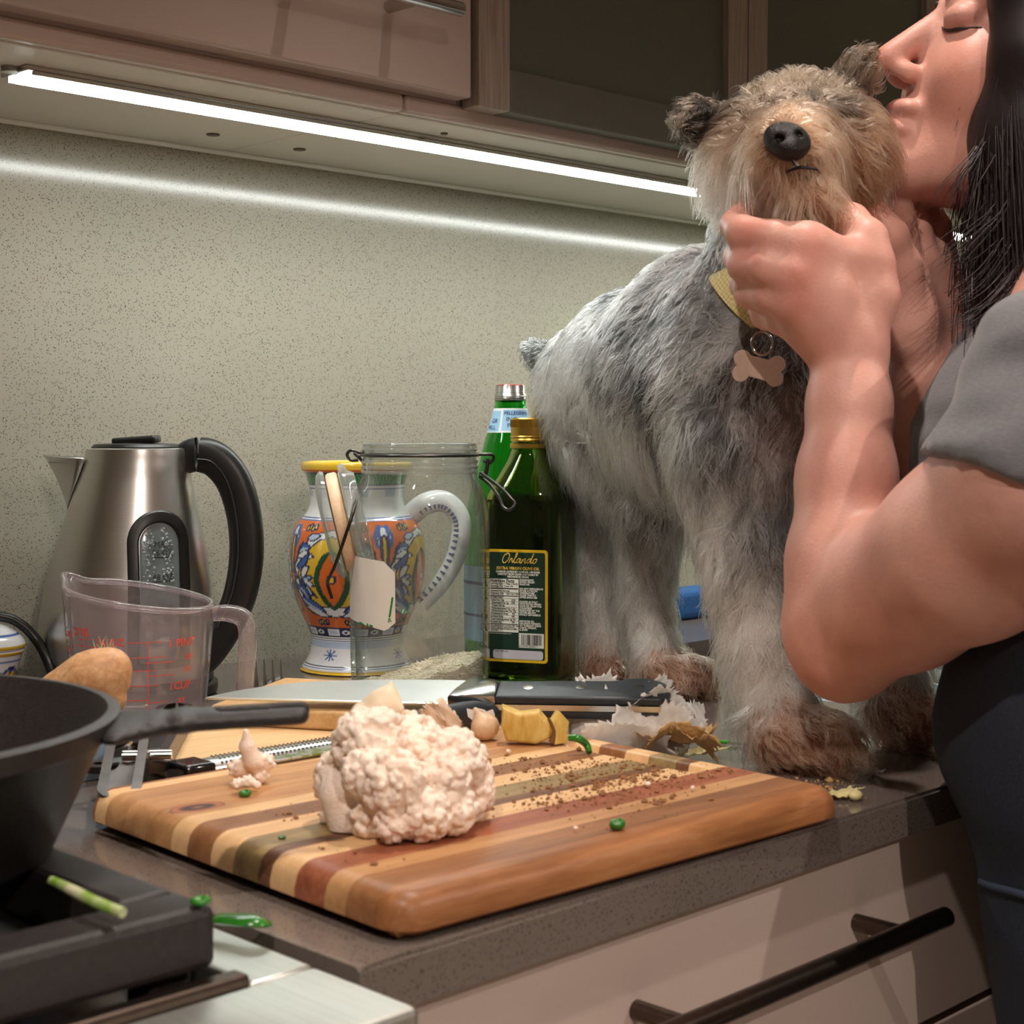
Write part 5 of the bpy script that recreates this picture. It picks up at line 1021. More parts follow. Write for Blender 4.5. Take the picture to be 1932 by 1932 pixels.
# ginger root on the small bowl
t = NT('ginger_skin'); v_ = t.coord(); n1 = t.noise(v_, 45, 4, .6, .5); n2 = t.noise(v_, 260, 4); vo = t.n('ShaderNodeTexVoronoi', feature='DISTANCE_TO_EDGE'); vo.inputs['Scale'].default_value = 55; t.l(v_, vo.inputs['Vector'])
cr = t.math('LESS_THAN', vo.outputs['Distance'], .035); t.set(col=t.mix(t.math('MULTIPLY', cr, .16), t.mix(.3, t.ramp(n1, [(.3, srgb(176, 124, 76)), (.55, srgb(206, 158, 112)), (.8, srgb(222, 182, 142))]), t.ramp(n2, [(.4, srgb(160, 112, 70)), (.7, srgb(226, 184, 140))])), srgb(120, 80, 48)), rough=.55); t.bump(n2, .35, .001); M_GIN = t.m
gz = .985; G_ = lambda x, y_, dz=0: P(x, y_, gz + dz)
F = Field(np.minimum(G_(80, 1340), G_(250, 1220)) - .025, np.maximum(G_(80, 1340), G_(250, 1220)) + .025, .0011)
F.chain([G_(70, 1318), G_(120, 1302), G_(165, 1282), G_(198, 1268)], [.0085, .012, .0155, .0145], .008); F.chain([G_(198, 1268), G_(212, 1260)], [.0145, .011], .006); F.cone(G_(200, 1285), G_(212, 1318), .0125, .0085, .007); F.ell(G_(212, 1322), (.0065, .0065, .0065), k=.004); F.cone(G_(228, 1275), G_(232, 1290), .004, .0035, .004)
v, q = F.mesh(); gn = empty('ginger_root', np.append(G_(160, 1300)[:2], CT + .0365), 'knobbly brown ginger root propped in the blue bowl', 'ginger'); gl = np.array(gn.location); npmesh('root', v - gl, q, M_GIN, gn, smooth_it=2)
for i in range(15):
    b = G_(196 + random.uniform(-10, 26), 1240 + random.uniform(-2, 8)); d = np.array([0, 0, random.uniform(.006, .014)]) + RT * random.uniform(-.006, .007) ; tube('root_hair', [b - gl, b + d * .5 + RT * random.uniform(-.002, .002) - gl, b + d - gl], [.00022, .00018, .0001], simple('pale_fibre', (222, 200, 160), .6), gn, 4, smooth=3)
# peeled ginger piece
t = NT('ginger_flesh'); n1 = t.noise(t.coord('Object', (200, 200, 60)), 1, 4); t.set(col=t.ramp(n1, [(.3, srgb(196, 156, 60)), (.7, srgb(232, 206, 126))]), rough=.45, sss=.15); M_GFL = t.m
gp = on_board(1000, 1408); ge = empty('peeled_ginger', gp, 'chunk of peeled yellow ginger at the back of the striped board', 'ginger')
pl_ = [(-.015, .0), (.004, -.002), (.013, .002), (.0135, .010), (.006, .019), (-.006, .0175), (-.0175, .022), (-.018, .010)]
prism('flesh', pl_, .015, M_GFL, ge, frame_mat(np.array([0, 0, .0028]) + FW * .004 * 0, RT, (0, 0, 1), -BACK), .0025, 3)
prism('flesh', [(.0, 0), (.008, .001), (.010, .014), (.004, .021), (-.002, .012)], .012, M_GFL, ge, frame_mat(RT * .0155 + np.array([0, 0, .0008]) + BACK * .002, unit(RT - BACK * .3), (0, 0, 1), -unit(BACK + RT * .3)), .0018, 2)
tube('skin_remnant', [RT * .0135 + BACK * .0012 + np.array([0, 0, .003]), RT * .0150 + BACK * .0014 + np.array([0, 0, .010]), RT * .0115 + BACK * .0012 + np.array([0, 0, .018])], [.0022, .0012, .0010], simple('dark_skin', (110, 78, 40), .7), ge, 6)
# garlic clove with papery tuft
gc = on_board(915, 1397); ga = empty('garlic_clove', gc, 'unpeeled garlic clove with papery tuft on the board behind the cauliflower', 'garlic')
F = Field(np.array([-.02, -.02, -.002]), np.array([.02, .02, .03]), .0008); F.ell(np.array([0, 0, .0085]), (.0095, .0085, .0085), k=.003); F.cone(np.array([0, 0, .010]), RT * -.006 + np.array([0, 0, .020]), .007, .0016, .004); v, q = F.mesh(); npmesh('clove', v, q, simple('garlic_skin_tan', (222, 190, 156), .42, var=.14, scale=200, sss=.15), ga, smooth_it=1)
M_SKIN = NT('garlic_paper'); n1 = M_SKIN.noise(M_SKIN.coord('Object', (60, 60, 60)), 4, 4); M_SKIN.set(col=M_SKIN.ramp(n1, [(.3, srgb(226, 222, 218)), (.7, srgb(248, 246, 244))]), rough=.35, trans=.0, sss=.0); M_SKIN.bump(n1, .3, .0006)
tr = M_SKIN.n('ShaderNodeBsdfTranslucent'); tr.inputs[0].default_value = (.9, .88, .86, 1); mx = M_SKIN.n('ShaderNodeMixShader'); mx.inputs[0].default_value = .42; M_SKIN.l(M_SKIN.b.outputs[0], mx.inputs[1]); M_SKIN.l(tr.outputs[0], mx.inputs[2]); M_SKIN.l(mx.outputs[0], M_SKIN.out.inputs[0]); M_SKIN = M_SKIN.m
for i in range(7):
    d = RT * random.uniform(-.012, .006) + np.array([0, 0, random.uniform(.004, .010)]); b = np.array([0, 0, .014]) + RT * random.uniform(-.006, .003); s = unit(np.cross(d, BACK)) * .0024
    mk('paper_tuft', [b - s, b + s, b + d * .6 + s * 1.4 + BACK * .002, b + d * .6 - s * 1.2, b + d * 1.1 + s * .2], [(0, 1, 2, 3), (3, 2, 4)], M_SKIN, ga)
# loose papery skins: curled ribbed sheets
def skin(name, c, lx, ly, sx, sy, curl, cup, mat, lab_, grp, seed, rim=.0012, cat='garlic skin'):
    g = np.random.default_rng(seed); nu, nv = 26, 18; U, Vv = np.meshgrid(np.linspace(-1, 1, nu), np.linspace(-1, 1, nv)); edge = np.maximum(np.abs(U), np.abs(Vv)); rr_ = np.hypot(U, Vv); k = np.where(rr_ > 1e-6, edge / np.maximum(rr_, 1e-6), 1); U, Vv = U * (k * .55 + .45), Vv * (k * .55 + .45)
    jag = 1 + g.normal(0, .10, U.shape) * (edge > .95) + .10 * np.sin(np.arctan2(Vv, U) * 5 + seed) * edge ** 3
    sx *= 1.38; sy *= 1.42; x = U * sx * jag; y_ = Vv * sy * jag; a = x / sx * curl; R_ = sx / max(abs(curl), 1e-3)
    X = R_ * np.sin(a); Z = R_ * (1 - np.cos(a)) * np.sign(curl) + cup * y_ ** 2 / sy + .0007 * np.sin(x / sx * 22 + 3 * y_ / sy) * (edge) + .0016 * np.sin(U * 4.2 + seed) * np.sin(Vv * 3.7 + 2 * seed) * edge + g.normal(0, .0001, U.shape) + .0012 * np.sin(3.1 * Vv + seed) * U
    lx, ly = unit(lx), unit(ly); ly = unit(ly - lx * (lx @ ly)); lz = np.cross(lx, ly); 
    if lz[2] < 0: lz = -lz
    p = c + X[..., None] * lx + y_[..., None] * ly + Z[..., None] * lz; p = p.reshape(-1, 3)
    lowz = p[:, 2].min(); p[:, 2] += max(0, CT + .0008 - lowz)
    idx = np.arange(nu * nv).reshape(nv, nu); q = np.stack([idx[:-1, :-1], idx[:-1, 1:], idx[1:, 1:], idx[1:, :-1]], -1).reshape(-1, 4)
    o = npmesh(name, p, q, mat); so = o.modifiers.new('thickness', 'SOLIDIFY'); so.thickness = .00025; setp(o, lab_, cat, grp); return o
gs = 'papery garlic skins behind the board'; Zu = np.array([0, 0, 1.0]); QS = lambda x, y_, z=.94: PZ(x, y_, z)
skin('garlic_skin', P(1092, 1362, 1.075), RT + Zu * .2, Zu * .9 - BACK * .4, .014, .016, .9, .15, M_SKIN, 'grey veined papery garlic skin nearest the knife handle', gs, 1)
skin('garlic_skin', P(1140, 1362, 1.060), RT * .9 + Zu * .25, Zu * .85 - BACK * .5, .019, .016, -.8, .2, M_SKIN, 'fan shaped ribbed garlic skin left of the middle of the pile', gs, 2)
skin('garlic_skin', P(1198, 1335, 1.075), RT, Zu * .8 - BACK * .5, .019, .014, -1.1, -.2, M_SKIN, 'rounded white garlic skin at the top of the pile', gs, 3)
skin('garlic_skin', P(1262, 1352, 1.065), RT * .7 - Zu * .7, BACK * .4 + Zu * .7 + RT * .4, .024, .011, -1.4, .1, M_SKIN, 'long curling white garlic skin arching over the right of the pile', gs, 4)
skin('garlic_skin', P(1182, 1396, 1.030), RT * .9 - Zu * .1, BACK * .8 + Zu * .75, .022, .012, -.5, .2, M_SKIN, 'broad white garlic skin lying at the front of the pile', gs, 5)
skin('garlic_skin', P(1228, 1372, 1.050), RT, Zu * .8 - BACK * .4, .019, .012, .7, .3, M_SKIN, 'cupped white garlic skin in the middle of the pile', gs, 6)
skin('garlic_skin', P(1302, 1360, 1.065), RT * .8 + Zu * .3, Zu * .6 - BACK * .7, .009, .010, .8, .2, M_SKIN, 'small torn garlic skin at the right end of the pile', gs, 7)
skin('garlic_skin', P(1128, 1318, 1.11), RT, Zu - BACK * .3, .014, .011, 1.0, .3, M_SKIN, 'thin garlic skin standing up behind the knife handle end', gs, 8)
skin('garlic_skin', P(1245, 1318, 1.085), RT * .5 - Zu * .6, Zu * .6 + RT * .5, .013, .009, -.9, .2, M_SKIN, 'pointed garlic skin sticking up beside the brown paw', gs, 9)
skin('garlic_skin', P(1625, 1475, 1.0), RT - Zu * .3, BACK + Zu * .4, .009, .005, .5, .2, M_SKIN, 'translucent garlic skin flake in front of the dog\'s forepaw', gs, 10)
M_PEEL = simple('ginger_peel', (204, 168, 116), .7, var=.22, scale=120, bump=.5); M_PALE = simple('pale_peel', (232, 220, 160), .5, var=.08, scale=90)
skin('ginger_peel', P(1280, 1392, 1.025), RT, BACK + Zu * .5, .020, .012, -.9, .3, M_PEEL, 'crumpled brown ginger peel under the garlic skins', 'brown peelings', 21, cat='peel')
skin('ginger_peel', P(1302, 1402, 1.02), RT - BACK * .3, BACK + Zu * .2, .014, .010, 1.1, .3, M_PEEL, 'curled brown ginger peel at the front of the peelings', 'brown peelings', 22, cat='peel')
skin('ginger_peel', P(1240, 1392, 1.035), RT, BACK + Zu * .6, .016, .009, .8, -.3, M_PEEL, 'brown ginger peel tucked under the white skins', 'brown peelings', 23, cat='peel')
for i, (x, y_, sx, sy, lab_) in enumerate(((1155, 1400, .016, .007, 'flat pale yellow peel at the back edge of the striped board'), (1285, 1425, .022, .006, 'long pale peel between the board and the dog\'s paw'), (1568, 1497, .014, .005, 'pale yellow peel at the right corner of the striped board'))):
    skin('pale_peel', PZ(x, y_, CT + .003), RT - BACK * (.2 if i else -.2), BACK, sx, sy, .25, .1, M_PALE, lab_, 'pale peelings', 30 + i, cat='peel')
c = PZ(1614, 1500, CT + .004); F = Field(c - .01, c + .01, .0007); F.ell(c, (.005, .0035, .003), k=.001); v, q = F.mesh(); o = npmesh('ginger_chip', v, q, M_PALE); setp(o, 'tiny yellow chip near the worktop edge right of the board', 'crumb')
# dry skins next to the cauliflower top
for i, (x, y_, lab_) in enumerate(((822, 1358, 'thin upright garlic skin right behind the cauliflower top'), (846, 1352, 'curled tan garlic skin between cauliflower and garlic clove'))):
    skin('garlic_skin', P(x, y_, .94), RT * .4 + Zu * .3, Zu + RT * .3 * (1 if i else -1), .0035, .008, .9, .2, simple('tan_garlic_paper', (236, 212, 186), .45, var=.12, scale=90), lab_, gs, 40 + i)
# green scraps
o = tube('chive_stem', [PZ(1332, 1399, CT + .0016), PZ(1370, 1400, CT + .0022), PZ(1410, 1404, CT + .002), PZ(1450, 1412, CT + .0016)], [.0011, .0014, .0014, .0009], simple('chive_green', (70, 168, 40), .3, var=.15), None, 8); setp(o, 'bright green chive stem lying left of the dog\'s forepaw', 'herb')
o = tube('curled_pepper', [PZ(1075, 1392, BTOP + .010), PZ(1092, 1394, BTOP + .010), PZ(1106, 1404, BTOP + .006), PZ(1112, 1420, BTOP + .0015)], [.0022, .0025, .0023, .0019], M_PEPPER, None, 8); setp(o, 'curved dark green pepper stem hanging in the slot of the board', 'pepper stem')
def bit(px, py, z, sx, sy, sz, lab_, name='pepper_piece'):
    c = PZ(px, py, z + sz * .9); F = Field(c - max(sx, sy, sz) * 1.5 - .002, c + max(sx, sy, sz) * 1.5 + .002, max(sx, sy, sz) / 9); R_ = np.array([RT, -BACK, Zu]); F.ell(c, (sx, sy, sz), R_, k=.001); F.ell(c + RT * sx * .45 + Zu * sz * .35, (sx * .6, sy * .7, sz * .7), R_, k=sz * .3); F.ell(c + BACK * sy * .5 + Zu * sz * .9, (sx * .5, sy * .5, sz * .5), R_, k=sz * .3, neg=True)
    v, q = F.mesh(); v[:, 2] = np.maximum(v[:, 2], z + .0004); o = npmesh(name, v, q, M_PEPPER, smooth_it=1); setp(o, lab_, 'pepper piece', 'green pepper bits'); return o
bit(462, 1497, BTOP, .0035, .0025, .0022, 'small green pepper slice beside the tiny cauliflower crumb'); bit(1164, 1556, BTOP, .0040, .0035, .0030, 'green pepper cube near the front of the striped board'); bit(532, 1580, BTOP, .0020, .0014, .0009, 'tiny green fleck left of the cauliflower'); bit(378, 1700, .9495, .0042, .0030, .0022, 'glossy green pepper bit on the corner of the hob grate')
o = tube('pea_pod', [PZ(396, 1740, .925), PZ(415, 1733, .927), PZ(450, 1735, .928), PZ(485, 1738, .928), PZ(505, 1741, .926)], [.0030, .0048, .0056, .0054, .003], M_PEPPER, None, 12, sec=[(math.cos(a), .38 * math.sin(a)) for a in np.linspace(0, 2 * PI, 12, endpoint=False)]); setp(o, 'flat green pea pod lying between the grate and the striped board', 'pea pod')
# soil-like ginger crumbs scattered over the board: too many to count
vs = []; fs = []; g = np.random.default_rng(3)
oct_ = np.array([[1, 0, 0], [-1, 0, 0], [0, 1, 0], [0, -1, 0], [0, 0, 1], [0, 0, -1]], float); of = [(0, 2, 4), (2, 1, 4), (1, 3, 4), (3, 0, 4), (2, 0, 5), (1, 2, 5), (3, 1, 5), (0, 3, 5)]
clus = [(1150, 1475, 50, 14, 260), (1240, 1470, 45, 12, 220), (1100, 1500, 60, 16, 200), (1180, 1440, 60, 10, 200), (1010, 1470, 40, 10, 90), (1290, 1460, 40, 10, 70), (1060, 1450, 60, 12, 150), (1350, 1450, 30, 8, 40), (1000, 1515, 40, 12, 60), (1370, 1453, 14, 4, 40), (650, 1620, 60, 20, 20), (1200, 1520, 80, 20, 70), (560, 1530, 40, 14, 20), (1130, 1480, 10, 3, 60), (1245, 1513, 10, 3, 50), (1190, 1470, 9, 3, 50), (930, 1440, 40, 8, 30)]
for cx, cy, sx, sy, n in clus:
    for i in range(n):
        x, y_ = cx + g.normal() * sx, cy + g.normal() * sy; p = PZ(x, y_, BTOP); lx_ = (p[0] - BX) * math.cos(-BR) - (p[1] - BY) * math.sin(-BR); ly_ = (p[0] - BX) * math.sin(-BR) + (p[1] - BY) * math.cos(-BR)
        if not (.015 < lx_ < BL - .015 and .015 < ly_ < BD - .015) or abs(lx_ - slx) < slw + .002 and sly0 - .01 < ly_ < sly1 + .01: continue
        s = min(.0022, .00026 * math.exp(abs(g.normal()) * .95)); b = len(vs); w_ = oct_ * s * g.uniform(.6, 1.4, (6, 3)); w_[:, 2] *= .7; vs += list(w_ + p + np.array([0, 0, s * .35])); fs += [tuple(b + k for k in f_) for f_ in of]
o = mk('ginger_crumbs', vs, fs, simple('brown_crumbs', (140, 98, 60), .85, var=.35, scale=900), None, False); setp(o, 'brown crumbs scattered over the striped cutting board', 'crumbs', kind='stuff')
vs = []; fs = []
for i in range(70):
    x, y_ = 1520 + g.normal() * 60, 1480 + g.normal() * 10; p = PZ(x, y_, CT); s = .0004 * math.exp(abs(g.normal()) * .8)
    if p[1] < CF + .004: continue
    b = len(vs); vs += list(oct_ * s * g.uniform(.6, 1.6, (6, 3)) + p + np.array([0, 0, s * .5])); fs += [tuple(b + k for k in f_) for f_ in of]
o = mk('peel_crumbs', vs, fs, simple('tan_crumbs', (190, 150, 96), .85, var=.3, scale=900), None, False); setp(o, 'tan crumbs on the worktop around the dog\'s forepaw', 'crumbs', kind='stuff')
# ================================================================== dog
bones = []      # (a, b, ra, rb, region)
def D(pts, rs, reg):
    pts = [P(*p) for p in pts]
    for i in range(len(pts) - 1): bones.append((pts[i], pts[i + 1], rs[i], rs[i + 1], reg))
D([(1135, 735, 1.37), (1215, 705, 1.29), (1310, 692, 1.20), (1410, 712, 1.125)], [.058, .062, .068, .067], 'body')
D([(1250, 760, 1.26), (1360, 785, 1.165)], [.054, .060], 'belly')
D([(1410, 712, 1.125), (1490, 735, 1.085)], [.064, .050], 'chest'); D([(1340, 590, 1.18), (1420, 600, 1.12)], [.045, .045], 'body')
D([(1420, 600, 1.12), (1462, 480, 1.09), (1492, 330, 1.075)], [.050, .040, .042], 'neck')
D([(1140, 800, 1.385), (1122, 870, 1.408), (1132, 955, 1.42)], [.050, .042, .029], 'thigh'); D([(1132, 955, 1.42), (1122, 1120, 1.432), (1138, 1262, 1.418)], [.026, .0155, .0165], 'leg'); D([(1138, 1266, 1.418), (1158, 1276, 1.408)], [.0175, .0165], 'paw')
D([(1150, 790, 1.36), (1185, 850, 1.34), (1232, 950, 1.315)], [.050, .043, .030], 'thigh'); D([(1232, 950, 1.315), (1215, 1130, 1.335), (1245, 1258, 1.318)], [.027, .0165, .0175], 'leg'); D([(1250, 1268, 1.315), (1305, 1277, 1.30)], [.0185, .0165], 'paw')
D([(1420, 740, 1.12), (1402, 850, 1.10), (1395, 960, 1.095)], [.055, .044, .032], 'shoulder'); D([(1395, 960, 1.095), (1440, 1220, 1.055), (1478, 1370, 1.03)], [.029, .0185, .0195], 'leg'); D([(1490, 1388, 1.022), (1560, 1402, 1.008)], [.0215, .0190], 'paw')
D([(1500, 760, 1.11), (1560, 900, 1.12), (1670, 1200, 1.115), (1695, 1330, 1.098)], [.05, .036, .019, .0195], 'leg'); D([(1700, 1345, 1.095), (1728, 1360, 1.082)], [.0210, .0185], 'paw')
D([(1060, 690, 1.40), (1018, 672, 1.415), (1000, 660, 1.42)], [.018, .011, .008], 'tail')
D([(1497, 282, 1.075), (1500, 280, 1.07)], [.0465, .0465], 'head'); D([(1440, 300, 1.055), (1560, 290, 1.055)], [.038, .038], 'cheek')
D([(1494, 290, 1.04), (1488, 278, .992)], [.037, .0235], 'muzzle'); D([(1510, 372, 1.045), (1512, 348, .997)], [.029, .0185], 'jaw')
D([(1352, 245, 1.07), (1318, 232, 1.06), (1298, 238, 1.05)], [.016, .011, .006], 'ear'); D([(1590, 190, 1.075), (1612, 150, 1.075), (1628, 122, 1.07)], [.016, .011, .006], 'ear')
allp = np.array([b[0] for b in bones] + [b[1] for b in bones]); F = Field(allp.min(0) - .08, allp.max(0) + .08, .0032)
KB = {'body': .03, 'belly': .03, 'chest': .025, 'neck': .02, 'thigh': .022, 'shoulder': .022, 'leg': .012, 'paw': .008, 'tail': .01, 'head': .015, 'cheek': .015, 'muzzle': .010, 'jaw': .006, 'ear': .008}
for a, b, ra, rb, reg in bones: F.cone(a, b, ra, rb, KB[reg])
for paw, d in (((1560, 1402, 1.008), 0), ((1305, 1277, 1.30), 0), ((1728, 1360, 1.082), 0), ((1158, 1276, 1.408), 0)):
    c = P(*paw)
    for s in (-1.5, -.5, .5, 1.5): F.cone(c, c + unit(np.array([-.35, -.94, 0])) * (.012 - .002 * abs(s)) + np.array([.94, -.35, 0]) * s * .0075 - np.array([0, 0, .004]), .0085, .0075, .004)
v, q = F.mesh(); v[:, 2] = np.maximum(v[:, 2], CT + .0006)
for _ in range(1): pass
REG = ['body', 'belly', 'chest', 'neck', 'thigh', 'shoulder', 'leg', 'paw', 'tail', 'head', 'cheek', 'muzzle', 'jaw', 'ear']
def regions(pts):
    best = np.full(len(pts), 9.0); rid = np.zeros(len(pts), int)
    for a, b, ra, rb, reg in bones:
        ba = b - a; t_ = np.clip(((pts - a) @ ba) / (ba @ ba + 1e-12), 0, 1); d = np.linalg.norm(pts - a - t_[:, None] * ba, axis=1) - (ra + (rb - ra) * t_); d = d - (.004 if reg in ('paw', 'ear', 'muzzle') else 0)
        m = d < best; best[m] = d[m]; rid[m] = REG.index(reg)
    return rid
# smooth value noise on points
def vnoise(p, sc, seed=0):
    g = np.random.default_rng(seed); T_ = g.random((32, 32, 32)); x = p * sc + seed * 7.3; i = np.floor(x).astype(int); f = x - i; f = f * f * (3 - 2 * f); r = 0
    for a in (0, 1):
        for b in (0, 1):
            for c in (0, 1): r = r + T_[(i[:, 0] + a) % 32, (i[:, 1] + b) % 32, (i[:, 2] + c) % 32] * (f[:, 0] if a else 1 - f[:, 0]) * (f[:, 1] if b else 1 - f[:, 1]) * (f[:, 2] if c else 1 - f[:, 2])
    return r
C_ = lambda *c: np.array(srgb(*c)[:3])
def toscr(p):
    d = p - CAM; z = d @ FW; return 966 + FPX * (d @ RT) / z, 966 - FPX * (d @ UP) / z
paw_tip = P(1540, 1420, 1.01); shoulder_pt = P(1330, 570, 1.15); chest_pt = P(1510, 680, 1.07); armpit = P(1500, 830, 1.07); nose_c = P(1487, 263, .968); left_cheek = P(1385, 380, 1.03); mouth_c = P(1515, 325, .985)
def coat(p, rid, jit):
    """colour of the coat at points p (a real pattern of the animal, fixed to its body)"""
    n1 = vnoise(p, 28, 1); n2 = vnoise(p, 70, 2); t_ = np.clip(.52 + 1.7 * (n1 * .5 + n2 * .5 - .5) + jit * .6, 0, 1)[:, None]
    grey = C_(34, 36, 38) * (1 - t_) + C_(190, 193, 193) * t_; cream = C_(172, 164, 154) * (1 - t_) + C_(250, 246, 239) * t_; brown = C_(92, 56, 40) * (1 - t_) + C_(208, 158, 128) * t_; tan = C_(118, 80, 54) * (1 - t_) + C_(236, 194, 156) * t_; dark = C_(28, 24, 21) * (1 - t_) + C_(128, 112, 93) * t_
    R = lambda *n: np.isin(rid, [REG.index(x) for x in n])[:, None]
    gauss = lambda c, s: np.exp(-((p - c) ** 2).sum(1) / s ** 2)[:, None]
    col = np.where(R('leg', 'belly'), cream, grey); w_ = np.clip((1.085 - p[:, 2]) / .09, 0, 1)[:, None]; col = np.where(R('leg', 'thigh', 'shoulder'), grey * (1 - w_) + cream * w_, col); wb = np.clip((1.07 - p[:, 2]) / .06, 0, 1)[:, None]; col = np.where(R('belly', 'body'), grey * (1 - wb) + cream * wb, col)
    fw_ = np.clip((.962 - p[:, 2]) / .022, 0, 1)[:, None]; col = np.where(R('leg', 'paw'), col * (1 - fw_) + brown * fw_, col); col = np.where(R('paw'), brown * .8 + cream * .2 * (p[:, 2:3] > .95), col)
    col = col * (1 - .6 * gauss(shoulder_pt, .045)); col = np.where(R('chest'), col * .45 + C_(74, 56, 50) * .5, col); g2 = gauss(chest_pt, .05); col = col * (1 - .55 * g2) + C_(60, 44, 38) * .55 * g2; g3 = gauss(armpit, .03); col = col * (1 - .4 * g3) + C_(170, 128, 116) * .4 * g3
    col = np.where(R('head', 'ear'), dark, col); g4 = gauss(left_cheek, .035); ctan = tan * (1 - g4) + C_(226, 218, 206) * g4; col = np.where(R('muzzle', 'jaw', 'cheek'), ctan, col)
    rel = p - P(1494, 290, 1.04); upm = np.clip((rel[:, 2] - .012) / .02, 0, 1)[:, None]; col = np.where(R('muzzle', 'cheek'), col * (1 - upm) + dark * upm, col); gm = gauss(mouth_c, .012); col = col * (1 - .75 * gm) + C_(34, 26, 22) * .75 * gm
    gn_ = gauss(nose_c, .014); col = col * (1 - .6 * gn_) + C_(50, 40, 36) * .6 * gn_
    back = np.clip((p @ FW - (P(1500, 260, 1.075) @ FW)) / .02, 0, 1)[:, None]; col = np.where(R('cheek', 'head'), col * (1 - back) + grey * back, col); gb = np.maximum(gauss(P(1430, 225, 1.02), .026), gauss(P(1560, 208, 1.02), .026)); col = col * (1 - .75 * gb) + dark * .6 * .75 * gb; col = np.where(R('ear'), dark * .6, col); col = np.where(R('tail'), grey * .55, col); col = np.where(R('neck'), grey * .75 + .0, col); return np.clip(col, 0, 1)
dogbase = np.array([.95, -.5, CT]); dog = empty('dog', dogbase, 'grey and cream wire haired terrier dog standing on the worktop with its chin held', 'dog')
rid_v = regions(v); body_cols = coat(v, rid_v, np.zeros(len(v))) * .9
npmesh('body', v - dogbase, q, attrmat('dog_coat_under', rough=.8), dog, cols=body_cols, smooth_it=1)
# fur strands grown from the skin
tri = np.concatenate([q[:, [0, 1, 2]], q[:, [0, 2, 3]]]); A_, B_, C3 = v[tri[:, 0]], v[tri[:, 1]], v[tri[:, 2]]; ar = np.linalg.norm(np.cross(B_ - A_, C3 - A_), axis=1); nv = vnorm(v, q)
trid = rid_v[tri[:, 0]]; dens = np.ones(len(REG)); 
for k_, x in (('body', .8), ('paw', 2.2), ('leg', 1.7), ('muzzle', 2.4), ('jaw', 2.6), ('cheek', 2.2), ('head', 2.0), ('ear', 2.5), ('belly', 1.2), ('neck', 1.0)): dens[REG.index(k_)] = x
wgt = ar * dens[trid]; NH = 78000; ti = rng.choice(len(tri), NH, p=wgt / wgt.sum()); r1 = np.sqrt(rng.random(NH)); r2 = rng.random(NH); bw = np.c_[1 - r1, r1 * (1 - r2), r1 * r2]
rp = (v[tri[ti]] * bw[..., None]).sum(1); rn = (nv[tri[ti]] * bw[..., None]).sum(1); rn /= np.linalg.norm(rn, axis=1)[:, None] + 1e-9; rid = regions(rp)
keep = ~((np.linalg.norm(rp - nose_c, axis=1) < .0135) | (rp[:, 2] < CT + .002)); rp, rn, rid = rp[keep], rn[keep], rid[keep]; NH = len(rp)
LEN = dict(body=.017, belly=.030, chest=.016, neck=.013, thigh=.026, shoulder=.024, leg=.028, paw=.016, tail=.009, head=.015, cheek=.024, muzzle=.032, jaw=.034, ear=.016); LIFT = dict(body=.35, belly=.25, chest=.45, neck=.5, thigh=.3, shoulder=.3, leg=.42, paw=.5, tail=.6, head=.8, cheek=.45, muzzle=.4, jaw=.4, ear=.5); GRAV = dict(body=.25, belly=.7, chest=.4, neck=.3, thigh=.5, shoulder=.5, leg=.45, paw=.3, tail=.1, head=.05, cheek=.55, muzzle=.55, jaw=.5, ear=.1)
L = np.array([LEN[r_] for r_ in REG])[rid]; LI = np.array([LIFT[r_] for r_ in REG])[rid]; GV = np.array([GRAV[r_] for r_ in REG])[rid]
down = np.array([0, 0, -1.0]); aft = unit(P(1135, 735, 1.37) - P(1410, 712, 1.125)); flow = np.tile(aft * .75 + down * .75, (NH, 1))
ids = {r_: REG.index(r_) for r_ in REG}
for r_ in ('leg', 'thigh', 'shoulder', 'belly', 'chest'): flow[rid == ids[r_]] = down + aft * .2
m = rid == ids['paw']; flow[m] = unit([-.35, -.94, -.2]); m = rid == ids['neck']; flow[m] = down * .8 + aft * .4
for r_ in ('muzzle', 'cheek', 'jaw', 'head'):
    m = rid == ids[r_]; rad = rp[m] - nose_c; rad = rad - (rad @ FW)[:, None] * FW * .2; flow[m] = rad / (np.linalg.norm(rad, axis=1)[:, None] + 1e-9) + down * (.5 if r_ in ('muzzle', 'jaw', 'cheek') else -.1)
up_side = (rid == ids['muzzle']) & ((rp - nose_c)[:, 2] > .004); L[up_side] *= .7
cdv = rp - P(1462, 548, 1.105); cax = unit(P(1540, 465, 1.085) - P(1405, 630, 1.125)); hcol = cdv @ cax; L[(np.abs(hcol + .004) < .016) & (np.linalg.norm(cdv, axis=1) < .075)] *= .35
near = np.linalg.norm(rp - nose_c, axis=1) < .024; L[near] *= .45; nm = np.linalg.norm(rp - mouth_c, axis=1) < .012; L[nm] *= .4
for (a, b) in (((1352, 245, 1.07), (1298, 238, 1.05)), ((1590, 190, 1.075), (1628, 122, 1.07))):
    m = (rid == ids['ear']) & (np.linalg.norm(rp - P(*a), axis=1) < .05); flow[m] = unit(P(*b) - P(*a))
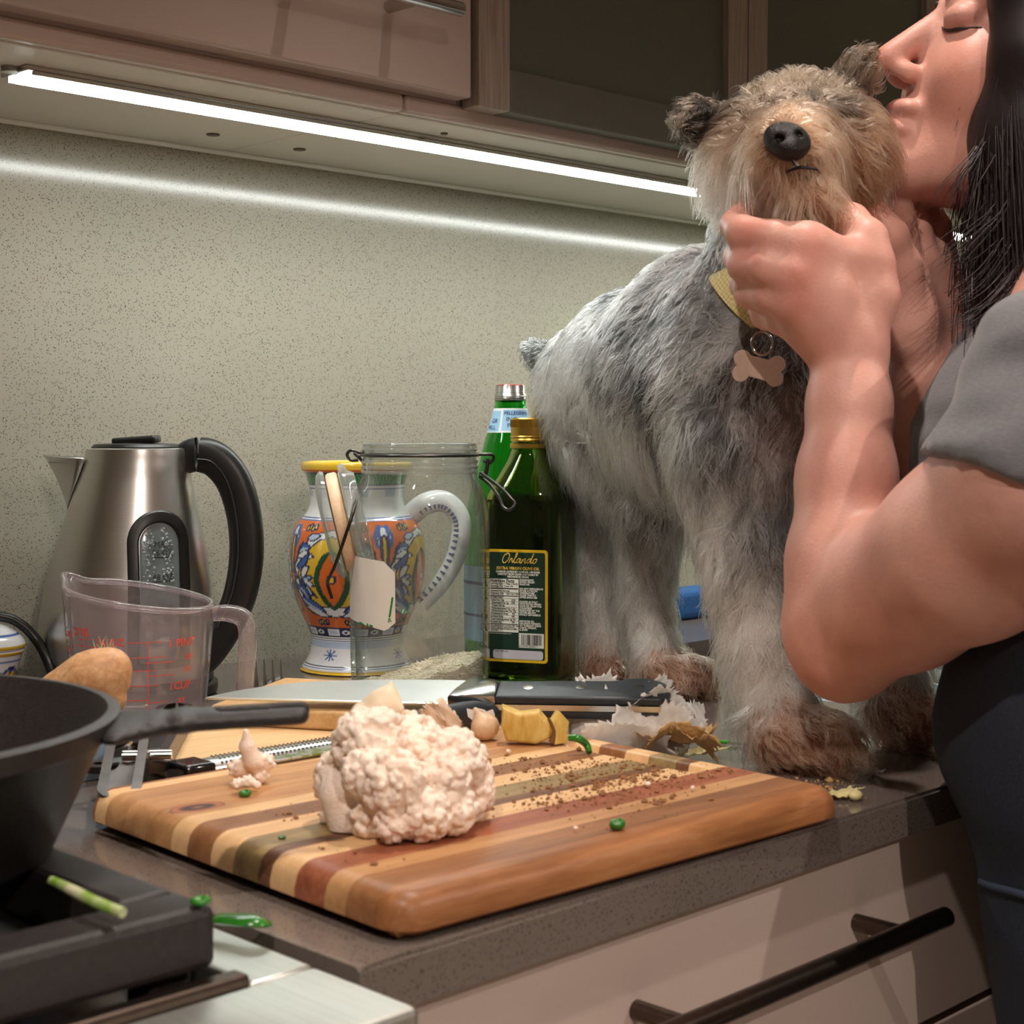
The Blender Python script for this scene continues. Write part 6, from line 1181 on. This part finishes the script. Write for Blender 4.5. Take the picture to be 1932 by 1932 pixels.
# clump field: strands of a tuft share bend and meet at the tip
cell = .0062; key = np.floor(rp / cell).astype(int); _, cid = np.unique(key, axis=0, return_inverse=True); cid = cid.ravel(); nc = cid.max() + 1; cnt = np.bincount(cid, minlength=nc)[:, None]
cc_ = np.c_[[np.bincount(cid, rp[:, k], nc) for k in range(3)]].T / cnt; cj = rng.normal(0, 1, (nc, 3)); cl = rng.uniform(.75, 1.3, nc); cph = rng.uniform(0, 6.28, nc); ctone = rng.normal(0, .36, nc)
flow = flow + cj[cid] * .28 + rng.normal(0, .10, (NH, 3)); flow /= np.linalg.norm(flow, axis=1)[:, None]; tan_ = flow - (flow * rn).sum(1)[:, None] * rn; tan_ /= np.linalg.norm(tan_, axis=1)[:, None] + 1e-9
L = L * cl[cid] * rng.uniform(.7, 1.15, NH); side = np.cross(tan_, rn); K = 7; s = np.linspace(0, 1, K)[None, :, None]
disp = L[:, None, None] * (tan_[:, None] * s * (1 - LI[:, None, None] * .35) + rn[:, None] * LI[:, None, None] * np.sin(s * 1.9) * .55 + down * GV[:, None, None] * s ** 2 * .6)
wave = np.sin(s * 5.5 + cph[cid][:, None, None]) - np.sin(cph[cid])[:, None, None]; disp += side[:, None] * wave * (.09 * L[:, None, None]) + (cc_[cid] - rp)[:, None] * s ** 1.3 * .72
pts = rp[:, None] + disp; pts[..., 2] = np.maximum(pts[..., 2], CT + .0008)
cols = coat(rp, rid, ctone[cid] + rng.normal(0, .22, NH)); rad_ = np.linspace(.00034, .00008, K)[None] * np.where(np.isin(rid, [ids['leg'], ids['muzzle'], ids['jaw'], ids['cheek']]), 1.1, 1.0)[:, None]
t = NT('dog_hair'); a = t.n('ShaderNodeAttribute', attribute_name='col'); hb = t.n('ShaderNodeBsdfHairPrincipled'); hb.inputs['Roughness'].default_value = .4; hb.inputs['Radial Roughness'].default_value = .55; t.l(t.mix(.1, a.outputs[0], t.ramp(t.noise(t.coord(), 50, 2), [(.3, (.6, .6, .6)), (.7, (1, 1, 1))]), 'MULTIPLY'), hb.inputs['Color']); t.l(hb.outputs[0], t.out.inputs[0]); M_FUR = t.m
curves_obj('fur', pts - dogbase, rad_, cols, M_FUR, dog)
# nose, mouth, eyes
M_NOSE = simple('wet_black_nose', (10, 10, 11), .32, var=.3, scale=500, bump=.5, bscale=1200); hz_ = .957
F = Field(nose_c - .024, nose_c + .024, .0008); Rn = np.array([unit(RT * .97 + UP * .2), UP, -FW]); F.ell(nose_c + FW * .004, (.0142, .0118, .011), Rn, k=.003); F.ell(nose_c - UP * .006, (.008, .006, .009), Rn, k=.004)
for sx in (-1, 1): F.ell(nose_c - FW * .0075 + RT * (.0064 * sx) + UP * (.001 + .0013 * sx), (.0030, .0026, .006), Rn, k=.0015, neg=True); F.cone(nose_c - FW * .005 + RT * .0085 * sx + UP * (.0 + .0017 * sx), nose_c - FW * .003 + RT * .0125 * sx - UP * .003, .0012, .0012, .001, True)
v2, q2 = F.mesh(); npmesh('nose', v2 - dogbase, q2, M_NOSE, dog, smooth_it=1)
tube('mouth', [P(x, y_, z_) - dogbase for x, y_, z_ in ((1478, 330, .980), (1490, 322, .975), (1512, 316, .972), (1538, 319, .975), (1552, 326, .981))], [.0002, .0007, .0012, .0008, .0002], simple('dark_lip', (30, 22, 22), .4), dog, 8)
tube('philtrum', [P(1490, 290, .968) - dogbase, P(1500, 312, .968) - dogbase], .0009, simple('dark_lip', (30, 22, 22), .4), dog, 8, smooth=0)
for x, y_ in ((1425, 222), (1568, 206)):
    F = Field(P(x, y_, 1.034) - .012, P(x, y_, 1.034) + .012, .001); F.ell(P(x, y_, 1.034), (.0075,) * 3, k=.001); v2, q2 = F.mesh(); npmesh('eye', v2 - dogbase, q2, simple('dark_eye', (24, 16, 12), .08, coat=.6), dog)
# collar with buckle ring and bone tag
nb0, nb1 = P(1424, 590, 1.118), P(1464, 490, 1.095); ncn = P(1472, 566, 1.103); nax = unit(P(1540, 465, 1.085) - P(1405, 630, 1.125)); e1 = unit(np.cross(nax, UP)); e2 = np.cross(nax, e1)
t = NT('yellow_webbing'); v_ = t.coord('Object', (900, 900, 900)); n1 = t.n('ShaderNodeTexChecker'); n1.inputs['Scale'].default_value = 520; t.l(t.coord(), n1.inputs['Vector']); t.set(col=t.mix(.8, t.ramp(t.noise(t.coord(), 40, 3), [(.3, srgb(196, 178, 108)), (.6, srgb(226, 214, 158))]), t.ramp(n1.outputs[1], [(.4, srgb(204, 188, 120)), (.6, srgb(232, 222, 170))])), rough=.7); t.bump(n1.outputs[1], .5, .0008); M_COL = t.m
vs = []; fs = []; n = 64; rc = .0570
for i in range(n):
    a_ = 2 * PI * i / n; d = e1 * math.cos(a_) + e2 * math.sin(a_) * 1.0
    for h, ro in ((-.0085, 0), (-.0085, .002), (.0085, .002), (.0085, 0)): vs.append(ncn + d * (rc + ro) + nax * h - dogbase)
for i in range(n):
    j = (i + 1) % n
    for k in range(4): fs.append((i * 4 + k, j * 4 + k, j * 4 + (k + 1) % 4, i * 4 + (k + 1) % 4))
col_ = sharp(fixn(mk('collar', vs, fs, M_COL, dog, label='pale yellow woven collar')), 50)
M_TAGM = simple('tag_steel', (206, 184, 168), .4, .25, var=.06, scale=300); M_BRASS = simple('old_brass', (170, 150, 120), .3, 1)
tz = 1.030; Wt = lambda x, y_, z=tz: P(x, y_, z) - dogbase
tube('collar_ring', [Wt(1444, 572), Wt(1450, 590), Wt(1446, 612), Wt(1440, 626), Wt(1436, 612), Wt(1440, 588)], .0011, M_BRASS, col_, 8, closed=True)
tube('split_ring', [Wt(1438 + 20 * math.cos(a_), 648 + 22 * math.sin(a_)) for a_ in np.linspace(0, 2 * PI, 20, endpoint=False)], .0009, M_STEELP, col_, 8, closed=True, smooth=0)
tp = []
for cx, cy, a0, a1 in ((1402, 676, 100, 300), (1466, 688, -75, 60), (1462, 714, -20, 150), (1398, 704, 60, 260)):
    for a_ in np.linspace(math.radians(a0), math.radians(a1), 9): tp.append((cx, cy, a_))
tagpts = []
for cx, cy, a_ in tp: tagpts.append(((cx + 16 * math.cos(a_) - 1434) * tz / FPX, -(cy + 16 * math.sin(a_) - 694) * tz / FPX))
ang_ = [math.atan2(y_, x) for x, y_ in tagpts]
def bone_outline():
    out = []
    lob = [(-.0115, .0062), (.0105, .0028), (.0098, -.0066), (-.0122, -.0028)]
    lob = [(-.0112, .0060), (.0112, .0022), (.0098, -.0068), (-.0124, -.0036)]; ra_ = .0056
    seq = [(0, 210, -30 + 60), (1, 150 - 30, -60), (2, 30, -150), (3, -30 - 20, -240)]
    for i, s0, s1 in ((0, 250, 20), (1, 150, -80), (2, 70, -160), (3, -20, -250)):
        for a_ in np.linspace(math.radians(s0), math.radians(s1), 12): out.append((lob[i][0] + ra_ * math.cos(a_), lob[i][1] + ra_ * math.sin(a_)))
    return out
prism('bone_tag', bone_outline(), .0012, M_TAGM, col_, frame_mat(Wt(1433, 694), RT, UP, -FW), .0003, 1, label='bone shaped metal tag')
# ================================================================== woman
wbase = np.array([.95, -.83, 0.0]); wom = empty('person', wbase, 'woman in grey T-shirt and dark jeans kissing the dog and holding its chin', 'person')
fh = unit(-.92 * RT + .37 * Zu + .06 * BACK); uh = unit(.40 * RT + .915 * Zu); uh = unit(uh - fh * (uh @ fh)); sh = np.cross(fh, uh)      # face frame: forward, up, side
if sh @ BACK < 0: sh = -sh
Hc = P(1974, 150, 1.10); Hp = lambda f, u_, s=0: Hc + fh * f + uh * u_ + sh * s; RH = np.array([sh, fh, uh])
E_, Wr, Sh = P(1602, 1178, .95), P(1604, 655, .985), P(2040, 745, .825)
lo = np.array([.66, -.93, .93]); hi = np.array([1.33, -.42, 1.56]); F = Field(lo, hi, .0027)
# head
F.ell(Hp(-.012, .035), (.070, .092, .090), RH, k=.01); F.ell(Hp(.030, -.020), (.060, .058, .085), RH, k=.012); F.cone(Hp(.045, -.070), Hp(.070, -.098), .036, .020, .018); F.cone(Hp(.0, -.060, .045), Hp(.06, -.092, .012), .022, .016, .015); F.cone(Hp(.0, -.060, -.045), Hp(.06, -.092, -.012), .022, .016, .015)
for s_ in (-1, 1): F.ell(Hp(.055, -.030, .036 * s_), (.026, .028, .030), RH, k=.012); F.ell(Hp(.0785, .004, .031 * s_), (.017, .012, .010), RH, k=.004); F.cone(Hp(.080, .022, .012 * s_), Hp(.070, .022, .045 * s_), .009, .008, .010); F.cone(Hp(.093, -.036, .010 * s_), Hp(.098, -.036, .010 * s_), .0075, .006, .004)
F.cone(Hp(.082, .012), Hp(.108, -.030), .0085, .0105, .007); F.ell(Hp(.085, -.060), (.026, .012, .009), RH, k=.006); F.ell(Hp(.083, -.074), (.023, .012, .0085), RH, k=.005); F.cone(Hp(.0985, -.0665, -.02), Hp(.0985, -.0665, .02), .0018, .0018, .002, True); F.ell(Hp(.074, -.096), (.02, .017, .016), RH, k=.012)
for s_ in (-1, 1): F.ell(Hp(-.012, -.012, .070 * s_), (.010, .018, .030), RH, k=.006)
NB = P(2095, 560, 1.08); F.chain([Hp(-.030, -.055), (Hp(-.03, -.055) + NB) / 2, NB], [.050, .049, .055], .02)
# trunk (under the clothes)
ShR = np.array([1.13, -.57, 1.20]); F.chain([NB, np.array([1.03, -.72, 1.12]), np.array([.96, -.79, 1.0]), np.array([.95, -.815, .94])], [.075, .10, .105, .11], .03, flat=unit(Sh - ShR), fl=1.25); F.chain([NB, Sh], [.06, .055], .03); F.chain([NB, ShR], [.06, .055], .03)
# near arm
F.chain([P(1990, 900, .81), P(1830, 1035, .86), P(1700, 1118, .915), E_], [.0530, .0490, .0445, .038], .012); F.chain([Sh, P(1990, 900, .81)], [.050, .053], .015); F.chain([E_, P(1592, 1060, .955), P(1597, 900, .968), P(1602, 760, .978), Wr], [.037, .0330, .0288, .0242, .0212], .012); F.ell(P(1590, 1255, .95), (.015, .015, .015), k=.03)
hnd_ = lambda l: [P(*p) for p in l]
# near hand: back of the hand to the viewer, fingers round the far side of the jaw
mi, mm, mr, mpk = P(1520, 468, .966), P(1500, 520, .964), P(1500, 572, .970), P(1515, 615, .982)
for k_, r_ in ((mi, .0152), (mm, .0155), (mr, .0148), (mpk, .0130)): F.chain([Wr - np.array([0, 0, .004]), (Wr * .45 + k_ * .55) + (-FW) * .002, k_], [.0185, .0165, r_], .009)
th0 = P(1640, 500, .985); F.chain([Wr, P(1642, 560, .985), th0], [.0185, .0165, .0140], .010); F.chain([th0, P(1636, 452, .988), P(1605, 418, 1.002), P(1570, 398, 1.012)], [.0140, .0125, .0112, .0088], .005); F.cone(th0, mi, .0125, .014, .010)
F.chain([mi] + hnd_([(1462, 452, .966), (1402, 440, .982), (1388, 425, 1.008), (1402, 398, 1.024)]), [.0140, .0118, .0108, .0098, .0078], .0035); F.chain([mm] + hnd_([(1450, 505, .966), (1406, 500, .985), (1394, 486, 1.010), (1404, 455, 1.028)]), [.0140, .0120, .0110, .0098, .0078], .0035)
F.chain([mr] + hnd_([(1455, 556, .975), (1416, 552, .995), (1404, 538, 1.020), (1412, 510, 1.036)]), [.0132, .0112, .0103, .0092, .0074], .0035); F.chain([mpk] + hnd_([(1475, 603, .990), (1444, 595, 1.008), (1434, 580, 1.028), (1440, 560, 1.040)]), [.0115, .0098, .0090, .0082, .0066], .0035)
for k_ in (mi, mm, mr): F.ell(k_ - FW * .006, (.0085, .0085, .0085), k=.006)
for k_ in (mm, mr): F.cone(k_ - FW * .0125, (Wr * .5 + k_ * .5) - FW * .0165, .0022, .0016, .004)
# far hand: palm to the viewer, thumb under the jaw, fingers up the cheek
W2 = P(1742, 715, 1.105); F.chain([ShR, P(1990, 990, 1.22), P(1768, 1010, 1.14)], [.055, .046, .038], .015); F.chain([P(1768, 1010, 1.14), P(1752, 860, 1.125), W2], [.036, .030, .0220], .012)
kn2 = [P(1708, 520, 1.095), P(1738, 505, 1.108), P(1765, 512, 1.118), P(1785, 540, 1.125)]
for k_, r_ in zip(kn2, (.0150, .0150, .0145, .0125)): F.chain([W2, (W2 + k_) / 2, k_], [.0200, .0172, r_], .010)
F.ell(P(1715, 610, 1.085), (.020, .020, .028), k=.012); F.chain([P(1712, 600, 1.085), P(1700, 505, 1.070), P(1678, 445, 1.058), P(1652, 402, 1.052)], [.0180, .0135, .0118, .0090], .006)
for k_, tip in zip(kn2, ([(1700, 440, 1.095), (1694, 380, 1.105), (1690, 335, 1.11)], [(1728, 430, 1.112), (1718, 368, 1.12), (1706, 320, 1.125)], [(1752, 440, 1.125), (1742, 380, 1.135), (1726, 335, 1.14)], [(1775, 480, 1.135), (1768, 430, 1.145), (1756, 392, 1.15)])): F.chain([k_] + hnd_(tip), [.0135, .0112, .0102, .0078], .0035)
v, q = largest(*F.mesh())
body_v, body_q = v, q
skin0, skin1 = C_(208, 152, 138), C_(222, 172, 157); n1 = vnoise(v, 35, 5)[:, None]; n2 = vnoise(v, 140, 6)[:, None]; col = skin0 * (1 - n1) + skin1 * n1; col *= (.93 + .12 * n2)
gs_ = lambda c, s: np.exp(-((v - c) ** 2).sum(1) / s ** 2)[:, None]
for c, s_, tint, k_ in [(Hp(.098, -.066), .016, C_(176, 82, 78), .8), (Hp(.112, -.034), .016, C_(212, 120, 100), .5), (Hp(.06, -.035, .045), .03, C_(220, 130, 106), .4)] + [(k - FW * .012, .011, C_(208, 118, 102), .5) for k in (mi, mm, mr, P(1402, 440, .975), P(1406, 500, .978))] + [(P(1600, 1250, .97), .05, C_(224, 150, 122), .4), (E_, .03, C_(210, 130, 104), .3)]: g_ = gs_(c, s_); col = col * (1 - k_ * g_) + tint * k_ * g_
t = NT('skin'); a = t.n('ShaderNodeAttribute', attribute_name='col'); n3 = t.noise(t.coord(), 500, 4); t.set(col=t.mix(.12, a.outputs[0], t.ramp(n3, [(.3, (.6, .5, .45)), (.7, (1, 1, 1))]), 'MULTIPLY'), rough=.48, sss=.18, spec=.4); t.b.inputs['Subsurface Radius'].default_value = (.010, .004, .002); t.b.inputs['Subsurface Scale'].default_value = 1; t.bump(n3, .25, .0008); M_SKN = t.m
npmesh('body', v - wbase, q, M_SKN, wom, smooth_it=2, cols=np.clip(col, 0, 1))
# moles and eye details
for x, y_, z_, r_ in ((1633, 918, .966, .0011), (1562, 953, .968, .0011), (1750, 1128, .942, .0016), (1664, 1250, .963, .0012)):
    pass
M_LASH = simple('dark_lash', (46, 32, 28), .6); from mathutils.bvhtree import BVHTree
bvb = BVHTree.FromPolygons([tuple(x) for x in body_v], [tuple(int(i) for i in f_) for f_ in body_q])
def onface(u_, s_, d=None):
    o_ = Hp(.25, u_, s_); h_ = bvb.ray_cast(Vector(o_), Vector(-fh if d is None else d)); return np.array(h_[0]) + fh * .0003 if h_[0] is not None else Hp(.08, u_, s_)
for s_ in (-1, 1):
    tube('eyelashes', [onface(u_, x * s_) - wbase for u_, x in ((-.001, .016), (-.0045, .024), (-.006, .032), (-.005, .040), (-.001, .047))], [.0006, .0011, .0014, .0013, .0006], M_LASH, wom, 6)
    tube('eyebrow', [onface(u_, x * s_) - wbase for u_, x in ((.020, .010), (.025, .022), (.026, .036), (.020, .050))], [.0016, .0024, .0022, .0010], M_LASH, wom, 6)
# fingernail on the thumb that shows
F = Field(P(1645, 402, 1.045) - .015, P(1645, 402, 1.045) + .015, .0008); F.ell(P(1647, 405, 1.0445), (.0055, .0040, .0022), np.array([unit(RT * -.4 + UP * .9), unit(RT * .9 + UP * .4), FW]), k=.001); v2, q2 = F.mesh(); npmesh('thumbnail', v2 - wbase, q2, simple('nail', (224, 164, 148), .25, var=.05, coat=.3), wom)
# T-shirt: sleeve (cut square at the hem) and trunk shell
TL, TH = np.array([.62, -1.02, .90]), np.array([1.34, -.42, 1.36])
F2 = Field(TL, TH, .0040); F2.chain([Sh, P(1990, 900, .81), P(1830, 1035, .86), P(1700, 1118, .915)], [.060, .0605, .0560, .0515], .008)
hA, hB = P(1712, 846, .875), P(1936, 921, .765); hd_ = unit(hB - hA); ax_s = unit(P(1760, 1080, .89) - Sh); hn = unit(ax_s - (ax_s @ hd_) * hd_)
X, Y, Z = np.meshgrid(*F2.ax, indexing='ij', sparse=True); F2.f = np.maximum(F2.f, ((X - hA[0]) * hn[0] + (Y - hA[1]) * hn[1] + (Z - hA[2]) * hn[2]).astype(np.float32))
F = Field(TL, TH, .0040); F.chain([NB - Zu * .03, Sh], [.066, .060], .03); F.chain([NB - Zu * .03, ShR], [.066, .066], .03); F.chain([ShR, P(2010, 960, 1.22)], [.066, .058], .02); F.chain([NB - Zu * .02, np.array([1.03, -.72, 1.12]), np.array([.965, -.79, 1.02]), np.array([.955, -.815, .93])], [.078, .108, .114, .118], .03, flat=unit(Sh - ShR), fl=1.25)
h_ = np.clip(.5 + .5 * (F.f - F2.f) / .012, 0, 1); F.f = F.f * (1 - h_) + F2.f * h_ - .012 * h_ * (1 - h_); v, q = largest(*F.mesh())
fold = vnoise(v @ np.array([RT, UP, FW]).T * np.array([1.0, 3.2, 1]), 22, 9)[:, None]; nn = vnorm(v, q); v = v + nn * (fold - .5) * .006; v[:, 1] = np.minimum(v[:, 1], np.where(v[:, 2] < .935, CF - .008, 9))
t = NT('grey_jersey'); n1 = t.noise(t.coord('Object', (300, 300, 900)), 1, 4); n0 = t.noise(t.coord(), 12, 2); t.set(col=t.mix(.5, t.ramp(n1, [(.3, srgb(100, 101, 106)), (.7, srgb(128, 129, 134))]), t.ramp(n0, [(.3, srgb(106, 107, 112)), (.7, srgb(124, 125, 130))])), rough=.9, sheen=.2); t.bump(n1, .3, .0008)
npmesh('t_shirt', v - wbase, q, t.m, wom, smooth_it=3)
# jeans with pocket seam
F = Field(np.array([.70, -1.03, .05]), np.array([1.24, -.60, 1.06]), .0055); hip = np.array([.955, -.822, .93])
F.chain([np.array([.960, -.815, 1.03]), np.array([.945, -.822, .965]), np.array([.975, -.830, .86])], [.118, .124, .112], .02, flat=[1, 0, 0], fl=1.30)
for s_ in (-1, 1): F.chain([np.array([.982 + .085 * s_, -.832, .86]), np.array([.995 + .09 * s_, -.845, .66]), np.array([1.0 + .09 * s_, -.86, .48]), np.array([1.0 + .095 * s_, -.88, .10])], [.098, .084, .062, .048], .02)
v, q = F.mesh(); fold = vnoise(v, 16, 12)[:, None]; nn = vnorm(v, q); v = v + nn * (fold - .5) * .010; v[:, 1] = np.minimum(v[:, 1], np.where(v[:, 2] < .93, CF - .004, 9)); 
t = NT('dark_denim'); n1 = t.noise(t.coord('Object', (700, 700, 700)), 1, 3); n0 = t.noise(t.coord(), 9, 3); t.set(col=t.mix(.5, t.ramp(n1, [(.3, srgb(20, 26, 38)), (.7, srgb(44, 54, 72))]), t.ramp(n0, [(.3, srgb(22, 28, 40)), (.7, srgb(40, 50, 66))])), rough=.85); t.bump(n1, .4, .0008); M_DEN = t.m
jeans = npmesh('jeans', v - wbase, q, M_DEN, wom, smooth_it=2)
def snap(px, py, off=.0008):
    bv = BVHTree.FromPolygons([tuple(x) for x in v], [tuple(int(i) for i in f_) for f_ in q]); d = unit(P(px, py, 1) - CAM); hit = bv.ray_cast(Vector(CAM), Vector(d)); return (np.array(hit[0]) - d * off) if hit[0] is not None else None
seam = [snap(x, y_) for x, y_ in ((1836, 1652), (1850, 1664), (1870, 1672), (1895, 1678), (1930, 1688), (1965, 1700))]; seam = [s_ for s_ in seam if s_ is not None]
if len(seam) > 2: tube('pocket_seam', [s_ - wbase for s_ in seam], .0022, simple('seam_denim', (52, 64, 84), .8, var=.1), jeans, 8)
for s_ in (-1, 1):
    F = Field(np.array([1.0 + .095 * s_ - .07, -1.0, 0]), np.array([1.0 + .095 * s_ + .07, -.68, .16]), .006); c = np.array([1.0 + .095 * s_, -.88, .045]); F.cone(c, c + np.array([-.01, .14, -.008]), .042, .034, .02); F.cone(c, c + np.array([0, 0, .07]), .045, .05, .02); v2, q2 = F.mesh(); v2[:, 2] = np.maximum(v2[:, 2], .003); npmesh('shoe', v2 - wbase, q2, simple('dark_shoe', (40, 38, 40), .5), wom)
# hair: solid under-mass plus strands
F = Field(Hc - .22, Hc + .2, .004); F.chain([Hp(.0, .10, .03), P(1962, -20, 1.032), P(1962, 110, 1.028), P(1945, 260, 1.04)], [.04, .030, .030, .032], .015); F.ell(Hp(-.030, .040), (.083, .093, .096), RH, k=.01); F.chain([Hp(-.03, .02, .055), P(1945, 260, 1.045), P(1950, 380, 1.04), P(1985, 520, 1.05)], [.045, .034, .030, .020], .02); F.chain([Hp(-.06, .0, 0), Hp(-.10, -.06, .01), Hp(-.11, -.14, .02)], [.08, .06, .045], .02)
v, q = F.mesh(); M_HAIRM = simple('dark_hair_mass', (30, 22, 26), .5, var=.2, scale=300); hair = npmesh('hair', v - wbase, q, M_HAIRM, wom, smooth_it=2, label='long dark brown hair')
nvh = vnorm(v, q); fz = (v - Hc) @ fh; uz = (v - Hc) @ uh; dB = np.array([bvb.find_nearest(Vector(x))[3] for x in v[::1]]); sel = np.where((fz < .045) & (dB > .006))[0]; NHH = 9000; pk_ = rng.choice(sel, NHH); rp2 = v[pk_] + rng.normal(0, .0015, (NHH, 3)); nr = nvh[pk_]; L2 = rng.uniform(.07, .17, NHH); K = 9; s = np.linspace(0, 1, K)[None, :, None]; back_ = -fh
fl2 = back_ * .35 - Zu * 1.0; tn = fl2 - (nr @ fl2)[:, None] * nr; tn /= np.linalg.norm(tn, axis=1)[:, None] + 1e-9
pp = rp2[:, None] + L2[:, None, None] * (tn[:, None] * s * .6 + nr[:, None] * .05 * np.sin(s * 2.2) - Zu * s ** 1.6 * .55 + rng.normal(0, .04, (NHH, 1, 3)) * s)
# loose strands hanging forward
loose = []
for i in range(90):
    j = rng.normal(0, 1, 6); st = i % 5
    if st == 0: c = [(1905, 180, 1.05), (1850, 290, 1.03), (1812, 350, 1.02), (1795, 400, 1.02)]
    elif st == 1: c = [(1925, 300, 1.04), (1880, 400, 1.02), (1830, 450, 1.015), (1770, 505, 1.01)]
    elif st == 2: c = [(1940, 380, 1.04), (1890, 470, 1.02), (1840, 530, 1.015), (1790, 560, 1.01)]
    elif st == 3: c = [(1960, 450, 1.03), (1900, 540, 1.0), (1850, 590, .995), (1795, 615, .99)]
    else: c = [(1900, 120, 1.05), (1868, 240, 1.035), (1850, 330, 1.03), (1835, 420, 1.025)]
    c = [np.array(P(x + j[0] * 9 + j[1] * 5 * k, y_ + j[2] * 8 + j[3] * 6 * k, z_ + j[4] * .006)) for k, (x, y_, z_) in enumerate(c)]; q_ = catmull(c, 3)[:K + 1]; loose.append(np.array(q_)[:K])
pp = np.concatenate([pp, np.array(loose)]); colh = C_(34, 25, 28) * rng.uniform(.5, 1.6, (len(pp), 1)); t = NT('dark_hair'); a = t.n('ShaderNodeAttribute', attribute_name='col'); t.set(col=t.mix(.2, a.outputs[0], t.ramp(t.noise(t.coord(), 30), [(.3, (.5, .5, .5)), (.7, (1, 1, 1))]), 'MULTIPLY'), rough=.35, spec=.4)
curves_obj('hair_strands', pp - wbase, np.linspace(.0004, .00015, K)[None], colh, t.m, hair)
